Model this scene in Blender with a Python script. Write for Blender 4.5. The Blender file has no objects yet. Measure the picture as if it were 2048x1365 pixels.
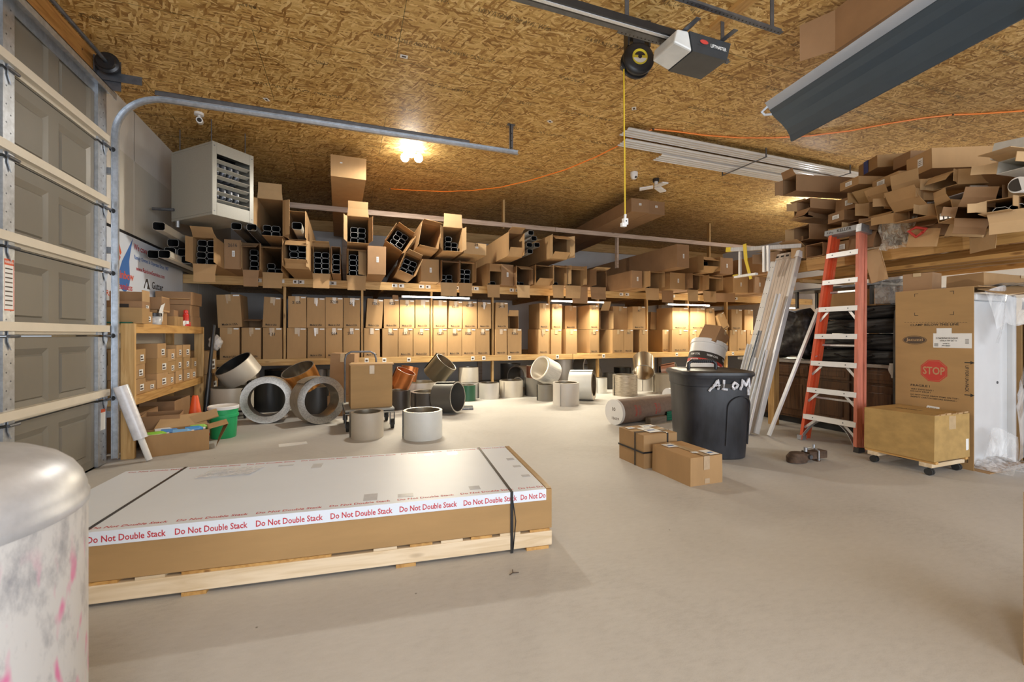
import bpy, bmesh, math, random
from math import sin, cos, pi, radians as R, sqrt, atan2
from mathutils import Vector as V, Matrix as M4

SC = bpy.context.scene
COL = SC.collection
RNG = random.Random(11)

# ------------------------------------------------------------------ camera
FPX, HY, CX, CAMZ, YAW = 880.0, 670.0, 1024.0, 1.2, R(20.53)
cam = bpy.data.cameras.new('camera')
cam.sensor_width = 36.0
cam.lens = FPX / 2048 * 36
cam.shift_y = -(682.5 - HY) / 2048
cam.clip_start = 0.05
cam.dof.use_dof = True
cam.dof.focus_distance = 4.5
cam.dof.aperture_fstop = 4.0
camo = bpy.data.objects.new('camera', cam)
camo.location = (0, 0, CAMZ)
camo.rotation_euler = (pi/2, 0, -YAW)
COL.objects.link(camo)
SC.camera = camo

# ------------------------------------------------------------------ exposure, world, large lights
SC.view_settings.view_transform = 'Standard'
SC.view_settings.look = 'None'
SC.view_settings.exposure = -0.22
SC.view_settings.gamma = 1.0
SC.view_settings.use_curve_mapping = False
SC.cycles.max_bounces = 8
SC.cycles.diffuse_bounces = 5
SC.cycles.glossy_bounces = 4
SC.cycles.transparent_max_bounces = 8
SC.cycles.use_denoising = True
SC.cycles.sample_clamp_indirect = 6.0
w = bpy.data.worlds.new('world')
SC.world = w
w.use_nodes = True
w.node_tree.nodes['Background'].inputs[0].default_value = (0.85, 0.92, 1.0, 1)
w.node_tree.nodes['Background'].inputs[1].default_value = 0.62


def light(name, kind, loc, rot, energy, color, size=None, size_y=None, spot=None, blend=.4):
    l = bpy.data.lights.new(name, kind)
    l.energy = energy
    l.color = color
    if kind == 'AREA':
        l.shape = 'RECTANGLE'
        l.size = size
        l.size_y = size_y or size
    elif size:
        l.shadow_soft_size = size
    if spot:
        l.spot_size = spot
        l.spot_blend = blend
    o = bpy.data.objects.new(name, l)
    o.location = loc
    o.rotation_euler = rot
    COL.objects.link(o)
    return o


ZC, YS, XW, XE, YB = 3.87, 8.15, -2.39, 11.6, 11.2   # ceiling, shelf front, west wall, east wall, back wall
# daylight through the open doorway behind the camera
light('daylight_doorway', 'AREA', (3.0, -4.4, 1.45), (R(93), 0, 0), 560, (0.84, 0.91, 1.0), 9.0, 2.6)
# three-bulb ceiling lamp over the aisle (bulbs built with the lamp)
light('aisle_lamp_light', 'SPOT', (0.86, 6.40, 3.68), (0, 0, 0), 215, (1.0, 0.94, 0.83), 0.07, None, R(172), .25)
# lamp above the loft on the east side
light('loft_lamp_light', 'POINT', (8.6, 6.1, 3.50), (0, 0, 0), 60, (0.9, 0.94, 1.0), 0.08)
light('near_fill_light', 'POINT', (-0.1, -0.5, 3.05), (0, 0, 0), 115, (0.95, 0.97, 1.0), 0.25)  # added fill light above the camera, no real fixture
light('east_fill_light', 'POINT', (8.2, 2.6, 1.75), (0, 0, 0), 55, (1.0, 0.86, 0.62), 0.12)  # added warm fill light under the loft, no real fixture
# led tubes under the long shelf
TUBES = [(0.92, 2.13), (3.84, 5.04), (6.71, 7.89), (9.51, 10.7)]
for a, b in TUBES:
    light('shelf_tube_light', 'AREA', ((a+b)/2, 7.93, 1.855), (R(-24), 0, 0), 85, (1.0, 0.90, 0.68), b-a, 0.05)

# ------------------------------------------------------------------ photo geometry to world points
SY, CY = sin(YAW), cos(YAW)


def ray(px, py):
    u = (px - CX) / FPX
    return V((SY + CY*u, CY - SY*u, (HY - py) / FPX))


def atY(px, py, Y):
    d = ray(px, py)
    return d * (Y / d.y) + V((0, 0, CAMZ))


def atX(px, py, X):
    d = ray(px, py)
    return d * (X / d.x) + V((0, 0, CAMZ))


def atZ(px, py, Z):
    d = ray(px, py)
    return d * ((Z - CAMZ) / d.z) + V((0, 0, CAMZ))


def atD(px, py, D):
    return ray(px, py) * D + V((0, 0, CAMZ))


# ------------------------------------------------------------------ materials
def newmat(name):
    m = bpy.data.materials.new(name)
    m.use_nodes = True
    nt = m.node_tree
    return m, nt, nt.nodes['Principled BSDF']


def nd(nt, t, **kw):
    n = nt.nodes.new(t)
    for k, v in kw.items():
        if k in n.inputs:
            n.inputs[k].default_value = v
        else:
            setattr(n, k, v)
    return n


def rgba(c):
    return (c[0], c[1], c[2], 1.0)


def mat(name, col, rough=.5, metal=0.0, noise=0.0, scale=6.0, stretch=(1, 1, 1), bump=0.0, vary=0.0, spec=None, col2=None, thr=(.35, .65), coat=0.0):
    """plain procedural surface: base colour, noise mottling, a little bump and per-object variation"""
    m, nt, b = newmat(name)
    b.inputs['Roughness'].default_value = rough
    b.inputs['Metallic'].default_value = metal
    if spec is not None:
        b.inputs['Specular IOR Level'].default_value = spec
    if coat:
        b.inputs['Coat Weight'].default_value = coat
    L = nt.links.new
    out = None
    tc = nd(nt, 'ShaderNodeTexCoord')
    mp = nd(nt, 'ShaderNodeMapping', Scale=stretch)
    L(tc.outputs['Object'], mp.inputs['Vector'])
    nz = nd(nt, 'ShaderNodeTexNoise', Scale=scale, Detail=6.0, Roughness=.6)
    L(mp.outputs[0], nz.inputs['Vector'])
    rp = nd(nt, 'ShaderNodeValToRGB')
    c2 = col2 or [max(0, x*(1-noise)) for x in col]
    c1 = col if col2 else [min(1, x*(1+noise*.6)) for x in col]
    rp.color_ramp.elements[0].position = thr[0]
    rp.color_ramp.elements[1].position = thr[1]
    rp.color_ramp.elements[0].color = rgba(c2)
    rp.color_ramp.elements[1].color = rgba(c1)
    L(nz.outputs['Fac'], rp.inputs['Fac'])
    out = rp.outputs['Color']
    if vary:
        oi = nd(nt, 'ShaderNodeObjectInfo')
        mr = nd(nt, 'ShaderNodeMapRange')
        mr.inputs['To Min'].default_value = 1 - vary
        mr.inputs['To Max'].default_value = 1 + vary
        L(oi.outputs['Random'], mr.inputs['Value'])
        hs = nd(nt, 'ShaderNodeHueSaturation')
        L(mr.outputs[0], hs.inputs['Value'])
        L(out, hs.inputs['Color'])
        out = hs.outputs['Color']
    L(out, b.inputs['Base Color'])
    if bump:
        bp = nd(nt, 'ShaderNodeBump', Strength=bump, Distance=.01)
        L(nz.outputs['Fac'], bp.inputs['Height'])
        L(bp.outputs[0], b.inputs['Normal'])
    return m


def wood(name, col, dark, axis=0, scale=1.0, vary=.12, rough=.6):
    m, nt, b = newmat(name)
    L = nt.links.new
    tc = nd(nt, 'ShaderNodeTexCoord')
    st = [14*scale]*3
    st[axis] = 1.1*scale
    mp = nd(nt, 'ShaderNodeMapping', Scale=st)
    L(tc.outputs['Object'], mp.inputs['Vector'])
    nz = nd(nt, 'ShaderNodeTexNoise', Scale=1.6, Detail=5.0, Distortion=1.3)
    L(mp.outputs[0], nz.inputs['Vector'])
    rp = nd(nt, 'ShaderNodeValToRGB')
    rp.color_ramp.elements[0].position = .32
    rp.color_ramp.elements[1].position = .58
    rp.color_ramp.elements[0].color = rgba(dark)
    rp.color_ramp.elements[1].color = rgba(col)
    L(nz.outputs['Fac'], rp.inputs['Fac'])
    # knots
    st2 = [7.0]*3
    st2[axis] = 2.2
    mp2 = nd(nt, 'ShaderNodeMapping', Scale=st2)
    L(tc.outputs['Object'], mp2.inputs['Vector'])
    vo = nd(nt, 'ShaderNodeTexVoronoi', Scale=1.0)
    L(mp2.outputs[0], vo.inputs['Vector'])
    r2 = nd(nt, 'ShaderNodeValToRGB')
    r2.color_ramp.elements[0].position = .05
    r2.color_ramp.elements[1].position = .13
    r2.color_ramp.elements[0].color = rgba([x*.55 for x in dark])
    r2.color_ramp.elements[1].color = (1, 1, 1, 1)
    L(vo.outputs['Distance'], r2.inputs['Fac'])
    mx = nd(nt, 'ShaderNodeMix', data_type='RGBA', blend_type='MULTIPLY')
    mx.inputs[0].default_value = .7
    L(rp.outputs[0], mx.inputs[6])
    L(r2.outputs[0], mx.inputs[7])
    hs = nd(nt, 'ShaderNodeHueSaturation')
    oi = nd(nt, 'ShaderNodeObjectInfo')
    mr = nd(nt, 'ShaderNodeMapRange')
    mr.inputs['To Min'].default_value = 1 - vary
    mr.inputs['To Max'].default_value = 1 + vary
    L(oi.outputs['Random'], mr.inputs['Value'])
    L(mr.outputs[0], hs.inputs['Value'])
    L(mx.outputs[2], hs.inputs['Color'])
    L(hs.outputs[0], b.inputs['Base Color'])
    b.inputs['Roughness'].default_value = rough
    return m


def emit(name, col, strength):
    m, nt, b = newmat(name)
    b.inputs['Base Color'].default_value = rgba(col)
    b.inputs['Emission Color'].default_value = rgba(col)
    b.inputs['Emission Strength'].default_value = strength
    return m


def film(name, col, alpha, rough=.15):
    m, nt, b = newmat(name)
    b.inputs['Base Color'].default_value = rgba(col)
    b.inputs['Roughness'].default_value = rough
    nz = nd(nt, 'ShaderNodeTexNoise', Scale=4.0, Detail=2.5, Distortion=1.0)
    mr = nd(nt, 'ShaderNodeMapRange')
    mr.inputs['From Min'].default_value = .35
    mr.inputs['From Max'].default_value = .65
    mr.inputs['To Min'].default_value = alpha*.45
    mr.inputs['To Max'].default_value = min(1, alpha*1.6)
    nt.links.new(nz.outputs['Fac'], mr.inputs['Value'])
    nt.links.new(mr.outputs[0], b.inputs['Alpha'])
    bp = nd(nt, 'ShaderNodeBump', Strength=.35, Distance=.02)
    nt.links.new(nz.outputs['Fac'], bp.inputs['Height'])
    nt.links.new(bp.outputs[0], b.inputs['Normal'])
    return m


def osb(name):
    m, nt, b = newmat(name)
    L = nt.links.new
    tc = nd(nt, 'ShaderNodeTexCoord')
    dz = nd(nt, 'ShaderNodeTexNoise', Scale=5.0, Detail=3.0)
    L(tc.outputs['Object'], dz.inputs['Vector'])
    dm = nd(nt, 'ShaderNodeMix', data_type='VECTOR')
    dm.inputs[0].default_value = .05
    L(tc.outputs['Object'], dm.inputs[4])
    L(dz.outputs['Color'], dm.inputs[5])
    cur = None
    for k, (ang, sx, sy, th) in enumerate([(10, 9, 50, 0), (-14, 10, 56, .35), (30, 11, 60, .5), (-38, 11, 60, .6), (3, 9, 66, .55), (68, 12, 60, .72)]):
        mp = nd(nt, 'ShaderNodeMapping', Scale=(sx, sy, 1), Rotation=(0, 0, R(ang)), Location=(k*3.7, k*1.3, 0))
        mp.vector_type = 'TEXTURE' if False else 'POINT'
        # rotate first, then squash along the strand
        rot = nd(nt, 'ShaderNodeVectorRotate', rotation_type='Z_AXIS')
        rot.inputs['Angle'].default_value = R(ang)
        L(dm.outputs[1], rot.inputs['Vector'])
        mp.inputs['Rotation'].default_value = (0, 0, 0)
        L(rot.outputs[0], mp.inputs['Vector'])
        vo = nd(nt, 'ShaderNodeTexVoronoi', voronoi_dimensions='2D', Scale=1.0)
        L(mp.outputs[0], vo.inputs['Vector'])
        sp = nd(nt, 'ShaderNodeSeparateColor')
        L(vo.outputs['Color'], sp.inputs[0])
        if cur is None:
            cur = sp.outputs[0]
        else:
            gt = nd(nt, 'ShaderNodeMath', operation='GREATER_THAN')
            gt.inputs[1].default_value = th
            L(sp.outputs[1], gt.inputs[0])
            mx = nd(nt, 'ShaderNodeMix', data_type='FLOAT')
            L(gt.outputs[0], mx.inputs[0])
            L(cur, mx.inputs[2])
            L(sp.outputs[0], mx.inputs[3])
            cur = mx.outputs[0]
    fine = nd(nt, 'ShaderNodeTexNoise', Scale=60.0, Detail=4.0)
    mpf = nd(nt, 'ShaderNodeMapping', Scale=(.25, 1.5, 1))
    L(tc.outputs['Object'], mpf.inputs['Vector'])
    L(mpf.outputs[0], fine.inputs['Vector'])
    ad = nd(nt, 'ShaderNodeMix', data_type='FLOAT')
    ad.inputs[0].default_value = .25
    L(cur, ad.inputs[2])
    L(fine.outputs['Fac'], ad.inputs[3])
    rp = nd(nt, 'ShaderNodeValToRGB')
    cr = rp.color_ramp
    cr.elements[0].position = .05
    cr.elements[0].color = (.20, .095, .022, 1)
    cr.elements[1].position = .95
    cr.elements[1].color = (.84, .62, .28, 1)
    for p, c in ((.2, (.31, .155, .038)), (.5, (.56, .34, .105)), (.75, (.70, .47, .18))):
        e = cr.elements.new(p)
        e.color = rgba(c)
    L(ad.outputs[0], rp.inputs['Fac'])
    # panel seams, every 1.22 m across and 2.44 m along, and rows of printed marks
    sx = nd(nt, 'ShaderNodeSeparateXYZ')
    L(tc.outputs['Object'], sx.inputs[0])

    def mth(op, a, bb=None, c=None):
        n = nd(nt, 'ShaderNodeMath', operation=op)
        for i, q in enumerate((a, bb, c)):
            if q is None:
                continue
            if isinstance(q, (int, float)):
                n.inputs[i].default_value = q
            else:
                L(q, n.inputs[i])
        return n.outputs[0]
    row = mth('FLOOR', mth('DIVIDE', mth('ADD', sx.outputs[1], 20.0), 1.22))
    fy = mth('WRAP', mth('ADD', sx.outputs[1], 20.0), 1.22, 0.0)
    fx = mth('WRAP', mth('ADD', mth('ADD', sx.outputs[0], 20.3), mth('MULTIPLY', row, 1.22)), 2.44, 0.0)
    seam = mth('MAXIMUM', mth('LESS_THAN', fy, .006), mth('LESS_THAN', fx, .006))
    band = mth('MULTIPLY', mth('GREATER_THAN', mth('WRAP', fy, .61, 0.0), .27), mth('LESS_THAN', mth('WRAP', fy, .61, 0.0), .325))
    st = nd(nt, 'ShaderNodeTexNoise', Scale=1.0, Detail=0.0)
    mps = nd(nt, 'ShaderNodeMapping', Scale=(95, 26, 1))
    L(tc.outputs['Object'], mps.inputs['Vector'])
    L(mps.outputs[0], st.inputs['Vector'])
    lo = nd(nt, 'ShaderNodeTexNoise', Scale=1.7, Detail=1.0)
    L(tc.outputs['Object'], lo.inputs['Vector'])
    mark = mth('MULTIPLY', mth('MULTIPLY', band, mth('GREATER_THAN', st.outputs['Fac'], .52)), mth('GREATER_THAN', lo.outputs['Fac'], .5))
    mx1 = nd(nt, 'ShaderNodeMix', data_type='RGBA')
    L(mth('MULTIPLY', mark, .62), mx1.inputs[0])
    L(rp.outputs[0], mx1.inputs[6])
    mx1.inputs[7].default_value = (.035, .028, .015, 1)
    mx2 = nd(nt, 'ShaderNodeMix', data_type='RGBA')
    L(mth('MULTIPLY', seam, .8), mx2.inputs[0])
    L(mx1.outputs[2], mx2.inputs[6])
    mx2.inputs[7].default_value = (.05, .055, .015, 1)
    L(mx2.outputs[2], b.inputs['Base Color'])
    b.inputs['Roughness'].default_value = .55
    b.inputs['Specular IOR Level'].default_value = .35
    bp = nd(nt, 'ShaderNodeBump', Strength=.25, Distance=.004)
    L(cur, bp.inputs['Height'])
    L(bp.outputs[0], b.inputs['Normal'])
    return m


def concrete(name):
    m, nt, b = newmat(name)
    L = nt.links.new
    tc = nd(nt, 'ShaderNodeTexCoord')
    a = nd(nt, 'ShaderNodeTexNoise', Scale=.9, Detail=7.0, Roughness=.62, Distortion=.6)
    c = nd(nt, 'ShaderNodeTexNoise', Scale=16.0, Detail=8.0, Roughness=.7)
    f = nd(nt, 'ShaderNodeTexNoise', Scale=230.0, Detail=3.0)
    mpc = nd(nt, 'ShaderNodeMapping', Scale=(1, 2.6, 1), Rotation=(0, 0, R(25)))
    L(tc.outputs['Object'], mpc.inputs[0])
    L(tc.outputs['Object'], a.inputs['Vector'])
    L(mpc.outputs[0], c.inputs['Vector'])
    L(tc.outputs['Object'], f.inputs['Vector'])
    m1 = nd(nt, 'ShaderNodeMix', data_type='FLOAT')
    m1.inputs[0].default_value = .42
    L(a.outputs['Fac'], m1.inputs[2])
    L(c.outputs['Fac'], m1.inputs[3])
    m2 = nd(nt, 'ShaderNodeMix', data_type='FLOAT')
    m2.inputs[0].default_value = .2
    L(m1.outputs[0], m2.inputs[2])
    L(f.outputs['Fac'], m2.inputs[3])
    rp = nd(nt, 'ShaderNodeValToRGB')
    cr = rp.color_ramp
    cr.elements[0].position = .28
    cr.elements[0].color = (.37, .355, .335, 1)
    cr.elements[1].position = .66
    cr.elements[1].color = (.585, .57, .545, 1)
    e = cr.elements.new(.47)
    e.color = (.51, .495, .47, 1)
    L(m2.outputs[0], rp.inputs['Fac'])
    # small dark specks
    vo = nd(nt, 'ShaderNodeTexVoronoi', Scale=4.5)
    L(tc.outputs['Object'], vo.inputs['Vector'])
    r2 = nd(nt, 'ShaderNodeValToRGB')
    r2.color_ramp.elements[0].position = .012
    r2.color_ramp.elements[1].position = .03
    r2.color_ramp.elements[0].color = (.35, .33, .3, 1)
    r2.color_ramp.elements[1].color = (1, 1, 1, 1)
    L(vo.outputs['Distance'], r2.inputs['Fac'])
    mx = nd(nt, 'ShaderNodeMix', data_type='RGBA', blend_type='MULTIPLY')
    mx.inputs[0].default_value = 1
    L(rp.outputs[0], mx.inputs[6])
    L(r2.outputs[0], mx.inputs[7])
    L(mx.outputs[2], b.inputs['Base Color'])
    b.inputs['Roughness'].default_value = .62
    bp = nd(nt, 'ShaderNodeBump', Strength=.12, Distance=.004)
    L(c.outputs['Fac'], bp.inputs['Height'])
    L(bp.outputs[0], b.inputs['Normal'])
    return m


OSB = osb('osb_board')
CONC = concrete('concrete')
DRY = mat('drywall', (.62, .58, .50), .8, noise=.05, scale=2)
DRYP = mat('joint_compound', (.72, .68, .62), .8, noise=.05, scale=2)
WALLW = mat('white_wall', (.66, .65, .64), .7, noise=.05, scale=2)
PINE = wood('pine_lumber', (.62, .40, .165), (.46, .26, .085), 0)
PINEV = wood('pine_stud', (.60, .38, .155), (.44, .25, .08), 2)
PINEY = wood('pine_joist', (.58, .33, .105), (.40, .20, .05), 1)
PALE = wood('pale_pine', (.74, .60, .42), (.60, .45, .27), 0, vary=.06)
PLANK = wood('weathered_pine', (.55, .42, .33), (.40, .29, .21), 0, vary=.06)
HEADER = wood('header_board', (.52, .26, .07), (.34, .14, .03), 1)
CARD = mat('cardboard', (.43, .265, .125), .78, noise=.08, scale=5, stretch=(1, 1, .3), vary=.13, spec=.25)
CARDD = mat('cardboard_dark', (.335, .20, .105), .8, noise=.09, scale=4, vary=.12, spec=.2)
CARDI = mat('cardboard_inside', (.47, .31, .16), .85, noise=.06, scale=5, vary=.08, spec=.15)
CARDK = mat('cardboard_kraft', (.40, .245, .105), .75, noise=.10, scale=3, stretch=(.4, .4, 2), spec=.3)
TAPE = mat('packing_tape', (.52, .38, .22), .22, noise=.08, scale=18, spec=.6)
TAPEC = mat('clear_tape', (.50, .37, .24), .12, noise=.07, scale=40, spec=.8)
WLAB = mat('white_label', (.80, .80, .78), .6, noise=.03)
INK = mat('black_ink', (.035, .028, .022), .7)
INKB = mat('brown_ink', (.075, .05, .035), .7)
REDINK = mat('red_ink', (.50, .025, .04), .6)
REDBOX = mat('red_print', (.52, .05, .035), .7)
BLUEINK = mat('blue_print', (.05, .16, .46), .6)
ORINK = mat('orange_print', (.68, .10, .03), .6)
GALV = mat('galvanised_steel', (.50, .53, .57), .38, .75, noise=.18, scale=22, bump=.04)
GALVD = mat('dark_steel', (.16, .17, .19), .42, .7, noise=.2, scale=14)
ALU = mat('mill_aluminium', (.72, .72, .72), .34, .45, noise=.12, scale=14, stretch=(6, 6, .3))
ALUW = mat('white_aluminium', (.78, .78, .77), .35, .1, noise=.05, scale=8)
STEELB = mat('black_steel', (.028, .028, .03), .35, .3, noise=.2)
PLASB = mat('black_plastic', (.022, .023, .027), .38, noise=.3, scale=8, spec=.5)
RUBBER = mat('rubber', (.025, .025, .025), .7)
DOORM = mat('sandstone_door_paint', (.175, .16, .13), .45, noise=.04, scale=3)
DOORL = mat('almond_paint', (.66, .60, .49), .4, noise=.04)
HEATM = mat('beige_enamel', (.33, .315, .265), .4, noise=.05, scale=60, bump=.02)
WHITEP = mat('white_paint', (.80, .80, .80), .4)
WHITEG = mat('white_gloss_card', (.72, .78, .87), .42, noise=.03, scale=1.5, spec=.5)
BARE = mat('bronze_mill_back', (.42, .37, .29), .28, .8, noise=.15, scale=10, stretch=(1, 1, 8))
EDGE = mat('sheet_edge', (.42, .40, .37), .35, .7, noise=.25, scale=60)


def paint(name, col, rough=.38, metal=.1):
    return mat(name, col, rough, metal, noise=.05, scale=4)


C_WHITE = paint('coil_white', (.74, .75, .72))
C_TAN = paint('coil_clay', (.52, .46, .375))
C_GREIGE = paint('coil_greige', (.50, .455, .38))
C_BRONZE = paint('coil_dark_bronze', (.060, .050, .042))
C_LGREY = paint('coil_light_grey', (.60, .565, .52))
C_CREAM = paint('coil_cream', (.66, .60, .50))
C_GREY = paint('coil_grey', (.22, .205, .18))
C_DGREY = paint('coil_charcoal', (.085, .08, .072))
C_GREEN = paint('coil_green', (.02, .10, .05))
C_BROWN = paint('coil_brown', (.12, .045, .025))
C_OLIVE = paint('coil_olive_bronze', (.155, .125, .075), .3, .5)
C_COPPER = mat('coil_copper', (.66, .30, .08), .28, .7, noise=.12, scale=6, stretch=(8, 8, 1))
C_COPR = mat('coil_copper_red', (.50, .17, .05), .3, .7, noise=.15, scale=6)
C_BRUSH = mat('coil_brushed', (.40, .34, .26), .25, .9, noise=.2, scale=5, stretch=(14, 14, .8))
C_BLACK = paint('coil_black', (.018, .018, .018), .3, .2)
C_WIRE = mat('stretch_wrapped_edges', (.50, .44, .36), .35, .5, noise=.55, scale=9, stretch=(1, 1, 26), bump=.3)
C_WRAPW = mat('wrapped_white_edges', (.72, .69, .62), .4, .1, noise=.25, scale=8, stretch=(30, 1, 1), bump=.2)

# ------------------------------------------------------------------ mesh builder
_TXT = {}


def textgeo(s):
    """flat triangulated lettering, unit cap box: returns verts, faces, width, height"""
    if s not in _TXT:
        cu = bpy.data.curves.new('lettering', 'FONT')
        cu.body = s
        cu.fill_mode = 'FRONT'
        cu.resolution_u = 2
        cu.offset = .018
        ob = bpy.data.objects.new('lettering', cu)
        COL.objects.link(ob)
        dg = bpy.context.evaluated_depsgraph_get()
        dg.update()
        me = bpy.data.meshes.new_from_object(ob.evaluated_get(dg))
        vs = [v.co.copy() for v in me.vertices]
        fs = [tuple(p.vertices) for p in me.polygons]
        bpy.data.objects.remove(ob)
        bpy.data.curves.remove(cu)
        bpy.data.meshes.remove(me)
        x0 = min(v.x for v in vs)
        x1 = max(v.x for v in vs)
        y0 = min(v.y for v in vs)
        y1 = max(v.y for v in vs)
        _TXT[s] = ([((v.x-x0), (v.y-y0)) for v in vs], fs, x1-x0, y1-y0)
    return _TXT[s]


class MB:
    def __init__(self):
        self.v, self.f, self.mi, self.sm, self.ms = [], [], [], [], []
        self.T = M4.Identity(4)

    def slot(self, m):
        if m not in self.ms:
            self.ms.append(m)
        return self.ms.index(m)

    def add(self, vs, fs, m, smooth=False):
        o = len(self.v)
        k = self.slot(m)
        T = self.T
        self.v += [T @ V(p) for p in vs]
        for f in fs:
            self.f.append(tuple(i+o for i in f))
            self.mi.append(k)
            self.sm.append(smooth)
        return self

    def box(self, x0, x1, y0, y1, z0, z1, m, jit=0.0, skip=''):
        vs = [(x, y, z) for z in (z0, z1) for y in (y0, y1) for x in (x0, x1)]
        if jit:
            vs = [(x+RNG.uniform(-jit, jit), y+RNG.uniform(-jit, jit), z + (RNG.uniform(-jit, jit) if k > 3 else 0)) for k, (x, y, z) in enumerate(vs)]
        fs = {'b': (0, 2, 3, 1), 't': (4, 5, 7, 6), 'f': (0, 1, 5, 4), 'k': (2, 6, 7, 3), 'l': (0, 4, 6, 2), 'r': (1, 3, 7, 5)}
        return self.add(vs, [f for k, f in fs.items() if k not in skip], m)

    def quad(self, a, b, c, d, m):
        return self.add([a, b, c, d], [(0, 1, 2, 3)], m)

    def bar(self, p0, p1, w, h, m, up=(0, 0, 1)):
        """rectangular bar from p0 to p1, w across and h along up"""
        p0, p1 = V(p0), V(p1)
        d = (p1-p0).normalized()
        s = d.cross(V(up))
        if s.length < 1e-5:
            s = d.cross(V((1, 0, 0)))
        s.normalize()
        t = s.cross(d)
        vs = [p + s*a*w/2 + t*b*h/2 for p in (p0, p1) for b in (-1, 1) for a in (-1, 1)]
        return self.add(vs, [(0, 1, 3, 2), (4, 6, 7, 5), (0, 4, 5, 1), (2, 3, 7, 6), (0, 2, 6, 4), (1, 5, 7, 3)], m)

    def cyl(self, p0, p1, r0, m, r1=None, n=16, caps=True, smooth=True):
        p0, p1 = V(p0), V(p1)
        r1 = r0 if r1 is None else r1
        q = V((0, 0, 1)).rotation_difference((p1-p0).normalized())
        vs = []
        for p, r in ((p0, r0), (p1, r1)):
            for i in range(n):
                a = 2*pi*i/n
                vs.append(p + q @ V((r*cos(a), r*sin(a), 0)))
        self.add(vs, [(i, (i+1) % n, n+(i+1) % n, n+i) for i in range(n)], m, smooth)
        if caps:
            self.add(vs[:n], [tuple(range(n-1, -1, -1))], m)
            self.add(vs[n:], [tuple(range(n))], m)
        return self

    def tube(self, pts, r, m, n=8, closed=False):
        pts = [V(p) for p in pts]
        K = len(pts)
        vs = []
        prev = None
        for i, p in enumerate(pts):
            a = pts[(i-1) % K] if (closed or i > 0) else p
            b = pts[(i+1) % K] if (closed or i < K-1) else p
            d = (b-a).normalized()
            if prev is None:
                s = d.cross(V((0, 0, 1)))
                if s.length < 1e-4:
                    s = d.cross(V((0, 1, 0)))
            else:
                s = prev - d*prev.dot(d)
            s.normalize()
            prev = s
            t = d.cross(s)
            for j in range(n):
                an = 2*pi*j/n
                vs.append(p + (s*cos(an) + t*sin(an))*r)
        fs = []
        for i in range(K if closed else K-1):
            for j in range(n):
                fs.append((i*n+j, i*n+(j+1) % n, ((i+1) % K)*n+(j+1) % n, ((i+1) % K)*n+j))
        self.add(vs, fs, m, True)
        if not closed:
            self.add(vs[:n], [tuple(range(n-1, -1, -1))], m)
            self.add(vs[-n:], [tuple(range(n))], m)
        return self

    def lathe(self, prof, m, n=40, smooth=True, fn=None):
        """prof: list of (r, z) or (r, z, material of the band that follows); one shared vertex grid"""
        o = len(self.v)
        T = self.T
        cs = [(cos(2*pi*i/n)*(fn(2*pi*i/n) if fn else 1.0), sin(2*pi*i/n)*(fn(2*pi*i/n) if fn else 1.0)) for i in range(n)]
        for p in prof:
            self.v += [T @ V((p[0]*c, p[0]*s_, p[1])) for c, s_ in cs]
        for k in range(len(prof)-1):
            mi = self.slot(prof[k][2] if len(prof[k]) > 2 else m)
            za, zb = prof[k][0] < 1e-6, prof[k+1][0] < 1e-6
            for i in range(n):
                j = (i+1) % n
                A, B, C, D = o+k*n+i, o+k*n+j, o+(k+1)*n+j, o+(k+1)*n+i
                self.f.append((o+k*n, C, D) if za else ((A, B, o+(k+1)*n) if zb else (A, B, C, D)))
                self.mi.append(mi)
                self.sm.append(smooth)
        return self

    def prism(self, poly, z0, z1, m, caps=True):
        n = len(poly)
        vs = [(x, y, z0) for x, y in poly] + [(x, y, z1) for x, y in poly]
        self.add(vs, [(i, (i+1) % n, n+(i+1) % n, n+i) for i in range(n)], m)
        if caps:
            self.add(vs, [tuple(range(n-1, -1, -1)), tuple(range(n, 2*n))], m)
        return self

    def flat(self, poly, o, r, u, m):
        """flat polygon, poly in (right, up) coordinates from o"""
        o, r, u = V(o), V(r), V(u)
        return self.add([o + r*x + u*y for x, y in poly], [tuple(range(len(poly)))], m)

    def text(self, s, o, r, u, h, m, align='C', width=None, wrap=None):
        """lettering of height h centred (or left aligned) at o, in the plane of unit vectors r, u"""
        vs, fs, w0, h0 = textgeo(s)
        ky = h/h0
        kx = (width/w0) if width else ky
        dx = -w0*kx/2 if align == 'C' else 0
        if wrap:
            return self.add([wrap(x*kx+dx, y*ky-h/2) for x, y in vs], fs, m)
        o, r, u = V(o), V(r), V(u)
        return self.add([o + r*(x*kx+dx) + u*(y*ky-h/2) for x, y in vs], fs, m)

    def build(self, name, parent=None, loc=None, rot=None, bevel=0.0, seg=2, subd=0):
        me = bpy.data.meshes.new(name)
        me.from_pydata([tuple(p) for p in self.v], [], self.f)
        for m in self.ms:
            me.materials.append(m)
        me.polygons.foreach_set('material_index', self.mi)
        me.polygons.foreach_set('use_smooth', self.sm)
        if any(self.sm):
            me.set_sharp_from_angle(angle=R(38))
        me.update()
        o = bpy.data.objects.new(name, me)
        COL.objects.link(o)
        if parent is not None:
            o.parent = parent
        if loc is not None:
            o.location = loc
        if rot is not None:
            o.rotation_euler = rot
        if bevel:
            b = o.modifiers.new('edge', 'BEVEL')
            b.width = bevel
            b.segments = seg
            b.limit_method = 'ANGLE'
            b.angle_limit = R(40)
        if subd:
            s = o.modifiers.new('smooth', 'SUBSURF')
            s.levels = subd
            s.render_levels = subd
        return o


def tag(o, label, cat, group=None):
    o['label'] = label
    o['category'] = cat
    if group:
        o['group'] = group
    return o


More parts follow.
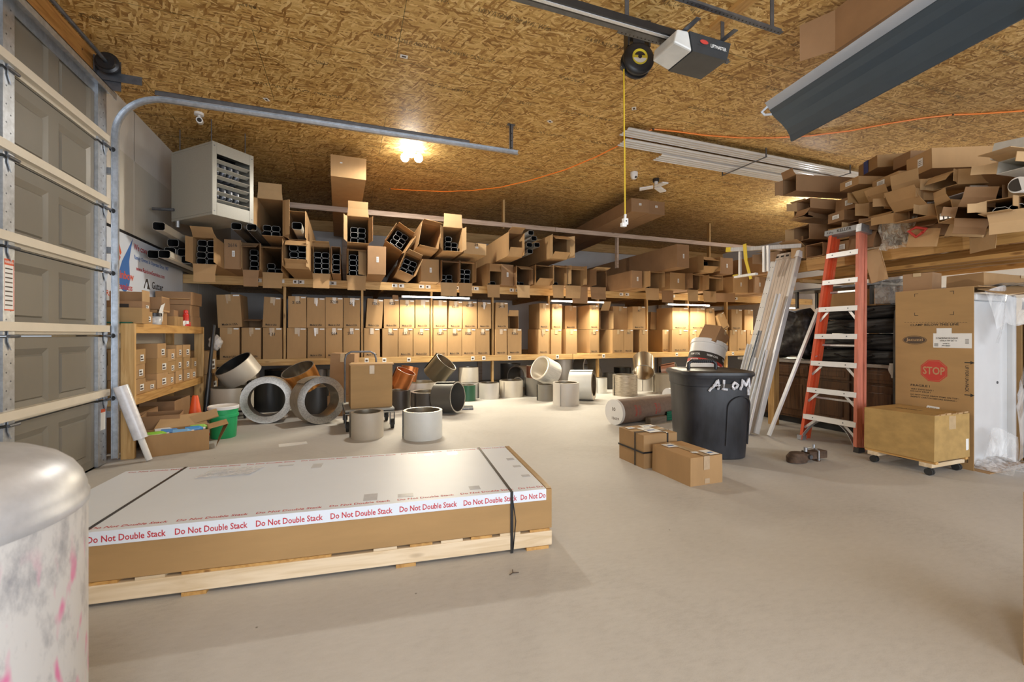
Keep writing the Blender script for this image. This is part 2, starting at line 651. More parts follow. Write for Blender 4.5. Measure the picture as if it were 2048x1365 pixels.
def thing(name, label, cat, loc=(0, 0, 0), rot=(0, 0, 0), group=None):
    o = bpy.data.objects.new(name, None)
    o.empty_display_size = .05
    COL.objects.link(o)
    o.location = loc
    o.rotation_euler = rot
    return tag(o, label, cat, group)


def struct(o):
    o['kind'] = 'structure'
    return o


ORD = ('first second third fourth fifth sixth seventh eighth ninth tenth eleventh twelfth thirteenth fourteenth fifteenth sixteenth seventeenth '
       'eighteenth nineteenth twentieth').split()


def onth(n):
    """ordinal word, counted from one"""
    if n <= 20:
        return ORD[n-1]
    t = ['', '', 'twenty', 'thirty', 'forty', 'fifty'][n//10]
    return t + ('ieth' if n % 10 == 0 else '-' + ORD[n % 10 - 1])


X_, Y_, Z_ = V((1, 0, 0)), V((0, 1, 0)), V((0, 0, 1))
# ================================================================== room shell
YR, XR = -4.6, XE
b = MB(); b.box(XW-.3, XR, YR, YB+.2, -.12, 0, CONC); struct(b.build('floor'))
b = MB(); b.box(XW-.3, XR, YR, YB+.2, ZC, ZC+.05, OSB); struct(b.build('ceiling'))
b = MB(); b.box(XW-.3, XR, YB, YB+.15, 0, ZC, WALLW); struct(b.build('wall_back'))
b = MB(); b.box(XR, XR+.12, YR, YB, 0, ZC, WALLW); struct(b.build('wall_right'))
# west wall: north of the garage door, above the door, and south of it
b = MB()
DN = 5.30
b.box(XW-.15, XW, DN, YB, 0, ZC, DRY)
b.box(XW-.15, XW, YR, -.1, 0, ZC, DRY)
b.box(XW-.15, XW, -.1, DN, 3.62, ZC, DRY)
for y in (6.52, 7.74, 8.96):
    b.box(XW, XW+.0015, y-.004, y+.004, 0, ZC, DRYP)
b.box(XW, XW+.0015, DN, 8.9, 3.28, ZC, DRYP)
b.box(XW, XW+.0015, DN, 5.95, 2.25, 3.28, DRYP)
struct(b.build('wall_left'))
# timber jamb and header around the door opening
b = MB(); b.box(XW-.15, -2.20, DN-.04, DN+.03, 0, 3.66, PINEV); struct(b.build('trim_1'))
b = MB(); b.box(XW, -2.205, -.1, DN+.03, 3.53, 3.835, HEADER)
for k in range(7):
    y = .5 + k*.75
    for z in (3.60, 3.74):
        b.cyl((-2.206, y, z), (-2.203, y, z), .009, INKB, n=8)
struct(b.build('trim_2', bevel=.004))
# ledger strip on the back wall
b = MB(); b.box(XW, XR, YB-.04, YB, 3.06, 3.10, PLANK); struct(b.build('trim_3'))
b = MB(); b.box(XW, XR, YB-.05, YB, 3.62, 3.86, PINE); struct(b.build('trim_4'))

# ------------------------------------------------------------------ garage door (closed sectional door in the west wall)
door = struct(thing('door_1', 'closed sandstone raised-panel sectional garage door', 'garage door', (0, 0, 0)))
XD = -2.12
JZ = [0.0, .60, 1.19, 1.78, 2.37, 2.95, 3.50]
PY = [(4.478, 4.938), (3.893, 4.353), (3.13, 3.59), (2.545, 3.005), (1.78, 2.24), (1.195, 1.655), (.53, .99)]
for k in range(6):
    z0, z1 = JZ[k]+.004, JZ[k+1]-.004
    b = MB()
    # slab with recessed frames and raised fields
    ys = [0.0] + sorted(q for p in PY for q in p) + [5.16]
    za, zb = z0+.085, z1-.085
    b.box(XD-.05, XD, 0, 5.16, z0, za, DOORM)
    b.box(XD-.05, XD, 0, 5.16, zb, z1, DOORM)
    for i in range(0, len(ys), 2):
        b.box(XD-.05, XD, ys[i], ys[i+1], za, zb, DOORM)
    for y0, y1 in PY:
        d, e = .018, .045
        o = [(XD, y0, za), (XD, y1, za), (XD, y1, zb), (XD, y0, zb)]
        n = [(XD-d, y0+e, za+e), (XD-d, y1-e, za+e), (XD-d, y1-e, zb-e), (XD-d, y0+e, zb-e)]
        g = [(XD-d+.012, y0+e+.012, za+e+.012), (XD-d+.012, y1-e-.012, za+e+.012), (XD-d+.012, y1-e-.012, zb-e-.012), (XD-d+.012, y0+e+.012, zb-e-.012)]
        for i in range(4):
            j = (i+1) % 4
            b.quad(o[i], o[j], n[j], n[i], DOORM)
            b.quad(n[i], n[j], g[j], g[i], DOORM)
        b.quad(*g, DOORM)
    b.build('door_section', door)
for k in range(1, 6):
    z = JZ[k]
    b = MB()
    # hat-shaped reinforcing strut
    b.box(XD+.002, XD+.012, .02, 5.14, z+.012, z+.035, DOORL)
    b.box(XD+.002, XD+.055, .02, 5.14, z+.035, z+.048, DOORL)
    b.box(XD+.045, XD+.055, .02, 5.14, z+.048, z+.083, DOORL)
    b.box(XD+.002, XD+.055, .02, 5.14, z+.083, z+.096, DOORL)
    b.build('reinforcing_strut', door)
for y0, y1 in ((5.00, 5.16), (3.835, 3.95), (2.66, 2.78), (1.43, 1.55), (.02, .14)):
    for k in range(6):
        b = MB()
        b.box(XD, XD+.022, y0, y1, JZ[k]+.01, JZ[k+1]-.01, GALV)
        b.box(XD+.022, XD+.026, y0, y0+.012, JZ[k]+.01, JZ[k+1]-.01, GALV)
        for q in range(9):
            zz = JZ[k]+.05+q*.06
            b.cyl((XD+.0222, (y0+y1)/2+.02*(-1)**q, zz), (XD+.0235, (y0+y1)/2+.02*(-1)**q, zz), .006, GALVD, n=6)
        b.build('end_stile' if y0 > 4.9 or y0 < .1 else 'center_stile', door)
for yc in (5.12, 3.90, 2.72, 1.49, .08):
    for k in range(1, 6):
        z = JZ[k]
        b = MB()
        b.prism([(0, -.075), (.028, -.03), (.028, .03), (0, .075), (-.03, .03), (-.03, -.03)], 0, .006, GALV)
        b.v = [V((XD+.028+p.z, yc+p.x, z+p.y*1.25)) for p in b.v]
        b.cyl((XD+.045, yc-.05, z), (XD+.045, yc+.05, z), .011, GALVD, n=8)
        h = b.build('hinge', door)
        if yc > 5:
            b = MB()
            b.cyl((XD+.045, yc+.04, z), (XD+.045, yc+.10, z), .006, GALVD, n=8)
            b.cyl((XD+.045, yc+.085, z), (XD+.045, yc+.105, z), .023, RUBBER, n=14)
            b.build('roller', h)
b = MB(); b.box(XD-.05, XD+.0, 0, 5.16, 0.0, .018, RUBBER); b.build('bottom_seal', door)
b = MB()
b.box(XD-.01, XD+.09, .0, 5.18, 3.455, 3.462, GALV); b.box(XD+.083, XD+.09, .0, 5.18, 3.405, 3.462, GALV); b.box(XD, XD+.006, .0, 5.18, 3.37, 3.462, GALV)
b.build('top_strut', door)
b = MB()
b.box(XD+.023, XD+.0245, 3.845, 3.94, 1.36, 1.70, WLAB); b.box(XD+.0246, XD+.0255, 3.845, 3.94, 1.66, 1.70, ORINK)
b.box(XD+.0246, XD+.0255, 3.845, 3.85, 1.36, 1.70, ORINK); b.box(XD+.0246, XD+.0255, 3.935, 3.94, 1.36, 1.70, ORINK); b.box(XD+.0246, XD+.0255, 3.845, 3.94, 1.36, 1.368, ORINK)
b.text('WARNING', (XD+.026, 3.892, 1.68), (0, 1, 0), Z_, .018, WLAB, width=.08)
for q in range(9):
    b.box(XD+.0246, XD+.0253, 3.858, 3.925, 1.64-q*.03-.008, 1.64-q*.03, INKB)
b.build('warning_sticker', door)
b = MB()
b.box(XD+.023, XD+.0245, 5.05, 5.13, .33, .52, WLAB); b.box(XD+.0246, XD+.0255, 5.05, 5.13, .49, .52, ORINK)
b.build('warning_sticker', door)

# ------------------------------------------------------------------ door tracks and counterbalance
tr = thing('door_track', 'galvanised garage door track curving from the jamb out under the ceiling', 'door track', (0, 0, 0))
YT = 5.215
pts = [(-2.05, YT, .03)]
rad = .40
for i in range(13):
    a = pi - i*(pi/2)/12
    pts.append((-2.05+rad+rad*cos(a), YT, 3.09+rad*sin(a)))
pts.append((2.03, YT, 3.51))
b = MB()


def channel(b, pts, m):
    """U-shaped rolled track, open towards the door (-Y)"""
    prof = [(-.026, -.03), (-.026, .0), (.026, .0), (.026, -.03), (.022, -.03), (.022, -.004), (-.022, -.004), (-.022, -.03)]
    vs = []
    K = len(pts)
    for i, p in enumerate(pts):
        p = V(p)
        d = (V(pts[min(i+1, K-1)])-V(pts[max(i-1, 0)])).normalized()
        n = d.cross(Y_).normalized()
        for a, c in prof:
            vs.append(p + n*a + Y_*c)
    P = len(prof)
    fs = [(i*P+j, i*P+(j+1) % P, (i+1)*P+(j+1) % P, (i+1)*P+j) for i in range(K-1) for j in range(P)]
    b.add(vs, fs, m)


channel(b, pts, GALV)
b.build('track_rail', tr)
b = MB()
b.box(-1.75, 1.4, YT+.001, YT+.006, 3.53, 3.575, GALVD); b.box(-1.75, 1.4, YT+.001, YT+.035, 3.572, 3.578, GALVD)
b.build('track_angle', tr)
for z in (.45, 1.25, 2.0, 2.75):
    b = MB(); b.box(-2.35, -2.06, YT+.002, YT+.007, z-.03, z+.03, GALV); b.box(-2.35, -2.10, YT+.007, YT+.05, z-.03, z-.025, GALV)
    b.build('jamb_bracket', tr)
b = MB()
b.box(1.93, 1.97, YT+.003, YT+.009, 3.50, ZC, GALVD); b.box(1.93, 1.936, YT+.003, YT+.045, 3.50, ZC, GALVD); b.box(1.90, 2.0, YT, YT+.05, ZC-.006, ZC, GALVD)
for z in (3.57, 3.66, 3.75):
    b.cyl((1.95, YT+.0025, z), (1.95, YT+.002, z), .008, INK, n=8)
b.build('hanger', tr)
b = MB(); b.box(-2.2, -1.85, YT+.0, YT+.006, 3.60, 3.68, GALVD)
b.build('end_bracket', tr)

sh = thing('torsion_shaft', 'dark steel torsion shaft with spring and cable drum above the garage door', 'garage door spring', (-2.08, 0, 3.72))
b = MB(); b.cyl((0, .2, 0), (0, 5.28, 0), .016, GALVD); b.build('shaft', sh)
b = MB()
for i in range(60):
    y = 2.1 + i*.028
    b.cyl((0, y, 0), (0, y+.019, 0), .052, STEELB, n=16)
b.cyl((0, 2.05, 0), (0, 2.1, 0), .045, STEELB); b.cyl((0, 3.78, 0), (0, 3.86, 0), .058, STEELB)
b.build('spring', sh)
b = MB()
b.lathe([(.02, 0), (.07, .0), (.075, .02), (.095, .03), (.095, .045), (.07, .05), (.07, .09), (.03, .1), (.02, .1)], STEELB, n=28)
b.v = [V((p.x, 5.09+p.z, p.y)) for p in b.v]
b.build('cable_drum', sh)
b = MB(); b.box(-.12, .06, 5.235, 5.242, -.2, .08, GALVD); b.box(-.12, -.11, 5.17, 5.242, -.2, .08, GALVD)
b.build('bearing_plate', sh)

# ------------------------------------------------------------------ long timber shelf along the back
sf = thing('timber_shelving', 'long two-deck yellow pine shelving built along the back wall', 'shelving', (0, 0, 0))
XS0, XS1 = XW+.01, XR-.02


def timb(x0, x1, y0, y1, z0, z1, m, name, bev=.004):
    b = MB(); b.box(x0, x1, y0, y1, z0, z1, m)
    return b.build(name, sf, bevel=bev)


timb(XS0, 4.4, YS, YS+.038, .69, .80, PINE, 'lower_front_beam')
timb(4.41, XS1, YS, YS+.038, .69, .80, PINE, 'lower_front_beam')
timb(XS0, 3.3, YS, YS+.038, 2.0, 2.14, HEADER if False else PINE, 'upper_front_beam')
timb(3.31, XS1, YS, YS+.038, 2.0, 2.14, PINE, 'upper_front_beam')
timb(XS0, XS1, YS+.038, YB-.06, .785, .80, OSB, 'lower_deck', 0)
timb(XS0, XS1, YS+.038, YB-.06, 2.125, 2.14, OSB, 'upper_deck', 0)
timb(XS0, 4.0, YS, YS+.038, 3.32, 3.41, PLANK, 'top_rail')
timb(4.005, XS1, YS, YS+.038, 3.32, 3.41, PLANK, 'top_rail')
for x in (-1.2, .6, 2.4, 4.2, 6.0, 7.8, 9.6):
    timb(x-.02, x+.02, YS+.04, YB-.06, 2.0, 2.124, PINEY, 'upper_joist')
    timb(x-.02, x+.02, YS+.04, YB-.06, .69, .784, PINEY, 'lower_joist')
POSTPX = [568.5, 724.5, 864, 987, 1100, 1199, 1297, 1379, 1457]
for px in POSTPX:
    x = atY(px, HY, YS).x
    timb(x-.019, x+.019, YS+.04, YS+.125, 0 if px in (724.5, 987, 1199, 1457) else .80, 2.0, PINEV, 'post')
for px in (1235,):
    x = atY(px, HY, YS+.06).x
    timb(x-.022, x+.022, YS+.04, YS+.13, 2.66, 3.41, PLANK, 'upper_post')
for px in (1010, 1424):
    x = atY(px, HY, YS-.02).x
    timb(x-.02, x+.02, YS+.04, YS+.125, 3.3 if px == 1010 else 3.0, ZC, PINEV, 'hanger_post')
for px in (690, 960, 1320, 1460):
    x = atY(px, HY, YB-.1).x
    struct_b = MB(); struct_b.box(x-.06, x+.06, YB-.10, YB-.052, 0, 3.62, PLANK); timb_ = struct_b.build('wall_stud', sf)
# labels stapled to the beams
XL = [.32, .62, 1.05, 2.25, 2.47, 3.0, 4.05, 5.15, 6.0, 7.1, 7.9, 8.8]
for x in XL:
    b = MB(); b.box(x-.033, x+.033, YS-.002, YS-.0005, .71, .785, WLAB)
    b.box(x-.02, x+.02, YS-.0025, YS-.0021, .73, .762, INKB)
    b.build('shelf_tag', sf)
for x in (-1.35, -1.2, -1.02, -.80, -.72, -.30, -.22, .16, .24, .80, .92, 1.28, 1.40, 1.72, 1.84, 1.96, 2.20, 2.32, 3.05, 3.17, 4.0, 5.6, 5.75, 6.3, 7.0, 8.9):
    b = MB(); b.box(x-.045, x+.045, YS-.002, YS-.0005, 2.055, 2.115, WLAB)
    b.box(x-.03, x+.002, YS-.0025, YS-.0021, 2.068, 2.102, INKB)
    b.build('shelf_tag', sf)

# led tubes clipped under the upper deck
for i, (xa, xb) in enumerate(TUBES):
    t = thing('led_tube_light', 'lit white tube light under the upper deck, %s from the left end' % ORD[i], 'tube light', ((xa+xb)/2, 7.99, 1.88), group='tube lights under the shelf')
    L = (xb-xa)/2
    b = MB(); b.cyl((-L, 0, 0), (L, 0, 0), .014, emit('tube_glow', (1, .93, .80), 26), n=12); b.build('tube', t)
    b = MB(); b.box(-L-.02, L+.02, .016, .05, -.012, .012, WHITEP); b.box(-L-.02, -L, -.016, .05, -.018, .018, WHITEP); b.box(L, L+.02, -.016, .05, -.018, .018, WHITEP); b.build('channel', t)
    b = MB()
    for s in (-.8, .8):
        b.tube([(L*s, .033, .01), (L*s, .06, .08), (L*s, .165, .1165)], .003, STEELB, n=5)
    b.build('hanging_wire', t)

# ------------------------------------------------------------------ signboard on the west wall
sg = thing('banner_sign', 'large white gutter company signboard with blue drop on the drywall', 'sign', (XW, 6.5, 1.65))
b = MB()
b.box(.004, .018, -.80, 1.62, -.35, .70, WHITEG)
b.box(.004, .024, -.80, 1.62, .70, .73, STEELB)
RV, UV = (0, 1, 0), (0, 0, 1)
XO = .0186


def st(s, y, z, h, m, al='L', w_=None):
    b.text(s, (XO+.0006, y, z), RV, UV, h, m, al, w_)


b.flat([(-.27+.135*cos(a), .21+.17*sin(a)) for a in [-pi*1.08+i*pi*1.16/14 for i in range(15)]] + [(-.155, .40), (-.12, .52), (-.06, .69), (-.17, .56), (-.33, .38)], (XO, 0, 0), RV, UV, BLUEINK)
b.flat([(-.56, .66), (-.42, .62), (-.34, .47), (-.37, .44), (-.45, .57), (-.56, .60)], (XO-.0003, 0, 0), RV, UV, ORINK)
b.flat([(-.56, .42), (-.42, .46), (-.36, .42), (-.42, .32), (-.45, .12), (-.56, .12)], (XO-.0003, 0, 0), RV, UV, ORINK)
st('Rainbow', -.51, .23, .095, ORINK, 'L', .47)
st('Seamless', -.46, .10, .075, REDBOX, 'L', .385)
st('Rain Gutters , Inc.', -.68, -.01, .07, ORINK, 'L', .86)
st('SnapLock', -.28, -.09, .06, REDINK, 'L', .42)
st('We cover the North', -.04, .60, .075, REDINK, 'L', .84)
st('Family Owned & Operated Since 1987', -.03, .47, .065, BLUEINK, 'L', 1.07)
st('www.RainbowSeamless.com', .02, .35, .055, REDINK, 'L', .88)
st('Gutter', .48, .195, .095, INK, 'L', .37)
b.flat([(.23, .13), (.30, .25), (.35, .26), (.42, .13), (.38, .13), (.33, .22), (.29, .20), (.265, .13)], (XO, 0, 0), RV, UV, INK)
b.flat([(.33, .13), (.36, .20), (.43, .13)], (XO+.0003, 0, 0), RV, UV, INK)
b.build('sign_board', sg)
# ================================================================== cartons
SCRIB = ['5641', '3208', '569', '207', '823', '9 -', '772', '6210', '865', '2098', '9361', '362', '2418', '1172', '460']


def closed_carton(name, label, w_, d, h, loc, rot=(0, 0, 0), group=None, cat='carton', m=None, usa=False, num=None, tapey=0, sticker=None, jit=.003, seam=True, extra=None):
    """shut carton: front face at y = 0 facing -Y, standing on z = 0, w_ wide, d deep, h high"""
    m = m or CARD
    t = thing(name, label, cat, loc, rot, group)
    b = MB()
    b.box(-w_/2, w_/2, 0, d, 0, h, m, jit)
    if seam:
        b.box(-.004, .004, .02, d-.02, h-.0005, h+.0008, INKB)
        b.box(-.03, .03, .0, d, h, h+.0012, TAPE)
        b.box(-.03, .03, -.0045, -.0035, h*.80, h, TAPE)
    e = -.0048
    if usa:
        b.text('Made in USA', (0, e, h*.095), X_, Z_, .034, INK, width=w_*.66)
    if num:
        k = RNG.uniform(-.12, .12)
        r = V((cos(k), 0, sin(k)))
        b.text(num, (RNG.uniform(-.02, .02), e, h*RNG.uniform(.80, .86)), r, V((-sin(k), 0, cos(k))), .048, INKB, width=min(w_*.55, .032*len(num)))
    if tapey:
        x = RNG.uniform(-.03, .03)
        b.add([(x-.008, e-.0004, h*.74), (x+.012, e-.0004, h*.72), (x+.022, e-.0004, h), (x-.02, e-.0004, h)], [(0, 1, 2, 3)], TAPEC)
    if sticker is None:
        b.box(w_*.20, w_*.46, e-.0006, e, h*.945, h*.985, WLAB)
    elif sticker:
        sx, sz, sw, shh = sticker
        b.box(sx-sw/2, sx+sw/2, e-.0006, e, sz-shh/2, sz+shh/2, WLAB)
        for q in range(3):
            b.box(sx-sw*.35, sx+sw*.3, e-.001, e-.0007, sz-shh*.3+q*shh*.22, sz-shh*.3+q*shh*.22+shh*.07, INKB)
    if extra:
        extra(b, e)
    b.build('carton_body', t, bevel=.004)
    return t


def flap(parent, edge, out, length, wid, ang, m, th=.004, bend=0):
    """carton flap hinged at edge centre; ang 0 = shut, 90 = straight out of the opening, 180 = folded right back.
    edge: point, out: unit vector from the opening's centre to this edge; the opening looks along -Y"""
    out = V(out)
    side = Y_.cross(out)
    b = MB()
    a = R(ang)
    d = (-out)*cos(a) + V((0, -1, 0))*sin(a)
    n = side.cross(d)
    e = V(edge)
    taper = .012
    if bend:
        a2 = R(ang+bend)
        d2 = (-out)*cos(a2) + V((0, -1, 0))*sin(a2)
        mid = e + d*length*.5
        p = [e-side*wid/2, e+side*wid/2, mid+side*(wid/2-taper), mid-side*(wid/2-taper), mid+d2*length*.5+side*(wid/2-taper), mid+d2*length*.5-side*(wid/2-taper)]
        vs = p + [q+n*th for q in p]
        fs = [(0, 1, 2, 3), (3, 2, 4, 5), (6, 9, 8, 7), (9, 11, 10, 8), (0, 6, 7, 1), (1, 7, 8, 2), (2, 8, 10, 4), (4, 10, 11, 5), (5, 11, 9, 3), (3, 9, 6, 0)]
    else:
        p = [e-side*wid/2, e+side*wid/2, e+d*length+side*(wid/2-taper), e+d*length-side*(wid/2-taper)]
        vs = p + [q+n*th for q in p]
        fs = [(0, 1, 2, 3), (4, 7, 6, 5), (0, 4, 5, 1), (1, 5, 6, 2), (2, 6, 7, 3), (3, 7, 4, 0)]
    b.add(vs, fs, m)
    return b.build('flap', parent)


def open_carton(name, label, w_, L, h, loc, rot=(0, 0, 0), group=None, flaps=(170, 150, 172, 150), fl=(.22, .16, .24, .16), m=None, cat='carton', sticker=False, th=.005, bend=0):
    """long carton lying on z = 0 with its end at y = 0 open towards -Y; flaps: top, right, bottom, left angles or None"""
    m = m or CARD
    t = thing(name, label, cat, loc, rot, group)
    b = MB()
    b.box(-w_/2, w_/2, 0, L, 0, th, m)
    b.box(-w_/2, w_/2, 0, L, h-th, h, m)
    b.box(-w_/2, -w_/2+th, 0, L, th, h-th, m)
    b.box(w_/2-th, w_/2, 0, L, th, h-th, m)
    b.box(-w_/2+th, w_/2-th, L-th, L, th, h-th, m)
    if sticker:
        b.box(-w_/2-.001, -w_/2, .06, .10, h*.35, h*.6, WLAB)
    b.build('carton_body', t)
    for a, l, ed, out, wd in ((flaps[0], fl[0], (0, 0, h), Z_, w_), (flaps[1], fl[1], (w_/2, 0, h/2), X_, h), (flaps[2], fl[2], (0, 0, 0), -Z_, w_), (flaps[3], fl[3], (-w_/2, 0, h/2), -X_, h)):
        if a is not None:
            flap(t, ed, out, l, wd-.006, a, CARDI if RNG.random() < .4 else m, bend=bend*RNG.uniform(-1, 1))
    return t


# --- downspouts: one shared mesh, rounded rectangle pipes
def pipe_mesh(wd, ht, L, m, rim, c=.018, th=.0028):
    b = MB()

    def sec(a, d, cc):
        return [(-a+cc, -d), (a-cc, -d), (a, -d+cc), (a, d-cc), (a-cc, d), (-a+cc, d), (-a, d-cc), (-a, -d+cc)]
    o, i = sec(wd/2, ht/2, c), sec(wd/2-th, ht/2-th, c-.002)
    V0 = [(x, 0, z) for x, z in o] + [(x, L, z) for x, z in o] + [(x, 0, z) for x, z in i] + [(x, L, z) for x, z in i]
    b.add(V0, [(k, (k+1) % 8, 8+(k+1) % 8, 8+k) for k in range(8)], m)
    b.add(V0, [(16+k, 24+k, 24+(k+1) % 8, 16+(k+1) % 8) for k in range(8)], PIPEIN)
    b.add(V0, [(k, 16+k, 16+(k+1) % 8, (k+1) % 8) for k in range(8)], rim)
    return b


PIPEIN = mat('pipe_inside_shade', (.012, .012, .012), .7)  # near-black inner walls imitate the shade deep in a long pipe
PIPERIM = mat('pipe_cut_edge', (.40, .40, .38), .35, .3)
PIPEBK = paint('pipe_dark_paint', (.03, .028, .026), .45)
PIPECR = paint('pipe_cream_paint', (.62, .57, .46), .4)
PIPEGY = paint('pipe_grey_paint', (.26, .26, .25), .35)
_PIPES = {}


def pipe(label, loc, rot=(0, 0, 0), kind='b', L=2.6, wd=.108, ht=.082, group=None):
    key = (kind, L, wd, ht)
    if key not in _PIPES:
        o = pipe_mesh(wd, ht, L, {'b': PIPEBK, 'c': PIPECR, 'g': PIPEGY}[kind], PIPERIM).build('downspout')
        _PIPES[key] = o
    else:
        o = _PIPES[key].copy()
        COL.objects.link(o)
    o.location = loc
    o.rotation_euler = rot
    return tag(o, label, 'downspout', group)


# ------------------------------------------------------------------ upright cartons on the lower deck
LOWER = [  # x0 x1 (face edges), numeral, made-in mark, tape
    (439.5, 479, None, 1, 0), (483, 522, None, 1, 1), (525.5, 564, '421', 0, 1), (574, 612.6, None, 0, 1), (615, 650, None, 1, 1), (651, 685, '564', 1, 0), (687, 719.5, '207', 1, 0),
    (728, 759.6, None, 1, 0), (764.6, 795.7, '762', 0, 0), (797, 825.6, '1172', 1, 0), (827, 859, '172', 1, 0), (867, 894, '6235', 1, 0), (895, 923, '864', 1, 0), (924, 951.4, '2087', 1, 0),
    (952, 979, '365', 1, 0), (991, 1013.7, None, 1, 0), (1015.4, 1043, '9361', 1, 0), (1077, 1098, None, 1, 1), (1102, 1123, None, 0, 0), (1132, 1154, None, 0, 0), (1180, 1203, '1178', 1, 0),
    (1225, 1247.5, None, 1, 0), (1248, 1266, '362', 1, 0), (1280, 1298, None, 0, 0), (1325, 1337, None, 1, 0), (1344, 1378, None, 1, 0), (1380, 1393, None, 1, 0), (1394, 1413, None, 1, 0),
    (1414, 1434, None, 1, 1), (1435, 1453, None, 1, 0), (1460.5, 1474, None, 0, 0), (1475, 1492, None, 1, 0), (1494, 1512, None, 1, 0)]
UPPER = [
    (436, 484, None, 1, 1, -3), (525, 559, None, 1, 1, 2.5), (576.5, 612.7, '2 05', 0, 0, 0), (614, 650, None, 1, 1, 0), (651, 686, '3208', 1, 0, 0), (687, 720, '501', 1, 1, 0),
    (731, 763, '7563', 1, 0, 4), (768, 798, '823', 1, 0, 0), (799.5, 829, '9 -', 1, 0, 0), (831, 859, None, 1, 1, 0), (867, 894, None, 1, 0, 0), (897, 923.5, '6210', 1, 0, 1.5), (925.5, 954, 'KIT 5250', 1, 0, 0),
    (956, 982, '581', 1, 1, 0), (991.5, 1016, '2418', 1, 0, 0), (1079, 1102, None, 1, 1, 0), (1104.5, 1124, '860', 1, 0, 0), (1130, 1153, None, 1, 0, 0), (1180, 1203, '250', 1, 0, 0), (1226, 1254.5, None, 0, 0, 0), (1255, 1291, '417', 1, 0, 0),
    (1345, 1378.5, None, 1, 0, 0), (1380, 1410, None, 1, 0, 0), (1463, 1484, None, 1, 0, 0), (1489, 1506, None, 0, 0, 0)]
SET_BACK = {('U', 1130): 8.62, ('U', 1226): 8.35, ('L', 1325): 8.25, ('U', 1489): 8.3}


def row(rows, key, z0, zt, word):
    n = 0
    last = -99
    for r in rows:
        n += 1
        Yf = SET_BACK.get((key, r[0]), 8.155)
        xa, xb = atY(r[0], HY, Yf).x, atY(r[1], HY, Yf).x
        xa = max(xa, last+.004)
        for pp in POSTPX:
            xp = atY(pp, HY, YS).x
            if xa < xp+.021 and xb > xp-.021 and Yf < YS+.13:
                if (xa+xb)/2 < xp:
                    xb = xp-.026
                else:
                    xa = xp+.026
        roll = r[5] if len(r) > 5 else 0
        last = xb + (abs(sin(R(roll)))*.2 if roll else 0)
        h = zt - z0 + RNG.uniform(-.022, .004)
        if key == 'L':
            h = zt - z0 - .004
        dsc = ''
        if r[2]:
            dsc = ' numbered by hand'
        lab = 'upright carton, %s from the left end in the long shelf %s row' % (onth(n), word)
        closed_carton('carton', lab, xb-xa, .56, h, ((xa+xb)/2, Yf, z0), (0, R(roll), 0), 'upright cartons on the long shelf', usa=r[3], num=r[2], tapey=r[4], m=CARD)


row(LOWER, 'L', .802, 1.317, 'bottom')
row(UPPER, 'U', 1.318, 1.84, 'top')
# fallen and odd cartons in the top row
p = atY(1423, HY, 8.155)
closed_carton('carton', 'pale brown carton leaning askew above the shelf row near the tilted white drum', .235, .5, .50, (p.x+.02, 8.155, 1.335), (0, R(-7), 0), None, usa=1, num='560')
p = atY(1449, HY, 8.155)
closed_carton('carton', 'small brown carton toppled over beside the leaning one on the shelf', .22, .5, .40, (p.x, 8.10, 1.345), (0, R(-28), 0), None, usa=1)
p = atY(1028, HY, 8.2)
open_carton('carton', 'squat open carton with raised flaps on the bottom row of the shelf', .23, .5, .26, (p.x, 8.25, 1.318), (0, 0, 0), None, flaps=(160, None, 150, None), fl=(.12, .1, .1, .1))
p = atY(1216, HY, 8.3)
open_carton('carton', 'dark gaping carton with bent flaps on the top row of the shelf', .22, .5, .42, (p.x-.02, 8.4, 1.318), (0, 0, 0), None, flaps=(150, 95, None, None), m=CARDD)
p = atY(503, HY, 8.3)
open_carton('carton', 'low empty carton with a dark mouth in the top row gap of the shelf', .30, .5, .14, (p.x, 8.35, 1.318), (0, 0, 0), None, flaps=(75, None, None, None), fl=(.1, .1, .1, .1), m=CARDD)
p = atY(1330, HY, 8.6)
closed_carton('carton', 'carton pushed far back behind the wide pale carton on the shelf', .42, .5, .42, (p.x-.1, 8.75, 1.318), (0, R(3), 0), None)
# small orange-brown box wedged under the upper deck
b_ = atY(791, 592, 8.2)
closed_carton('small_box', 'small red-brown box perched on the upright cartons under the upper deck', .10, .12, .075, (b_.x, 8.2, 1.842), (0, 0, 0), None, m=CARDD, sticker=False, seam=False, cat='box')

# ------------------------------------------------------------------ long gutter cartons on the upper deck
GR = 'long cartons on the upper deck'


def span(x0, x1, yb, zb, Yf=None):
    """world span of an end face whose lower edge shows at row yb and rests at height zb"""
    xm = (x0+x1)/2
    if Yf is None:
        Yf = atZ(xm, yb, zb).y
    return atY(x0, yb, Yf).x, atY(x1, yb, Yf).x, Yf


ZD = 2.141
PN = [0]


def fill(xc, Y, z, wi, hi, desc, n, tilt=0, kind='b', group=None, yo=.10, skip=0):
    """downspouts packed into an opening wi x hi whose lower middle is (xc, Y, z)"""
    cols = max(1, int(wi/.110))
    rows = max(1, int(hi/.084))
    k = 0
    for r in range(rows):
        for c in range(cols):
            if k >= n:
                return
            k += 1
            lx, lz = (c-(cols-1)/2)*.1095, .043+r*.0835
            x = xc + lx*cos(tilt) + lz*sin(tilt)
            zz = z + lz*cos(tilt) - lx*sin(tilt)
            pipe('black downspout end inside %s' % desc, (x, Y+yo+RNG.uniform(-.02, .05), zz), (0, tilt, 0), kind, group='downspouts inside ' + desc)


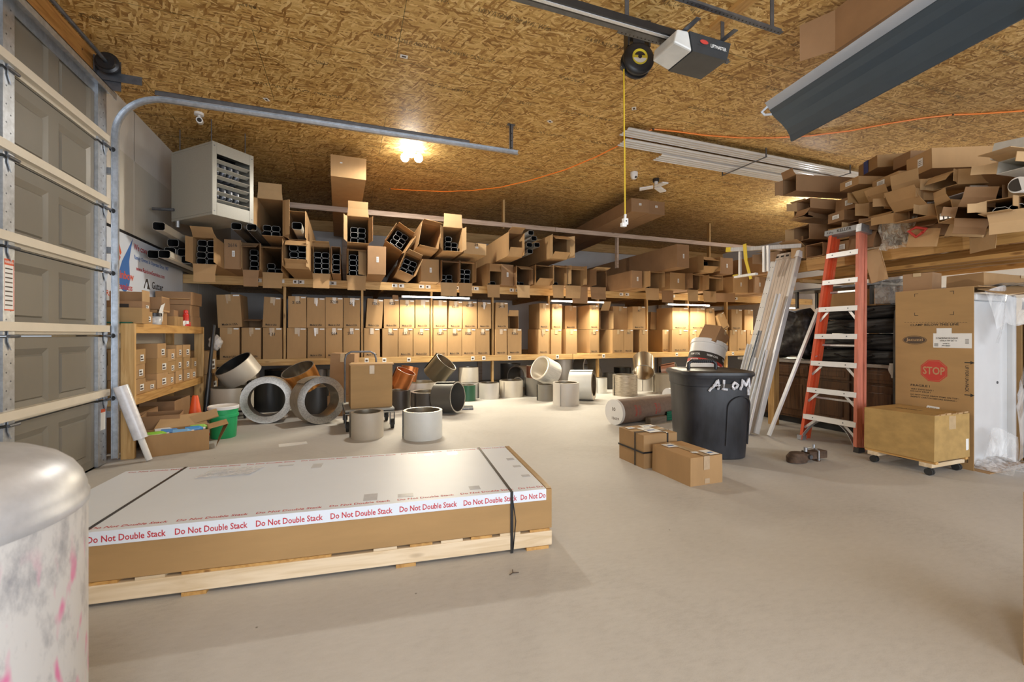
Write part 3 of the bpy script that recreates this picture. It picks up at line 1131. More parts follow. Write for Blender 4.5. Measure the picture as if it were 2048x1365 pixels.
ROWA = [  # x0 x1 ybot height, kind(open/closed), flaps, pipes, words
    (385, 434, 529, .36, 'o', (120, 88, 172, 110), 8, 'open carton under the unit heater'),
    (437, 482, 538, .42, 'c', None, 0, 'shut carton with a white tag under the unit heater'),
    (484, 519, 541, .40, 'o', (60, 110, 174, 178), 4, 'open carton right of the shut carton by the heater'),
    (523, 567, 546, .40, 'o', (70, 100, 168, 115), 3, 'half-empty open carton with a creased flap'),
    (570, 619, 538, .40, 'o', (65, 85, 60, 100), 8, 'open carton with a full grid of pipes'),
    (623, 661, 548, .42, 'o', (110, 95, 168, 90), 9, 'open carton with three columns of pipes'),
    (663, 681, 548, .42, 'o', (None, None, None, 92), 4, 'slim open carton beside the full one'),
    (693, 733, 552, .42, 'o', (80, 40, 172, 112), 8, 'open carton below the tall upright mouth'),
    (735, 772, 549, .44, 'c', None, 0, 'plain shut carton under the tilted one'),
    (842, 878, 564, .40, 'c', None, 0, 'shut carton half in shade'),
    (880, 915, 566, .40, 'o', (70, 96, 176, 112), 4, 'open carton above the first tube light'),
    (916, 945, 567, .40, 'o', (75, 110, 176, 90), 6, 'open carton with a folded top flap above the tube light'),
    (973, 1000, 572, .40, 'o', (40, 95, 176, 80), 3, 'open carton with a torn pale flap'),
    (1001, 1027, 573, .40, 'c', None, 0, 'shut carton with a tag beside the torn one'),
    (1029, 1060, 571, .36, 'o', (70, 100, 176, 105), 2, 'dark open carton in mid shelf'),
    (1069, 1099, 571, .38, 'o', (75, 92, 60, 105), 2, 'carton with half-shut flaps in mid shelf'),
    (1101, 1128, 571, .38, 'o', (70, 95, 178, 100), 2, 'carton left of the double-flap one'),
    (1130, 1162, 572, .38, 'o', (60, 100, 178, 75), 2, 'double-flap carton by the white back wall'),
    (1180, 1212, 575, .34, 'o', (95, 60, 178, 80), 2, 'low carton by the big pale shut one'),
    (1264, 1284, 576, .34, 'c', None, 0, 'big pale shut carton lying askew'),
    (1290, 1318, 577, .34, 'o', (80, 92, 176, 88), 2, 'open carton right of the big pale one'),
    (1340, 1371, 579, .34, 'c', None, 0, 'big shut carton with bright tape'),
    (1374, 1396, 580, .34, 'o', (75, 60, 176, 88), 2, 'dark-mouthed carton past the big taped one'),
    (1405, 1432, 583, .34, 'o', (70, 92, 176, 100), 1, 'carton under the hanging brown flaps'),
    (1466, 1496, 586, .36, 'c', None, 0, 'shut carton with a pale sticker'),
    (1499, 1531, 586, .36, 'c', None, 0, 'shut carton near the leaning planks'),
    (1533, 1552, 588, .34, 'o', (95, 85, 176, 92), 2, 'narrow open carton near the leaning planks'),
    (1555, 1576, 589, .34, 'o', (60, 96, 176, 100), 3, 'open carton right behind the leaning planks')]


def fronts(rows, zb):
    out = []
    for r in rows:
        z = zb(r)
        Yf = span(r[0], r[1], r[2], z)[2]
        out.append(Yf)
    return out


def limit(fp, ys, i):
    """keep side flaps out of a neighbour that stands farther forward"""
    fp = list(fp)
    if fp[1] and fp[1] > 88 and i+1 < len(ys) and ys[i+1] < ys[i]+.02:
        fp[1] = 86
    if fp[3] and fp[3] > 88 and i > 0 and ys[i-1] < ys[i]+.02:
        fp[3] = 86
    return fp


last = -9
TOPS = {}
YA = [min(max(q, 6.9), 7.9) for q in fronts(ROWA, lambda r: ZD)]
for i, (x0, x1, yb, h, k, fp, np_, wd_) in enumerate(ROWA):
    if fp:
        fp = limit(fp, YA, i)
    xa, xb, Yf = span(x0, x1, yb, ZD)
    Yf = min(max(Yf, 6.9), 7.9)
    xa, xb = atY(x0, yb, Yf).x, atY(x1, yb, Yf).x
    xa = max(xa, last+.006)
    last = xb
    L = YB-.17-Yf
    TOPS[i] = (xa, xb, Yf, ZD+h)
    if k == 'c':
        closed_carton('gutter_carton', 'long %s, lower tier' % wd_, xb-xa, L, h, ((xa+xb)/2, Yf, ZD), (0, 0, 0), GR, m=CARDD if i % 3 else CARD, seam=False, sticker=(.01, h*.52, .035, .085), num='2616' if i == 1 else None)
    else:
        w_ = xb-xa
        open_carton('gutter_carton', 'long %s, lower tier' % wd_, w_, L, h, ((xa+xb)/2, Yf, ZD), (0, 0, 0), GR, flaps=fp, fl=(.20, min(.2, w_*.5), .24, min(.2, w_*.5)), m=CARDD if i % 4 == 2 else CARD, bend=12)
        if np_:
            fill((xa+xb)/2, Yf, ZD+.006, w_-.014, h-.014, 'the ' + wd_, np_, yo=.06 if np_ > 4 else .22)

ROWB = [
    (514, 566, 472, .52, 'o', (178, 122, None, 118), 4, 0, 'tall open carton with loose pipes under the top rail'),
    (577, 613, 480, .42, 'o', (None, 92, None, 115), 0, 0, 'open carton with a long pale side'),
    (694, 738, 486, .40, 'o', (176, 112, None, 112), 6, 0, 'tall upright-mouthed carton below the rail'),
    (772, 812, 508, .38, 'o', (95, 100, 95, 100), 9, 32, 'open carton tipped on its corner'),
    (836, 876, 502, .42, 'o', (94, 92, 94, 92), 0, 9, 'empty open carton glowing inside'),
    (886, 925, 503, .40, 'o', (174, 100, None, 118), 5, 0, 'open carton with a raised pale flap'),
    (1014, 1044, 514, .42, 'o', (110, 86, 45, 92), 0, 0, 'half-shut carton with a long lit side'),
    (1100, 1134, 518, .42, 'o', (70, 115, 60, 100), 1, 0, 'topmost carton by the white back wall'),
    (1354, 1378, 531, .44, 'c', None, 0, 0, 'very long dark carton whose side shows'),
    (1395, 1426, 545, .32, 'o', (60, 92, 60, 100), 1, 0, 'carton with one pipe sticking out'),
    (1440, 1466, 548, .34, 'c', None, 0, 0, 'plain brown carton above the hanging flaps'),
    (1534, 1551, 545, .40, 'c', None, 0, 0, 'long carton just left of the yellow trestle'),
    (1553, 1576, 550, .34, 'o', (80, 100, 60, 92), 0, 0, 'carton behind the yellow trestle')]
last = -9
YBF = [min(max(q, 6.8), 7.8) for q in fronts(ROWB, lambda r: 2.592 if r[0] < 1300 else 2.50)]
for i, (x0, x1, yb, h, k, fp, np_, tilt, wd_) in enumerate(ROWB):
    zb = 2.592 if x0 < 1300 else 2.50
    xa, xb, Yf = span(x0, x1, yb, zb)
    Yf = min(max(Yf, 6.8), 7.8)
    xa, xb = atY(x0, yb, Yf).x, atY(x1, yb, Yf).x
    xa = max(xa, last+.01)
    if xb-xa < .2:
        xb = xa+.2
    last = xb+.02
    L = min(3.4, YB-.17-Yf)
    tl = R(tilt)
    w_ = xb-xa
    xc = (xa+xb)/2
    lift = sin(tl)*w_/2 if tilt else 0
    if k == 'c':
        closed_carton('gutter_carton', 'long %s, upper tier' % wd_, w_, L, h, (xc, Yf, zb), (0, 0, 0), GR, m=CARDD, seam=False, sticker=(.01, h*.5, .035, .085))
    else:
        open_carton('gutter_carton', 'long %s, upper tier' % wd_, w_, L, h, (xc - h*.25*sin(tl), Yf, zb+lift), (0, tl, 0), GR, flaps=fp, fl=(.22, min(.2, w_*.5), .2, min(.2, w_*.5)), bend=12)
        if np_:
            fill(xc - h*.25*sin(tl) + .006*sin(tl), Yf, zb+lift+.006, w_-.014, h-.014, 'the ' + wd_, np_, tilt=tl, yo=.1)
# leaning carton with pipes below the tipped one
xa, xb, Yf = span(790, 826, 566, ZD)
open_carton('gutter_carton', 'open carton slumped sideways with pipes showing, lower tier', .26, 3.2, .33, ((xa+xb)/2-.06, 7.35, ZD+.055), (0, R(22), 0), GR, flaps=(100, 95, 95, 100), fl=(.18, .14, .18, .14))
fill((xa+xb)/2-.06, 7.35, ZD+.062, .24, .31, 'the slumped sideways carton', 6, tilt=R(22))
# folded flap board lying on the tier
p = atY(953, 506, 7.25)
closed_carton('gutter_carton', 'flattened pale carton end with creases between two upper tier cartons', .40, 2.6, .20, (p.x, 7.35, 2.592), (0, R(2), 0), GR, m=CARDI, seam=False, num='29', sticker=(.03, .12, .05, .03))
# bent brown boards hanging over the beam
for (x0, x1, y1, ro, lab) in ((1142, 1176, 607, 8, 'loose brown cardboard drooping over the beam by the second tube'), (1432, 1466, 604, -10, 'loose brown cardboard drooping over the beam near the white drum'), (1322, 1346, 605, 4, 'narrow brown cardboard hanging over the third tube')):
    A_, B_ = atY(x0, y1, 7.62), atY(x1, y1, 7.62)
    w_ = B_.x-A_.x
    b = MB()
    b.box(-w_/2, w_/2, 0, .52, -.008, -.002, CARDD)
    b.box(-w_/2, w_/2, 0, .006, A_.z-ZD, -.008, CARDD, .006)
    tag(b.build('cardboard_flap', None, ((A_.x+B_.x)/2, 7.60, ZD), (0, 0, R(ro))), lab, 'cardboard')
# loose downspouts beside the signboard, stacked on the deck
for x, Y, z, k, lab in ((-2.235, 6.62, 2.192, 'b', 'black loose downspout end, lowest and nearest the wall by the signboard'), (-2.105, 6.56, 2.192, 'c', 'short-looking cream loose downspout low in the bundle by the signboard'), (-1.985, 6.95, 2.192, 'b', 'dark loose downspout low beside the carton under the heater'),
                        (-2.17, 6.95, 2.293, 'g', 'grey-rimmed loose downspout second up in the bundle by the signboard'), (-2.04, 7.0, 2.293, 'b', 'dark loose downspout second up, touching the open carton'), (-2.12, 6.9, 2.394, 'b', 'dark loose downspout just under the topmost cream one'),
                        (-2.10, 6.38, 2.494, 'c', 'cream loose downspout jutting out topmost above the signboard')):
    pipe(lab, (x, Y, z), (0, 0, 0), k, L=3.2, wd=.122, ht=.098)
for px, lab in ((472, 'black downspout lying alone just under the heater'), (503, 'black downspout lying just beside the tall open carton')):
    p = atY(px, 457, 6.6)
    pipe(lab, (p.x, 6.62, 2.613), (0, 0, 0), 'b', L=3.2, wd=.118, ht=.09)
for k, (px, py) in enumerate(((1062, 466), (1068, 477), (1059, 490), (1074, 490), (1060, 503))):
    p = atY(px, py, 7.35)
    pipe('pale-rimmed grey downspout, %s in the loose bundle beside the topmost cartons' % ORD[k], p, (0, 0, 0), 'g', L=3.4, wd=.108, ht=.082, group='loose grey downspouts')
p = atY(594, 452, 6.75)
pipe('cream downspout sticking out of the carton with the long pale side', p, (0, 0, 0), 'c', L=2.6, wd=.125, ht=.1)
p = atY(1411, 528, 7.2)
pipe('white downspout poking out of a carton near the end of the upper deck', p, (0, 0, 0), 'c', L=2.0, wd=.12, ht=.09)

# ceiling-hung long cartons resting on the top rail
closed_carton('ceiling_carton', 'tall long carton lying on the top rail close under the ceiling', .47, 4.0, .30, (.02, 6.62, 3.413), (0, 0, R(1)), None, m=CARD, sticker=(-.1, .2, .03, .02), seam=False)
p = atZ(1272, 428, 3.413)
closed_carton('ceiling_carton', 'long dark carton over the rail, nearer the heater of two side by side', .36, 4.2, .24, (p.x, 6.62, 3.413), (0, 0, R(-4)), 'two long cartons over the rail', m=CARDD, sticker=(0, .14, .05, .04), seam=False)
closed_carton('ceiling_carton', 'long dark carton over the rail, nearer the ladder of two side by side', .36, 4.2, .24, (p.x+.37, 6.64, 3.413), (0, 0, R(-4)), 'two long cartons over the rail', m=CARDD, sticker=(0, .14, .05, .04), seam=False)
# ================================================================== metal coils
COILS = []
def coil_mesh(Ro, Ri, h, m, inner=None, edge=None, tail=True):
    """rolled sheet: outer face, edge rings, bare inner face and a loose tail lip"""
    inner = inner or BARE
    edge = edge or EDGE
    b = MB()
    b.lathe([(Ro, 0, m), (Ro, h, edge), ((Ro*2+Ri)/3, h-.003, edge), (Ri, h, inner), (Ri, 0, edge), (Ro, 0)], m, n=56)
    if tail:
        n = 8
        vs = []
        for i in range(n+1):
            a = 2.3 + i*.06
            r = Ro + .002 + .0016*i
            for z in (.002, h-.002):
                vs.append((r*cos(a), r*sin(a), z))
        fs = [(2*i, 2*i+2, 2*i+3, 2*i+1) for i in range(n)]
        b.add(vs, fs, m)
        b.add([(x*1.004, y*1.004, z) for x, y, z in vs], fs, m)
    return b


def coil(label, x0, x1, yt, yb, m, z0=0.0, th=.03, group='standing coils of sheet metal', inner=None, edge=None, name='metal_coil'):
    k = (x1-x0)/2/FPX
    Df = (CAMZ-z0)*FPX/(yb-HY)
    Ro = k*Df/(1-k)
    h = CAMZ-(yt-HY)*Df/FPX-z0
    c = atD((x0+x1)/2, HY, Df+Ro)
    o = coil_mesh(Ro, Ro-th, h, m, inner, edge).build(name, None, (c.x, c.y, z0), (0, 0, R(RNG.uniform(0, 60))))
    o['top'] = z0+h
    TOP[label] = z0+h
    del o['top']
    if z0 == 0:
        COILS.append(o)
    return tag(o, label, 'metal coil', group)


TOP = {}


def tcoil(label, center, axis, Ro, Ri, h, m, inner=None, edge=None, group=None, spin=0, name='metal_coil'):
    """coil whose axis leans; center is the middle of the roll"""
    ax = V(axis).normalized()
    q = Z_.rotation_difference(ax)
    b = coil_mesh(Ro, Ri, h, m, inner, edge)
    b.v = [V((p.x, p.y, p.z-h/2)) for p in b.v]
    o = b.build(name, None, V(center))
    o.rotation_mode = 'QUATERNION'
    o.rotation_quaternion = q
    COILS.append(o)
    return tag(o, label, 'metal coil', group)


G = None
coil('white sheet metal coil standing out on the open floor', 808, 884, 827, 884, C_WHITE, group=G)
coil('clay-coloured metal coil standing in front of the platform cart wheel', 703.5, 766, 829, 882, C_TAN, group=G)
coil('dark bronze metal coil standing just behind the white one', 822, 885.5, 788, 829, C_BRONZE, group=G, th=.045)
coil('wide low off-white metal coil behind the dark bronze one', 806, 876, 768, 812, C_LGREY, group=G)
coil('dark bronze metal coil standing right beside the loaded cart', 779, 820, 783, 821, C_BRONZE, group=G)
coil('dark green metal coil standing beside the tipped black roll', 917, 951, 772, 804, C_GREEN, group=G, th=.02)
coil('clay metal coil standing in front of the bare shelf post', 958, 998, 768, 800, C_LGREY, group=G, inner=C_BRUSH)
coil('cream metal coil second past the green one, in front of the dark bay', 999, 1046, 763, 796.5, C_CREAM, group=G, inner=C_BRUSH)
gz = coil('tall warm grey metal coil with a brown one on top', 1050, 1096, 760, 797.5, C_GREY, group=G)
coil('small brown metal coil sitting on the tall warm grey one', 1053, 1090, 733, 757, C_BROWN, z0=TOP['tall warm grey metal coil with a brown one on top']+.001, group=G)
coil('small dark grey metal coil tucked behind the light grey one', 1075, 1107, 771, 804, C_GREY, group=G, th=.02)
coil('light grey metal coil standing forward of the row with a dark seam', 1106, 1158, 768, 814, C_LGREY, group=G)
coil('metal coil bound round in glinting stretch film', 1226, 1274, 752, 794, C_WIRE, group=G, th=.05)
coil('pale grey metal coil under the bright bronze tilted one', 1275, 1307, 755, 783, C_LGREY, group=G)
coil('greige metal coil standing beside the black wheeled bin', 1308, 1348, 750, 787, C_GREIGE, group=G)
coil('small off-white metal coil behind the big white lying roll', 1191, 1214, 757, 788, C_WHITE, group=G, th=.02)
coil('grey metal coil hidden under the pale pink-beige one', 920, 958, 768, 799, C_LGREY, group=G)
coil('pale pink-beige metal coil stacked above the green one', 918, 957, 736, 766, C_CREAM, z0=TOP['grey metal coil hidden under the pale pink-beige one']+.001, group=G)
coil('tall black-brown metal coil back in the dark bay under the shelf', 1001, 1041, 729, 779, C_DGREY, group=G)
coil('grey metal coil high in the bay behind the white wrapped rolls', 1107, 1144, 720, 776, C_LGREY, group=G)
coil('small dark metal coil behind the stretch-wrapped one', 1207, 1230, 747, 779, C_DGREY, group=G, th=.02)
coil('black metal coil deep in the bay left of the bright bronze one', 1228, 1262, 736, 776, C_BLACK, group=G)
coil('black metal coil deep in the bay right of the bright bronze one', 1318, 1345, 735, 776, C_BLACK, group=G)
coil('grey coil back under the shelf beside the leaning brown carton', 632, 657, 740, 797, C_LGREY, group=G)
coil('grey coil between the lying ring roll and the cart', 671, 701, 782, 826, C_LGREY, group=G)
coil('greige metal coil back in the west bay behind the copper one', 655, 690, 740, 800, C_GREIGE, group=G)
# west cluster
dz = .13
coil('greige metal coil riding on the black furniture dolly', 427, 502, 779, 824, C_GREIGE, z0=dz, group=G)
coil('big greige metal coil standing behind the dolly with another tipped on it', 441, 515, 746, 826, C_GREIGE, group=G)
tcoil('greige metal coil tipped up on top of another with its dark mouth showing', atD(477, 741, 6.55), (-.50, -.32, .80), .27, .255, .26, C_GREIGE, inner=C_BLACK)
coil('black metal coil standing behind the copper-toned one', 537, 621, 742, 812, C_BLACK, group=G, inner=C_BRUSH)
tcoil('copper-gold metal coil tipped forward over the ring rolls', atD(604, 758, 6.35), (-.36, -.34, .87), .235, .22, .30, C_COPPER, inner=C_BRUSH)
coil('squat black metal coil right behind the ring roll nearer the bucket', 503, 578, 762, 826, C_BLACK, group=G)
coil('squat black metal coil right behind the ring roll nearer the cart', 602, 668, 776, 829, C_DGREY, group=G)
# ring rolls lying on the floor
c = atD(536, HY, 6.05)
tcoil('dusty thick-walled ring roll lying on edge, nearer the bucket', (c.x, c.y, .315), (.03, -1, .05), .315, .225, .26, C_WIRE, inner=BARE, edge=EDGE)
c = atD(636, HY, 6.0)
tcoil('dusty thick-walled ring roll lying on edge, nearer the cart', (c.x, c.y, .318), (.42, -.9, .03), .318, .228, .28, C_WIRE, inner=BARE, edge=EDGE)
# tilted group in the middle
tcoil('olive bronze metal coil tipped up towards the shelf beam', atD(880, 739, 7.3), (.55, -.35, .75), .20, .185, .34, C_OLIVE, inner=C_BRUSH)
c = atD(899, HY, 6.75)
tcoil('black-olive roll on its side tied with white cord', (c.x-.02, c.y, .245), (.72, -.68, .06), .235, .215, .34, C_DGREY, inner=C_DGREY)
tcoil('copper metal coil tipped over behind the cart', atD(806, 757, 7.0), (.35, -.2, .85), .155, .145, .26, C_COPR, inner=C_COPR)
tcoil('orange copper coil fallen behind the copper one', atD(818, 748, 7.4), (.2, .1, .95), .14, .13, .24, C_COPR, inner=C_COPR)
coil('copper-edged metal coil under the fallen copper ones', 784, 822, 770, 806, C_COPR, group=G)
c = atD(1092, 742, 8.3)
tcoil('stack of cream film-wrapped roll edges leaning against the bay post', c, (-.86, -.28, .40), .24, .2, .34, C_WRAPW, inner=C_CREAM)
c = atD(1165, HY, 8.1)
tcoil('big glossy white roll lying on its side with a bare core', (c.x, c.y, .275), (.75, -.66, .03), .272, .20, .42, C_WHITE, inner=C_BRUSH, edge=C_BRUSH)
c = atD(1184, 752, 10.05)
tcoil('white patterned roll lying behind the big glossy white one', c, (.55, -.8, .1), .25, .22, .30, C_WRAPW, inner=C_CREAM)
tcoil('dull steel roll lying high at the back behind the patterned white one', atD(1172, 733, 9.9), (.3, -.95, .05), .26, .23, .3, C_DGREY)
c = atD(1042, 757, 8.9)
tcoil('white roll arched on its side in the dark bay', c, (-.85, -.5, .05), .23, .205, .36, C_WHITE, inner=C_DGREY)
tcoil('small grey roll on its side under the arched white one', atD(1036, 768, 8.65), (-.4, -.9, 0), .11, .1, .2, C_GREY, inner=C_DGREY)
tcoil('bright bronze brushed coil tipped over on a grey one', atD(1287, 732, 9.0), (-.45, -.6, -.62), .215, .20, .40, C_BRUSH, inner=C_BRUSH)
tcoil('greige coil lying in the shade between the bin and the back bay', atD(1340, 745, 9.9), (.6, -.7, .2), .2, .18, .3, C_BROWN)


def bvh_of(o):
    from mathutils.bvhtree import BVHTree
    mw = o.matrix_world
    return BVHTree.FromPolygons([mw @ v.co for v in o.data.vertices], [tuple(p.vertices) for p in o.data.polygons])


def settle(objs, fixed, rounds=60, step=.02):
    """nudge interpenetrating rolls apart along the floor, the farther one away from the camera"""
    bpy.context.view_layer.update()
    fx = [bvh_of(o) for o in fixed]
    for _ in range(rounds):
        bpy.context.view_layer.update()
        tr_ = {o.name: bvh_of(o) for o in objs}
        moved = 0
        for i, p in enumerate(objs):
            if any(tr_[p.name].overlap(f) for f in fx):
                p.location += V((-p.location.x, -p.location.y, 0)).normalized()*step
                moved += 1
                continue
            for q in objs[i+1:]:
                if (p.location-q.location).length < 1.0 and tr_[p.name].overlap(tr_[q.name]):
                    d = p.location.to_2d()-q.location.to_2d()
                    far = p if p.location.to_2d().length > q.location.to_2d().length else q
                    v = far.location.to_2d().normalized()*step
                    far.location += V((v.x, v.y, 0))
                    moved += 1
        if not moved:
            break


settle(COILS, [])
# dolly under the greige coil
k = (502-427)/2/FPX
Df = (CAMZ-dz)*FPX/(824-HY)
c = atD(464.5, HY, Df+.27)
dl = thing('furniture_dolly', 'small black furniture dolly under a greige coil', 'dolly', (c.x, c.y, 0))
b = MB(); b.box(-.24, .24, -.20, .20, .095, .128, STEELB); b.build('deck', dl, bevel=.006)
for sx in (-.19, .19):
    for sy in (-.15, .15):
        b = MB(); b.cyl((sx-.013, sy, .038), (sx+.013, sy, .038), .038, RUBBER, n=18); b.box(sx-.02, sx+.02, sy-.012, sy+.012, .05, .094, STEELB)
        b.build('caster', dl)

# ------------------------------------------------------------------ platform cart with a carton
pc = thing('platform_cart', 'grey folding platform cart with a chrome hoop handle', 'cart', (.27, 5.86, 0), (0, 0, R(3)))
b = MB(); b.box(-.30, .29, -.10, .62, .215, .275, mat('cart_grey', (.36, .36, .34), .5, noise=.08)); b.box(-.305, .295, -.105, .625, .232, .25, RUBBER); b.build('platform', pc, bevel=.01)
b = MB()
hp = [(x, .57, z) for x, z in ((-.27, .276), (-.27, .86), (-.25, .93), (-.19, .965), (.06, .965), (.12, .93), (.14, .86), (.14, .276))]
b.tube(hp, .013, GALVD, n=10)
b.build('handle', pc)
for x in (-.27, .27):
    for y in (-.04, .52):
        b = MB()
        b.cyl((x-.018, y, .062), (x+.018, y, .062), .062, RUBBER, n=20)
        b.cyl((x-.02, y, .062), (x+.02, y, .062), .03, GALVD, n=14)
        b.box(x-.03, x-.022, y-.025, y+.025, .05, .2145, GALVD); b.box(x+.022, x+.03, y-.025, y+.025, .05, .2145, GALVD)
        b.build('caster', pc)
pa, pb_ = atD(701, 808, 5.72), atD(784, 808, 5.72)


def kraft_face(b, e):
    b.box(-.262, .262, -.012, -.0045, .495, .53, CARDI)


closed_carton('carton', 'square kraft carton riding on the platform cart', pb_.x-pa.x, .45, .535, ((pa.x+pb_.x)/2, 5.84, .277), (0, 0, R(3)), None, m=CARDK, sticker=False, extra=None)
b = MB(); b.box(-.27, .27, .1, .5, 0, .012, CARDI, .004)
tag(b.build('cardboard_sheet', None, ((pa.x+pb_.x)/2, 5.78, .8145), (0, 0, R(-3))), 'loose flat cardboard sheet on top of the kraft carton', 'cardboard')
p = atY(682, HY, 6.95)
closed_carton('carton', 'tall brown carton leaning behind the cart under the shelf', .34, .35, .62, (p.x, 6.98, .30), (0, R(2), R(-12)), None, m=CARDD, sticker=False)
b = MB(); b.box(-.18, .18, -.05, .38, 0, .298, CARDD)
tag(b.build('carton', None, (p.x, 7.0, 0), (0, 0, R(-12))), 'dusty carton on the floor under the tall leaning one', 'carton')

# small stuff on the floor
c = atZ(586, 889, 0)
b = MB(); b.box(-.14, .14, -.06, .06, 0.0005, .003, WLAB, .01)
tag(b.build('paper_sheet', None, (c.x, c.y, .001), (0, 0, R(12))), 'folded white paper lying on the bare floor', 'paper')
c = atZ(925, 818, 0)
b = MB(); b.box(-.17, .17, -.13, .13, 0, .03, GALVD)
tag(b.build('steel_plate', None, (c.x, c.y, 0), (0, 0, R(-14)), bevel=.008), 'flat dark grey slab on the floor before the tied roll', 'plate')
c = atZ(1027, 1150, 0)
b = MB(); b.tube([(0, 0, .003), (.02, .01, .004), (.05, .005, .003)], .0025, INKB, n=5); b.tube([(.02, .01, .004), (.03, .04, .003)], .002, INKB, n=5)
tag(b.build('twig', None, (c.x-.02, c.y, 0)), 'tiny dark twig on the concrete before the crate', 'twig')
# ================================================================== west side: unit heater, bench shelves and floor things
# unit heater hung from the ceiling
hA, hB, hC = V((-1.54, 6.30)), V((-2.18, 6.87)), V((-1.165, 6.67))
th_ = atan2((hC-hA).y, (hC-hA).x)
ht = thing('unit_heater', 'big beige louvred unit heater hung from the ceiling above the signboard', 'heater', (hA.x, hA.y, 2.67), (0, 0, th_))
FW, FD, FH = .53, .86, .90
b = MB()
b.box(0, FW, .012, FD, 0, .03, HEATM); b.box(0, FW, .012, FD, FH-.03, FH, HEATM)
b.box(0, .012, .012, FD, .03, FH-.03, HEATM); b.box(FW-.012, FW, .012, FD, .03, FH-.03, HEATM)
b.box(.012, FW-.012, FD-.02, FD, .03, FH-.03, HEATM)
b.build('casing', ht, bevel=.006)
b = MB()
b.box(0, .055, 0, .012, 0, FH, HEATM); b.box(FW-.055, FW, 0, .012, 0, FH, HEATM)
b.box(.055, FW-.055, 0, .012, 0, .16, HEATM); b.box(.055, FW-.055, 0, .012, FH-.14, FH, HEATM)
for z in (.05, .85):
    for x in (.025, FW-.025):
        b.cyl((x, -.003, z), (x, 0, z), .008, GALVD, n=8)
b.build('front_frame', ht, bevel=.003)
for k in range(6):
    z = .19 + k*.098
    b = MB(); b.bar((.056, .03, z), (FW-.056, .03, z), .06, .008, HEATM, up=(0, .45, .9)); b.build('louver', ht)
for r_ in (.60, .30):
    for k in range(4):
        b = MB()
        x = .10 + k*.085
        b.tube([(x, .32, r_+.12), (x, .14, r_+.11), (x, .085, r_+.04), (x, .085, r_-.03), (x, .14, r_-.10), (x, .32, r_-.11)], .034, GALVD, n=12)
        b.build('heat_exchanger_tube', ht)
b = MB(); b.box(.014, FW-.014, .36, .37, .03, FH-.03, STEELB); b.build('inner_baffle', ht)
for x, y in ((.05, .10), (FW-.05, .10), (.05, FD-.10), (FW-.05, FD-.10)):
    b = MB(); b.cyl((x, y, FH), (x, y, ZC-2.67), .006, GALVD, n=8); b.build('hanger_rod', ht)
b = MB(); b.cyl((-.02, FD-.1, .14), (-.16, FD+.1, .14), .018, GALVD); b.cyl((.02, .75, -.08), (.02, .75, .0), .022, GALV); b.build('gas_pipe', ht)

# security cameras and small ceiling things
p = atZ(398, 226, ZC)
t = thing('bullet_camera', 'white bullet security camera on the ceiling above the heater', 'security camera', (p.x, p.y, ZC))
b = MB(); b.cyl((0, 0, -.03), (0, 0, 0), .05, WHITEP, n=20); b.build('mount', t)
b = MB(); b.cyl((.0, .05, -.085), (.03, -.10, -.125), .035, WHITEP, n=18); b.cyl((0, 0, -.03), (.01, 0, -.085), .014, WHITEP); b.build('housing', t)
b = MB(); b.cyl((.03, -.10, -.125), (.0308, -.104, -.1262), .024, INK, n=16); b.build('lens', t)
p = atZ(1268, 345, ZC)
t = thing('dome_camera', 'white turret security camera on the ceiling by the yellow cord', 'security camera', (p.x, p.y, ZC))
b = MB(); b.cyl((0, 0, -.05), (0, 0, 0), .06, WHITEP, n=24); b.build('mount', t)
b = MB(); b.lathe([(0, -.115), (.03, -.11), (.05, -.09), (.058, -.06), (.055, -.045)], WHITEP, n=24); b.build('housing', t)
b = MB(); b.cyl((.0, -.035, -.085), (0, -.056, -.095), .018, INK, n=14); b.build('lens', t)
p = atZ(1312, 358, ZC)
t = thing('ceiling_lamp', 'unlit three-wing white ceiling lamp beside the turret camera', 'ceiling lamp', (p.x, p.y, ZC), (0, 0, R(25)))
b = MB(); b.cyl((0, 0, -.05), (0, 0, 0), .055, STEELB, n=18); b.cyl((0, 0, -.13), (0, 0, -.05), .03, WHITEP, n=16); b.build('socket', t)
for k in range(3):
    a = k*2*pi/3
    b = MB(); b.bar((.05*cos(a), .05*sin(a), -.135), (.27*cos(a), .27*sin(a), -.155), .11, .022, WHITEP); b.build('wing', t)
p = V((.86, 6.40, ZC))
t = thing('ceiling_lamp', 'lit three-bulb ceiling lamp glaring below the door track', 'ceiling lamp', p)
b = MB(); b.cyl((0, 0, -.04), (0, 0, 0), .06, WHITEP, n=20); b.build('socket', t)
GL = emit('lamp_glow', (1, .97, .88), 60)
for a in (0.3, 2.4, 4.5):
    b = MB()
    b.lathe([(0, -.06), (.035, -.055), (.055, -.03), (.06, 0), (.05, .03), (.025, .05), (.02, .07)], GL, n=20)
    b.v = [V((p_.x+.11*cos(a), p_.y+.11*sin(a), p_.z-.11)) for p_ in b.v]
    b.build('bulb', t)
for i, (px, py) in enumerate(((808, 113), (1168, 520), (1100, 243), (1268, 217), (533, 199))):
    if py < 400:
        q = atZ(px, py, ZC)
        b = MB(); b.box(-.035, .035, -.025, .025, -.0025, -.0005, WLAB); b.box(-.02, .02, -.012, .012, -.0028, -.0026, INKB)
        tag(b.build('paper_tag', None, (q.x, q.y, ZC), (0, 0, R(i*17))), 'small white paper tag stuck to the ceiling %s' % ('near the garage opener', '', 'above the turret camera', 'by the yellow cord', 'over the door track bend')[i], 'tag')

# ------------------------------------------------------------------ bench shelving along the west wall
bs = thing('bench_shelving', 'two-deck pine bench shelving against the signboard wall', 'shelving', (0, 0, 0))
BX0, BX1, BY0, BY1 = XW+.02, -1.925, 5.30, 7.43


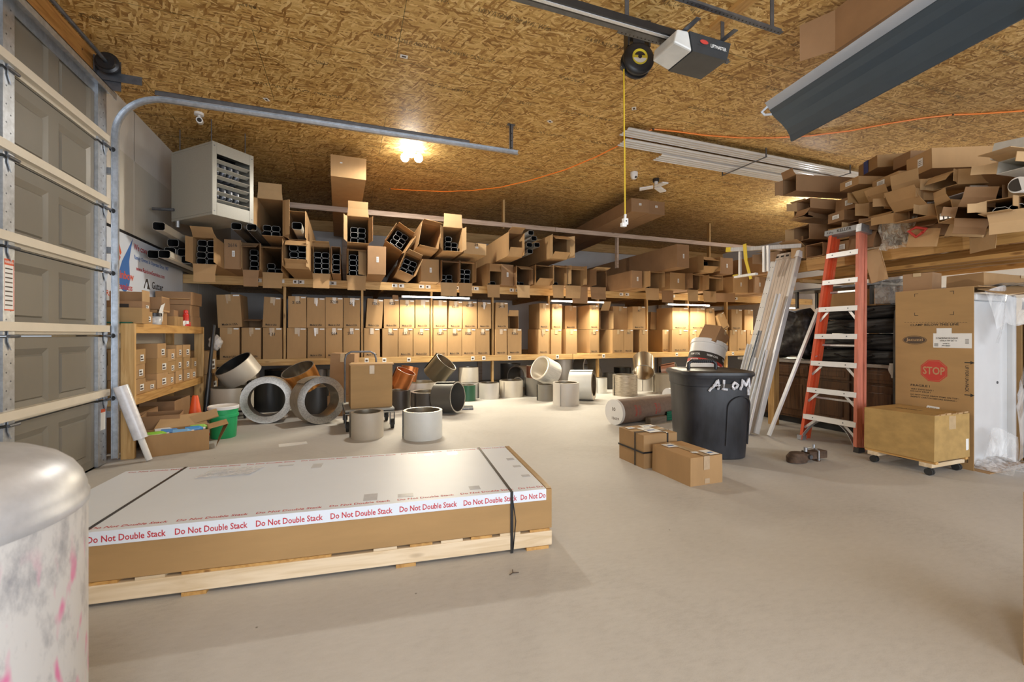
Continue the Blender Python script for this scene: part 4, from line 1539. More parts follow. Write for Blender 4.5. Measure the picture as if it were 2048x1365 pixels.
def tb(x0, x1, y0, y1, z0, z1, m, n, bev=.004):
    b = MB(); b.box(x0, x1, y0, y1, z0, z1, m); b.build(n, bs, bevel=bev)


for y in (5.26, 7.43):
    tb(-2.035, -1.925, y, y+.04, 0, 1.31, PINEV, 'post')
    tb(BX0, BX0+.09, y, y+.04, 0, 1.31, PINEV, 'post')
for z0, z1 in ((1.215, 1.31), (.515, .605)):
    tb(-1.963, -1.925, 5.301, 7.429, z0, z1, PINEY, 'front_beam')
    tb(BX0, -1.964, 5.262, 5.30, z0, z1-.015, PINE, 'end_beam')
    tb(BX0+.01, -1.964, 5.301, 7.429, z1-.014, z1, OSB, 'deck', 0)
b = MB(); b.box(XW+.03, -1.95, 5.265, 5.30, 1.3105, 1.325, C_GREEN); b.build('green_edge_strip', bs)

GB = 'small cartons on the bench shelving'


def small(label, x0, x1, y0, y1, z, h, m=None, rz=0, open_=False, sticker=True, group=None, name='small_box'):
    m = m or CARD
    t = thing(name, label, 'box', ((x0+x1)/2, (y0+y1)/2, z), (0, 0, R(rz)), group)
    w2, d2 = (x1-x0)/2, (y1-y0)/2
    b = MB()
    if open_:
        th = .004
        b.box(-w2, w2, -d2, d2, 0, th, m); b.box(-w2, w2, -d2, -d2+th, th, h, m); b.box(-w2, w2, d2-th, d2, th, h, m)
        b.box(-w2, -w2+th, -d2+th, d2-th, th, h, m); b.box(w2-th, w2, -d2+th, d2-th, th, h, m)
    else:
        b.box(-w2, w2, -d2, d2, 0, h, m, .002)
        b.box(-w2, w2, -.02, .02, h, h+.001, TAPE)
    if sticker:
        b.box(w2+.0022, w2+.003, -d2*.1, d2*.6, h*.18, h*.62, WLAB)
        b.box(w2+.0031, w2+.0034, -d2*.05, d2*.5, h*.24, h*.34, INKB)
        b.box(w2+.0031, w2+.0034, -d2*.05, d2*.35, h*.42, h*.54, INKB)
    b.build('carton_body', t, bevel=.003)
    return t


# lower deck: stacks of parts boxes
stacks = [(-2.36, -2.18, 5.32, 5.52, [.14, .135, .14]), (-2.17, -1.95, 5.345, 5.60, [.15, .145, .15]), (-2.17, -1.955, 5.63, 5.86, [.10]), (-2.36, -2.18, 5.6, 5.95, [.15, .15, .14]), (-2.17, -1.95, 5.90, 6.19, [.165, .165, .16]),
          (-2.17, -1.95, 6.21, 6.44, [.14, .14, .14]), (-2.17, -1.95, 6.47, 6.70, [.15, .16, .15]), (-2.17, -1.95, 6.74, 6.99, [.15, .15, .16]), (-2.17, -1.95, 7.02, 7.25, [.14, .14])]
n = 0
for s_, (x0, x1, y0, y1, hs) in enumerate(stacks):
    z = .606
    for k, h in enumerate(hs):
        n += 1
        pos = 'lone box' if len(hs) == 1 else ('bottom box', 'middle box' if len(hs) == 3 else 'upper box', 'top box')[k]
        small('parts %s in the %s stack from the door on the lower bench deck' % (pos, ORD[s_]), x0, x1-RNG.uniform(0, .015), y0, y1, z, h, CARD if n % 3 else CARDK, RNG.uniform(-3, 3), False, x1 > -2, GB)
        z += h+.002
# top deck
y = 5.315
for k, (w_, lab) in enumerate(((.13, 'first'), (.14, 'second'), (.19, 'third'))):
    xa = -2.355 + (0, .135, .28)[k]
    small('low brown box, %s from the wall at the door end of the bench top' % lab, xa, xa+w_, y, y+.16, 1.326 if False else 1.311, .155, CARDK, 0, False, False, GB)
small('brown box under the small open-topped tray carton on the bench top', -2.12, -1.95, 5.53, 5.75, 1.311, .13, CARD, 0, False, True, GB)
small('plain box carrying the open-topped tray carton on the bench top', -2.335, -2.13, 5.50, 5.74, 1.311, .13, CARD, 0, False, False, GB)
t = small('small open-topped tray carton with a dark square on its end, on the bench top', -2.30, -1.96, 5.53, 5.72, 1.443, .10, CARDD, 0, True, True, None)
b = MB(); b.box(.165, .169, -.09, .09, .10, .215, CARDI); b.build('flap', t)
b = MB(); b.box(-.17, .165, .09, .094, .10, .21, CARDD); b.build('flap', t)
b = MB(); b.box(-.02, .06, -.0965, -.0955, .03, .07, INK); b.build('dark_sticker', t)
small('brown carton with a flag-like sticker in mid bench top', -2.30, -2.0, 6.02, 6.32, 1.311, .17, CARD, 0, False, False, GB)
t = small('large open carton with a long raised flap on the bench top', -2.32, -1.97, 6.02, 6.34, 1.483, .14, CARDD, 4, True, False, None)
b = MB(); b.box(.17, .174, -.15, .15, -.02, .15, CARD); b.build('flap', t)
b = MB(); b.bar((-.1, .15, .145), (.35, .25, .155), .18, .004, CARDI); b.build('flap', t)
z = 1.311
for k, h in enumerate((.135, .15, .17)):
    small('%s of three brown cartons stacked at the far end of the bench top' % ('lowest', 'middle one', 'topmost')[k], -2.33, -1.95+(0, -.01, .01)[k], 6.98, 7.40, z, h, CARDD, (0, 1, -2)[k], False, False, None)
    z += h+.002
small('brown carton beside the red spray can on the bench top', -2.3, -2.03, 6.55, 6.85, 1.311, .20, CARDD, 8, True, False, None)
for k, yy in enumerate((6.30, 6.40, 6.50)):
    small('small wood-brown fastener box, %s in its row behind the clear tub' % ORD[k], -2.01, -1.935, yy+.05, yy+.14, 1.311, .11, CARDK, 0, False, False, None)
# clear tub with dark lid
t = thing('plastic_tub', 'clear plastic tub with dark screw lid on the bench top', 'tub', (-1.995, 5.93, 1.311))
b = MB(); b.lathe([(0, 0), (.062, 0), (.066, .01), (.066, .085), (.06, .095)], mat('frosted_tub', (.50, .52, .54), .2, noise=.25, scale=14, spec=.6), n=28); b.box(-.03, .03, -.068, -.064, .02, .07, WLAB); b.build('tub_body', t)
b = MB(); b.lathe([(.07, .093), (.07, .125), (.06, .13), (0, .13)], PLASB, n=28); b.build('lid', t)
# white paper flaring up
b = MB()
vs = []
for i in range(7):
    for j in range(5):
        vs.append((.02*sin(i*.9)+.03*(j/4)**2, -.06+.03*i, .22*j/4 - .004*(i-3)**2*(j/4)))
b.add(vs, [(i*5+j, (i+1)*5+j, (i+1)*5+j+1, i*5+j+1) for i in range(6) for j in range(4)], WLAB, True)
tag(b.build('paper_sheet', None, (-1.985, 6.06, 1.345)), 'curled white paper standing behind the clear tub', 'paper')
# red spray can
t = thing('spray_can', 'bright red spray can standing on the bench top edge', 'spray can', (-1.975, 6.88, 1.311))
b = MB(); b.lathe([(0, 0), (.032, 0), (.033, .01), (.033, .15), (.025, .165), (.022, .17)], mat('red_can', (.62, .03, .02), .3), n=24); b.lathe([(.0334, .03), (.0334, .07)], WLAB, n=24); b.build('can_body', t)
b = MB(); b.lathe([(.022, .17), (.026, .172), (.026, .205), (.02, .212), (0, .212)], mat('red_cap', (.66, .04, .03), .35), n=20); b.build('cap', t)
# white rag and red glove
for lab, nm, cat, px, mm, s in (('crumpled white rag beside the red spray can', 'rag', 'rag', (-1.985, 6.72, 1.34), WLAB, .06), ('red work glove crumpled past the red spray can', 'work_glove', 'glove', (-1.985, 7.02 - .06, 1.34), REDBOX, .05)):
    bm = bmesh.new()
    bmesh.ops.create_icosphere(bm, subdivisions=3, radius=1)
    for v in bm.verts:
        v.co *= 1 + .25*sin(v.co.x*7+s*50)*cos(v.co.y*6) + .12*sin(v.co.z*13)
        v.co = V((v.co.x*s*.8, v.co.y*s*1.5, max(v.co.z, -.6)*s*.8))
    me = bpy.data.meshes.new(nm); bm.to_mesh(me); bm.free(); me.materials.append(mm)
    for q in me.polygons: q.use_smooth = True
    o = bpy.data.objects.new(nm, me); COL.objects.link(o); o.location = (px[0], px[1], 1.311+.6*s*.8); tag(o, lab, cat)

# black pipe propped against the shelf end
t = thing('black_pipe', 'long black pipe propped upright against the far bench post', 'pipe', (-1.83, 7.25, 0))
b = MB(); b.cyl((-.02, -.05, 0), (.04, .16, 1.34), .024, STEELB, n=16); b.cyl((-.02, -.05, 0), (.012, .06, .66), .031, STEELB, n=16); b.build('pipe_body', t)
# bag hung on the post
bm = bmesh.new()
bmesh.ops.create_icosphere(bm, subdivisions=4, radius=1)
for v in bm.verts:
    v.co *= 1 + .10*sin(v.co.x*9)*sin(v.co.z*7+1) + .06*sin(v.co.y*15+v.co.z*11)
    v.co = V((v.co.x*.085, v.co.y*.08, v.co.z*.11))
me = bpy.data.meshes.new('plastic_bag'); bm.to_mesh(me); bm.free(); me.materials.append(mat('bag_white', (.62, .58, .54), .45, noise=.15, scale=20))
for q in me.polygons: q.use_smooth = True
p = atY(430, 686, 7.55)
o = bpy.data.objects.new('plastic_bag', me); COL.objects.link(o); o.location = (p.x, 7.58, p.z); tag(o, 'wadded white plastic bag stuffed beside the black pipe', 'bag')
# stack of cartons past the bench end
for k in range(3):
    z = .001 + k*.31
    small('%s brown carton of the stack past the black pipe' % ('lowest', 'middle', 'topmost')[k], -2.33, -1.86-.02*k, 7.56, 8.0, z, .305 if k < 2 else .34, CARD, 0, False, True, None, 'carton')

# plastic-wrapped roll leaning on the bench post
t = thing('film_roll', 'roll of white plastic film leaning against the bench post', 'roll', (-1.765, 5.12, 0))
b = MB(); b.cyl((-.06, .0, .22), (-.215, .005, .72), .056, mat('white_film', (.72, .72, .75), .25, noise=.12, scale=16, spec=.6), n=24); b.build('film', t)
b = MB(); b.cyl((.005, .0, .012), (-.06, .0, .22), .026, WLAB, n=16); b.build('core', t)

# open carton of bottles on the floor
OB = thing('open_carton', 'open brown carton of bottles on the floor before the bench', 'carton', (-1.60, 5.34, 0), (0, 0, R(17)))
b = MB()
W2, D2, HH = .26, .30, .215
b.box(-W2, W2, 0, .005, .005, HH, CARD); b.box(-W2, W2, D2-.005, D2, .005, HH, CARD); b.box(-W2, -W2+.005, .005, D2-.005, .005, HH, CARD); b.box(W2-.005, W2, .005, D2-.005, .005, HH, CARD); b.box(-W2, W2, 0, D2, 0, .005, CARD)
b.build('carton_body', OB)
for vs in ([(-W2, 0, HH), (-W2, D2, HH), (-W2-.10, D2-.01, HH+.17), (-W2-.12, .01, HH+.15)], [(W2, 0, HH), (W2, D2, HH), (W2+.17, D2-.02, HH+.04), (W2+.17, .02, HH+.03)], [(-W2+.06, D2, HH), (W2, D2, HH), (W2-.03, D2+.12, HH+.12), (-W2+.12, D2+.12, HH+.10)], [(W2+.17, .02, HH+.03), (W2+.17, D2-.02, HH+.04), (W2+.10, D2-.02, HH-.15), (W2+.06, .02, HH-.2)]):
    b = MB(); b.add(vs + [(x+.003, y+.003, z+.003) for x, y, z in vs], [(0, 1, 2, 3), (7, 6, 5, 4), (0, 4, 5, 1), (1, 5, 6, 2), (2, 6, 7, 3), (3, 7, 4, 0)], CARDI); b.build('flap', OB)
BOT = [(-.175, .075, (.30, .62, .08), 'lime green'), (-.065, .16, (.10, .30, .70), 'deep blue'), (.03, .07, (.22, .48, .80), 'sky blue'), (.13, .165, (.08, .33, .72), 'bright blue'), (.175, .245, (.35, .65, .15), 'pale green'), (-.12, .245, (.70, .74, .78), 'clear')]
Mx = M4.Rotation(R(17), 4, 'Z')
for x, y, c_, nm in BOT:
    q = Mx @ V((x, y, 0)) + V((-1.60, 5.34, 0))
    t = thing('bottle', '%s plastic bottle lying in the open floor carton' % nm, 'bottle', (q.x, q.y, .198), (0, 0, R(17+RNG.uniform(-8, 8))))
    mm = mat('bottle_'+nm.replace(' ', '_'), c_, .15, noise=.1, spec=.7)
    b = MB(); b.cyl((-.07, 0, .0), (.05, 0, 0.0), .036, mm, n=18); b.cyl((.05, 0, 0), (.085, 0, 0), .036, mm, r1=.014, n=18); b.build('bottle_body', t)
    b = MB(); b.cyl((.085, 0, 0), (.105, 0, 0), .016, WHITEP, n=14); b.build('cap', t)
b = MB(); b.box(-.25, .25, .01, .29, .006, .160, CARDD)
tag(b.build('packing_layer', None, (-1.60, 5.34, 0), (0, 0, R(17))), 'brown packing layer beneath the bottles in the floor carton', 'packing')
# cartons under the bench
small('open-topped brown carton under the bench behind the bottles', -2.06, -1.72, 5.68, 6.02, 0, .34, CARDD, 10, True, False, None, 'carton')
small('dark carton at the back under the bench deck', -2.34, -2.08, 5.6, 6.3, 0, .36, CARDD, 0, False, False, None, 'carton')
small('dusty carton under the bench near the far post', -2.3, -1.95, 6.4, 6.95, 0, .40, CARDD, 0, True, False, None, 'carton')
# traffic cone
p = atZ(366, 846, 0)
t = thing('traffic_cone', 'orange traffic cone poking up behind the bottle carton', 'cone', (-1.66, 6.10, 0.0))
OR_ = mat('cone_orange', (.78, .10, .02), .45)
b = MB(); b.box(-.13, .13, -.13, .13, 0, .025, OR_); b.build('cone_base', t, bevel=.01)
b = MB(); b.lathe([(.115, .025), (.10, .05), (.032, .47), (.026, .49), (.0, .492)], OR_, n=28); b.build('cone_body', t)
# green bucket
t = thing('bucket', 'green bucket with a white lid behind the bottle carton', 'bucket', (-1.36, 6.02, 0))
GRN = mat('bucket_green', (.02, .40, .14), .35)
b = MB(); b.lathe([(0, 0), (.125, 0), (.13, .01), (.143, .24), (.155, .245), (.155, .275), (.148, .28), (.15, .34)], GRN, n=36); b.build('bucket_body', t)
b = MB(); b.lathe([(.158, .335), (.16, .365), (.15, .372), (.14, .365), (0, .365)], WHITEP, n=36); b.build('lid', t)
# corrugated offcut
b = MB(); b.bar((-.12, 0, .26), (.12, .05, .33), .02, .10, CARDI, up=(0, .6, .8))
tag(b.build('cardboard_offcut', None, (-1.48, 5.72, 0)), 'torn corrugated offcut leaning between bottles and bucket', 'cardboard')
b = MB()
for k in range(5):
    b.box(-.10+k*.04, -.075+k*.04, -.04, .04, 0, .045+.01*(k % 2), GALV)
b.box(-.10, .085, -.035, .035, 0, .03, GALV)
p = atZ(450, 858, 0)
tag(b.build('metal_fitting', None, (p.x, p.y, 0), (0, 0, R(20))), 'grey ribbed metal fitting on the floor past the bottle carton', 'fitting')
p = atZ(438, 846, 0)
for k in range(5):
    b = MB()
    a = k*1.3
    b.tube([(.0, 0, .012), (.06*cos(a), .06*sin(a), .05), (.10*cos(a+.6), .10*sin(a+.6), .03), (.13*cos(a), .11*sin(a+1), .012)], .007, STEELB, n=6)
    if k == 0:
        cb = thing('black_cable', 'tangle of black cable on the floor beside the green bucket', 'cable', (p.x-.03, p.y+.12, 0))
    b.build('cable_loop', cb)
# ================================================================== open floor things
# crated panel carton on a pallet
PA = R(-5.6)
cr = thing('crated_carton', 'long flat carton with white lid strapped to a low pine skid', 'crate', (1.08, 2.24, 0), (0, 0, PA))
LN, WD = 2.50, .985      # along -x, along +y
Z0, Z1 = .112, .335
for y in (0, WD/2-.02, WD-.04):
    b = MB(); b.box(-LN, 0, y, y+.04, .018, .098, PALE); b.build('skid_runner', cr, bevel=.004)
for x in (-.10, -.80, -1.75, -2.45):
    b = MB(); b.box(x-.05, x+.08 if x > -.2 else x+.05, .0, WD, 0, .017, PINEY); b.build('skid_foot', cr)
xs = [-LN, -2.33, -2.16, -1.98, -1.80, -.96, -.78, -.62, -.46, -.30, -.13]
for k, x in enumerate(xs):
    w_ = .64 if k == 4 else .115
    b = MB(); b.box(x, x+w_, .003, WD-.003, .0985, .1115, PALE if k % 2 else PINEY); b.build('deck_board', cr)
b = MB()
b.box(-LN, 0, .004, WD-.004, Z0, Z1-.003, CARDK)
b.build('carton_body', cr, bevel=.003)
b = MB()
b.box(-LN+.0, -.035, .001, WD-.001, Z1-.0028, Z1, WHITEG)
b.box(-LN+.0, -.035, .0005, .0035, Z1-.062, Z1-.001, WHITEG)
b.box(-LN+.0, -.035, WD-.0035, WD-.0005, Z1-.062, Z1-.001, WHITEG)
step = .331
k = 0
x = -.205
while x > -LN-.1:
    s = 'Do Not Double Stack'
    wd_ = .296
    if k == 0:
        b.text('Do Not Do', (-.184, .0001, Z1-.034), X_, Z_, .030, REDINK, 'L', .145)
        b.text('Do Not Do', (-.184, .045, Z1+.0004), X_, Y_, .024, REDINK, 'L', .145)
        b.text('Do Not Do', (-.184, WD-.035, Z1+.0004), X_, Y_, .022, REDINK, 'L', .145)
        x = -.205
    x0 = x - wd_
    if x0 > -LN:
        b.text(s, (x0, .0001, Z1-.034), X_, Z_, .030, REDINK, 'L', wd_)
        b.text(s, (x0-.01, .045, Z1+.0004), X_, Y_, .024, REDINK, 'L', wd_)
        b.text(s, (x0+.02, WD-.035, Z1+.0004), X_, Y_, .022, REDINK, 'L', wd_)
    x -= step
    k += 1
b.build('white_lid', cr)
for xs_ in (-.235, -2.17):
    b = MB()
    b.box(xs_-.008, xs_+.008, -.0015, WD+.0015, Z1+.0008, Z1+.0026, STEELB)
    b.box(xs_-.008, xs_+.008, -.0025, -.0008, .0, Z1+.0026, STEELB)
    b.box(xs_-.008, xs_+.008, WD+.0008, WD+.0025, .0, Z1+.0026, STEELB)
    b.build('strap', cr)
b = MB(); b.tube([(-.23, -.003, Z1-.04), (-.215, -.012, .18), (-.228, -.004, .02)], .003, STEELB, n=5); b.build('strap_tail', cr)
TPATCH = mat('tape_patch', (.66, .70, .76), .12, noise=.06, scale=40, spec=.8)
for x, y, w_, d in ((-.98, .12, .07, .10), (-1.35, .80, .06, .10), (-.80, .10, .08, .05), (-.42, .12, .06, .06), (-.45, .88, .07, .07), (-1.55, .86, .09, .03), (-.08, .25, .05, .04), (-.08, .45, .05, .04), (-.08, .62, .05, .05), (-.62, .88, .06, .03)):
    b = MB(); b.box(x-w_/2, x+w_/2, y-d/2, y+d/2, Z1+.0005, Z1+.0011, TPATCH); b.build('tape_patch', cr)
b = MB()
vs = []
for i in range(9):
    for j in range(7):
        vs.append((-2.02+.30*i/8+.05*j/6, .70+.17*j/6, Z1+.003+.006*abs(sin(i*1.7+j))))
b.add(vs, [(i*7+j, (i+1)*7+j, (i+1)*7+j+1, i*7+j+1) for i in range(8) for j in range(6)], film('document_film', (.86, .87, .9), .55), True)
tag(b.build('document_sleeve', None, (1.08, 2.24, 0), (0, 0, PA)), 'clear plastic document sleeve lying on the white crate lid', 'sleeve')
b = MB(); b.box(-.03, .0, .02, .97, Z1-.004, Z1+.002, TAPE); b.build('end_tape', cr)

# scuffed metal tank in the near corner
tk = thing('metal_tank', 'scuffed silvery domed metal tank close by, with pink spray marks', 'tank', (-.83, 1.19, 0))


def tankmat():
    m, nt, b = newmat('scuffed_tank_steel')
    L = nt.links.new
    tc = nd(nt, 'ShaderNodeTexCoord')
    n1 = nd(nt, 'ShaderNodeTexNoise', Scale=9.0, Detail=7.0, Roughness=.7)
    mp = nd(nt, 'ShaderNodeMapping', Scale=(2.2, 2.2, .9), Rotation=(R(35), 0, 0))
    L(tc.outputs['Object'], mp.inputs[0]); L(mp.outputs[0], n1.inputs['Vector'])
    rp = nd(nt, 'ShaderNodeValToRGB')
    cr_ = rp.color_ramp
    cr_.elements[0].position = .30; cr_.elements[0].color = (.34, .34, .36, 1)
    cr_.elements[1].position = .50; cr_.elements[1].color = (.64, .63, .62, 1)
    L(n1.outputs['Fac'], rp.inputs['Fac'])
    # pink spray marks: stretched vertical patches low on the shell
    n2 = nd(nt, 'ShaderNodeTexNoise', Scale=1.0, Detail=2.0)
    m2 = nd(nt, 'ShaderNodeMapping', Scale=(24, 24, 8), Location=(3.1, .4, 2.2))
    L(tc.outputs['Object'], m2.inputs[0]); L(m2.outputs[0], n2.inputs['Vector'])
    r2 = nd(nt, 'ShaderNodeValToRGB')
    r2.color_ramp.elements[0].position = .57; r2.color_ramp.elements[0].color = (0, 0, 0, 1)
    r2.color_ramp.elements[1].position = .66; r2.color_ramp.elements[1].color = (1, 1, 1, 1)
    L(n2.outputs['Fac'], r2.inputs['Fac'])
    sp = nd(nt, 'ShaderNodeSeparateXYZ'); L(tc.outputs['Object'], sp.inputs[0])
    mr = nd(nt, 'ShaderNodeMapRange'); L(sp.outputs[2], mr.inputs['Value'])
    mr.inputs['From Min'].default_value = .80; mr.inputs['From Max'].default_value = .68
    mu = nd(nt, 'ShaderNodeMath', operation='MULTIPLY'); L(r2.outputs[0], mu.inputs[0]); L(mr.outputs[0], mu.inputs[1])
    mx = nd(nt, 'ShaderNodeMix', data_type='RGBA'); L(mu.outputs[0], mx.inputs[0]); L(rp.outputs[0], mx.inputs[6]); mx.inputs[7].default_value = (.72, .22, .40, 1)
    L(mx.outputs[2], b.inputs['Base Color'])
    b.inputs['Metallic'].default_value = .25
    b.inputs['Roughness'].default_value = .5
    return m


TS = tankmat()
DM = mat('polished_dome', (.62, .64, .68), .42, .55, noise=.2, scale=7)
b = MB(); b.lathe([(.0, 0), (.285, 0), (.29, .01), (.29, .83)], TS, n=72); b.build('shell', tk)
b = MB(); b.lathe([(.2885, .822), (.293, .828), (.2935, .842), (.290, .848), (.2885, .862), (.282, .884), (.268, .908), (.245, .930), (.21, .948), (.16, .960), (.09, .968), (0, .970)], DM, n=72); b.build('dome', tk)

# two parcels
def par_a(b, e):
    pass


A = thing('parcel', 'brown parcel with black straps and papers on top beside the bin', 'parcel', (2.665, 3.46, 0))
b = MB(); b.box(-.185, .185, -.19, .19, 0, .30, CARD, .003); b.box(-.185, .185, -.03, .03, .3005, .302, TAPE); b.build('carton_body', A, bevel=.004)
for a_, b__ in (((-.187, .187), None), (None, (-.192, .192))):
    b = MB()
    if a_:
        b.box(-.1885, .1885, -.075, -.06, .3025, .3045, STEELB); b.box(-.1895, -.1875, -.075, -.06, 0, .3045, STEELB); b.box(.1875, .1895, -.075, -.06, 0, .3045, STEELB)
    else:
        b.box(.07, .085, -.1935, .1935, .3025, .3045, STEELB); b.box(.07, .085, -.1945, -.1925, 0, .3045, STEELB)
    b.build('strap', A)
b = MB(); b.box(-.1895, .1895, -.1945, -.1925, .135, .15, STEELB); b.box(-.1915, -.1895, -.1945, .1945, .135, .15, STEELB); b.build('strap', A)
for x, y, w_, d in ((.0, -.03, .14, .20), (.09, .12, .15, .08), (-.12, .10, .08, .06)):
    b = MB(); b.box(x-w_/2, x+w_/2, y-d/2, y+d/2, .305, .3062, WLAB); b.box(x-w_*.3, x+w_*.3, y-d*.2, y-d*.05, .3063, .3066, BLUEINK); b.box(x-w_*.3, x+w_*.2, y+d*.08, y+d*.16, .3063, .3066, INKB); b.build('shipping_label', A)
Bx = thing('parcel', 'plain taped brown parcel lying nearest on the open floor', 'parcel', (2.695, 2.985, 0))
b = MB(); b.box(-.163, .163, -.23, .23, 0, .228, CARD, .003); b.box(-.028, .028, -.23, .23, .2315, .2325, TAPE); b.build('carton_body', Bx, bevel=.004)
b = MB(); b.box(-.03, .03, -.2345, -.2335, .12, .228, TAPEC); b.box(-.02, .03, -.2345, -.2335, .01, .05, TAPEC); b.build('clear_tape', Bx)
for x, y, w_, d in ((-.06, .13, .10, .10), (.09, -.16, .09, .13), (-.02, -.12, .06, .035)):
    b = MB(); b.box(x-w_/2, x+w_/2, y-d/2, y+d/2, .233, .2345, WLAB); b.box(x-w_*.3, x+w_*.3, y-d*.2, y, .2346, .2349, BLUEINK if w_ > .08 else INKB); b.build('shipping_label', Bx)

# wheeled rubbish bin
bn = thing('wheeled_bin', 'big scuffed black plastic wheeled bin sprayed with white letters', 'bin', (3.465, 3.52, 0), (0, 0, R(-22)))


def sq(t, n=3.4):
    return 1.0/((abs(cos(t))**n + abs(sin(t))**n)**(1/n))


BINM = mat('scuffed_bin_plastic', (.030, .032, .040), .42, noise=.45, scale=5, stretch=(2, 2, .7), spec=.55, col2=(.012, .013, .016))
b = MB()
b.lathe([(.0, .0), (.290, .0), (.302, .012), (.315, .20), (.317, .205), (.332, .58), (.338, .70), (.345, .705), (.352, .775), (.355, .78), (.362, .80), (.36, .825), (.352, .83), (.33, .80), (.30, .1), (0, .08)], BINM, n=72, fn=sq)
prof = lambda z: .302 + (z-.012)*(.338-.302)/.69


def wrapper(a0, z0):
    def f(x, y):
        r = (prof(z0+y) if z0+y < .7 else .352)
        t = a0 + x/r
        s = sq(t)*1.03
        return V((r*s*cos(t), r*s*sin(t), z0+y))
    return f


b.build('bin_body', bn)
# arched grip panel, set proud of the body
b = MB()
for q0, q1, m_ in ((0.0, .16, BINM),):
    pts = []
    for i in range(15):
        a = pi*i/14
        pts.append((.115*cos(a), .50+.11*sin(a)))
    path = [(.115, .14)] + pts + [(-.115, .14)]
    W_ = wrapper(R(-62), 0)
    b.tube([W_(x, y) for x, y in path], .007, BINM, n=6)
b.build('moulded_arch', bn)
b = MB()
SPRAY = mat('white_spray_paint', (.66, .66, .70), .6, noise=.35, scale=30)


def strokes(b, lines, a0, z0, r):
    W_ = wrapper(a0, 0)
    for ln in lines:
        pts = []
        for i in range(len(ln)-1):
            (xa, ya), (xb, yb) = ln[i], ln[i+1]
            for k in range(5):
                pts.append(W_(xa+(xb-xa)*k/5, z0+ya+(yb-ya)*k/5))
        pts.append(W_(ln[-1][0], z0+ln[-1][1]))
        b.tube(pts, r, SPRAY, n=6)


strokes(b, [[(-.19, -.02), (-.15, .045), (-.125, .09), (-.115, .0)], [(-.165, .035), (-.105, .04)],
            [(-.07, .09), (-.075, .0), (-.03, -.005)],
            [(.0, .03), (.025, .065), (.055, .04), (.03, .0), (.0, .03)],
            [(.085, -.01), (.095, .09), (.125, .03), (.155, .10), (.165, -.0)], [(.16, .05), (.17, -.06)]], R(-79), .685, .012)
b.build('sprayed_lettering', bn)
b = MB()
b.lathe([(.372, .80), (.378, .815), (.372, .84), (.35, .846), (.30, .850), (.28, .842), (.0, .838)], BINM, n=72, fn=sq)
b.build('lid', bn)
b = MB()
b.tube([(-.16, .10, .84), (-.16, .10, .90), (-.13, .10, .925), (.09, .10, .925), (.12, .10, .90), (.12, .10, .84)], .018, PLASB, n=10)
for k in range(11):
    b.tube([(-.12+k*.02, .10+.0195*cos(a), .925+.0195*sin(a)) for a in (0, 1.05, 2.1, 3.14, 4.2, 5.24)], .0035, PLASB, n=5, closed=True)
b.build('lid_handle', bn)
for s in (-1, 1):
    b = MB(); b.cyl((-.30*0+s*.20-.02, .30, .07), (s*.20+.02, .30, .07), .07, RUBBER, n=20); b.build('wheel', bn)
b = MB(); b.box(-.07, .07, -.372, -.345, .70, .735, INK); b.build('hand_slot', bn, (0, 0, 0))

# cardboard tube lying behind the bin
p0 = V((3.34, 5.02, .167))
ax = V((.985, .17, 0)).normalized()
tb_ = thing('cardboard_tube', 'thick brown cardboard tube with red lettering lying behind the bin', 'tube', p0)
TUBM = mat('tube_paper', (.235, .165, .125), .7, noise=.12, scale=4, stretch=(6, 6, 6))
b = MB(); b.cyl((0, 0, 0), ax*1.12, .165, TUBM, n=44)
sd = V((ax.y, -ax.x, 0))
for s, d, w_ in (('FRAGILE', .24, .125), ('FRAGILE', .62, .125)):
    def wrp(x, y, d=d):
        a = R(8)+x/.1655
        return ax*(d-y) + (sd*cos(a)+Z_*sin(a))*.1662
    b.text(s, (0, 0, 0), X_, Z_, .035, REDBOX, 'C', .15, wrap=wrp)
    for k in range(3):
        b.text('handle with care', (0, 0, 0), X_, Z_, .011, REDBOX, 'C', .13, wrap=lambda x, y, d=d, k=k: ax*(d+.045+k*.018-y) + (sd*cos(R(8)+x/.1655)+Z_*sin(R(8)+x/.1655))*.1662)
b.build('tube_body', tb_)
b = MB(); b.cyl(-ax*.012, ax*.03, .169, WHITEP, n=44)
rv = ax.cross(Z_)
rv = V((-sd.x, -sd.y, 0)) if False else sd
b.text('10', -ax*.0126+V((0, 0, .04)), sd, Z_, .05, INKB, width=.06)
b.text('13659', -ax*.0126+sd*.03+V((0, 0, -.08)), sd, Z_, .035, INKB, width=.13)
b.lathe([(.150, 0), (.169, 0)], WHITEP) if False else None
b.build('end_cap', tb_)
c = atD(1337, HY, 6.6)
t = thing('cardboard_tube', 'white-capped cardboard tube end peeping out behind the bin, farther back', 'tube', (c.x, c.y, .30))
b = MB(); b.cyl((0, 0, 0), (1.0, .35, 0), .095, TUBM, n=32); b.build('tube_body', t)
b = MB(); b.cyl((-.012, -.004, 0), (.02, .006, 0), .099, WHITEP, n=32); b.build('end_cap', t)
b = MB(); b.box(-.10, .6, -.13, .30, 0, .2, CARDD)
tag(b.build('carton', None, (c.x+.16, c.y+.02, 0), (0, 0, R(19))), 'dusty carton on the floor under the far white-capped tube', 'carton')
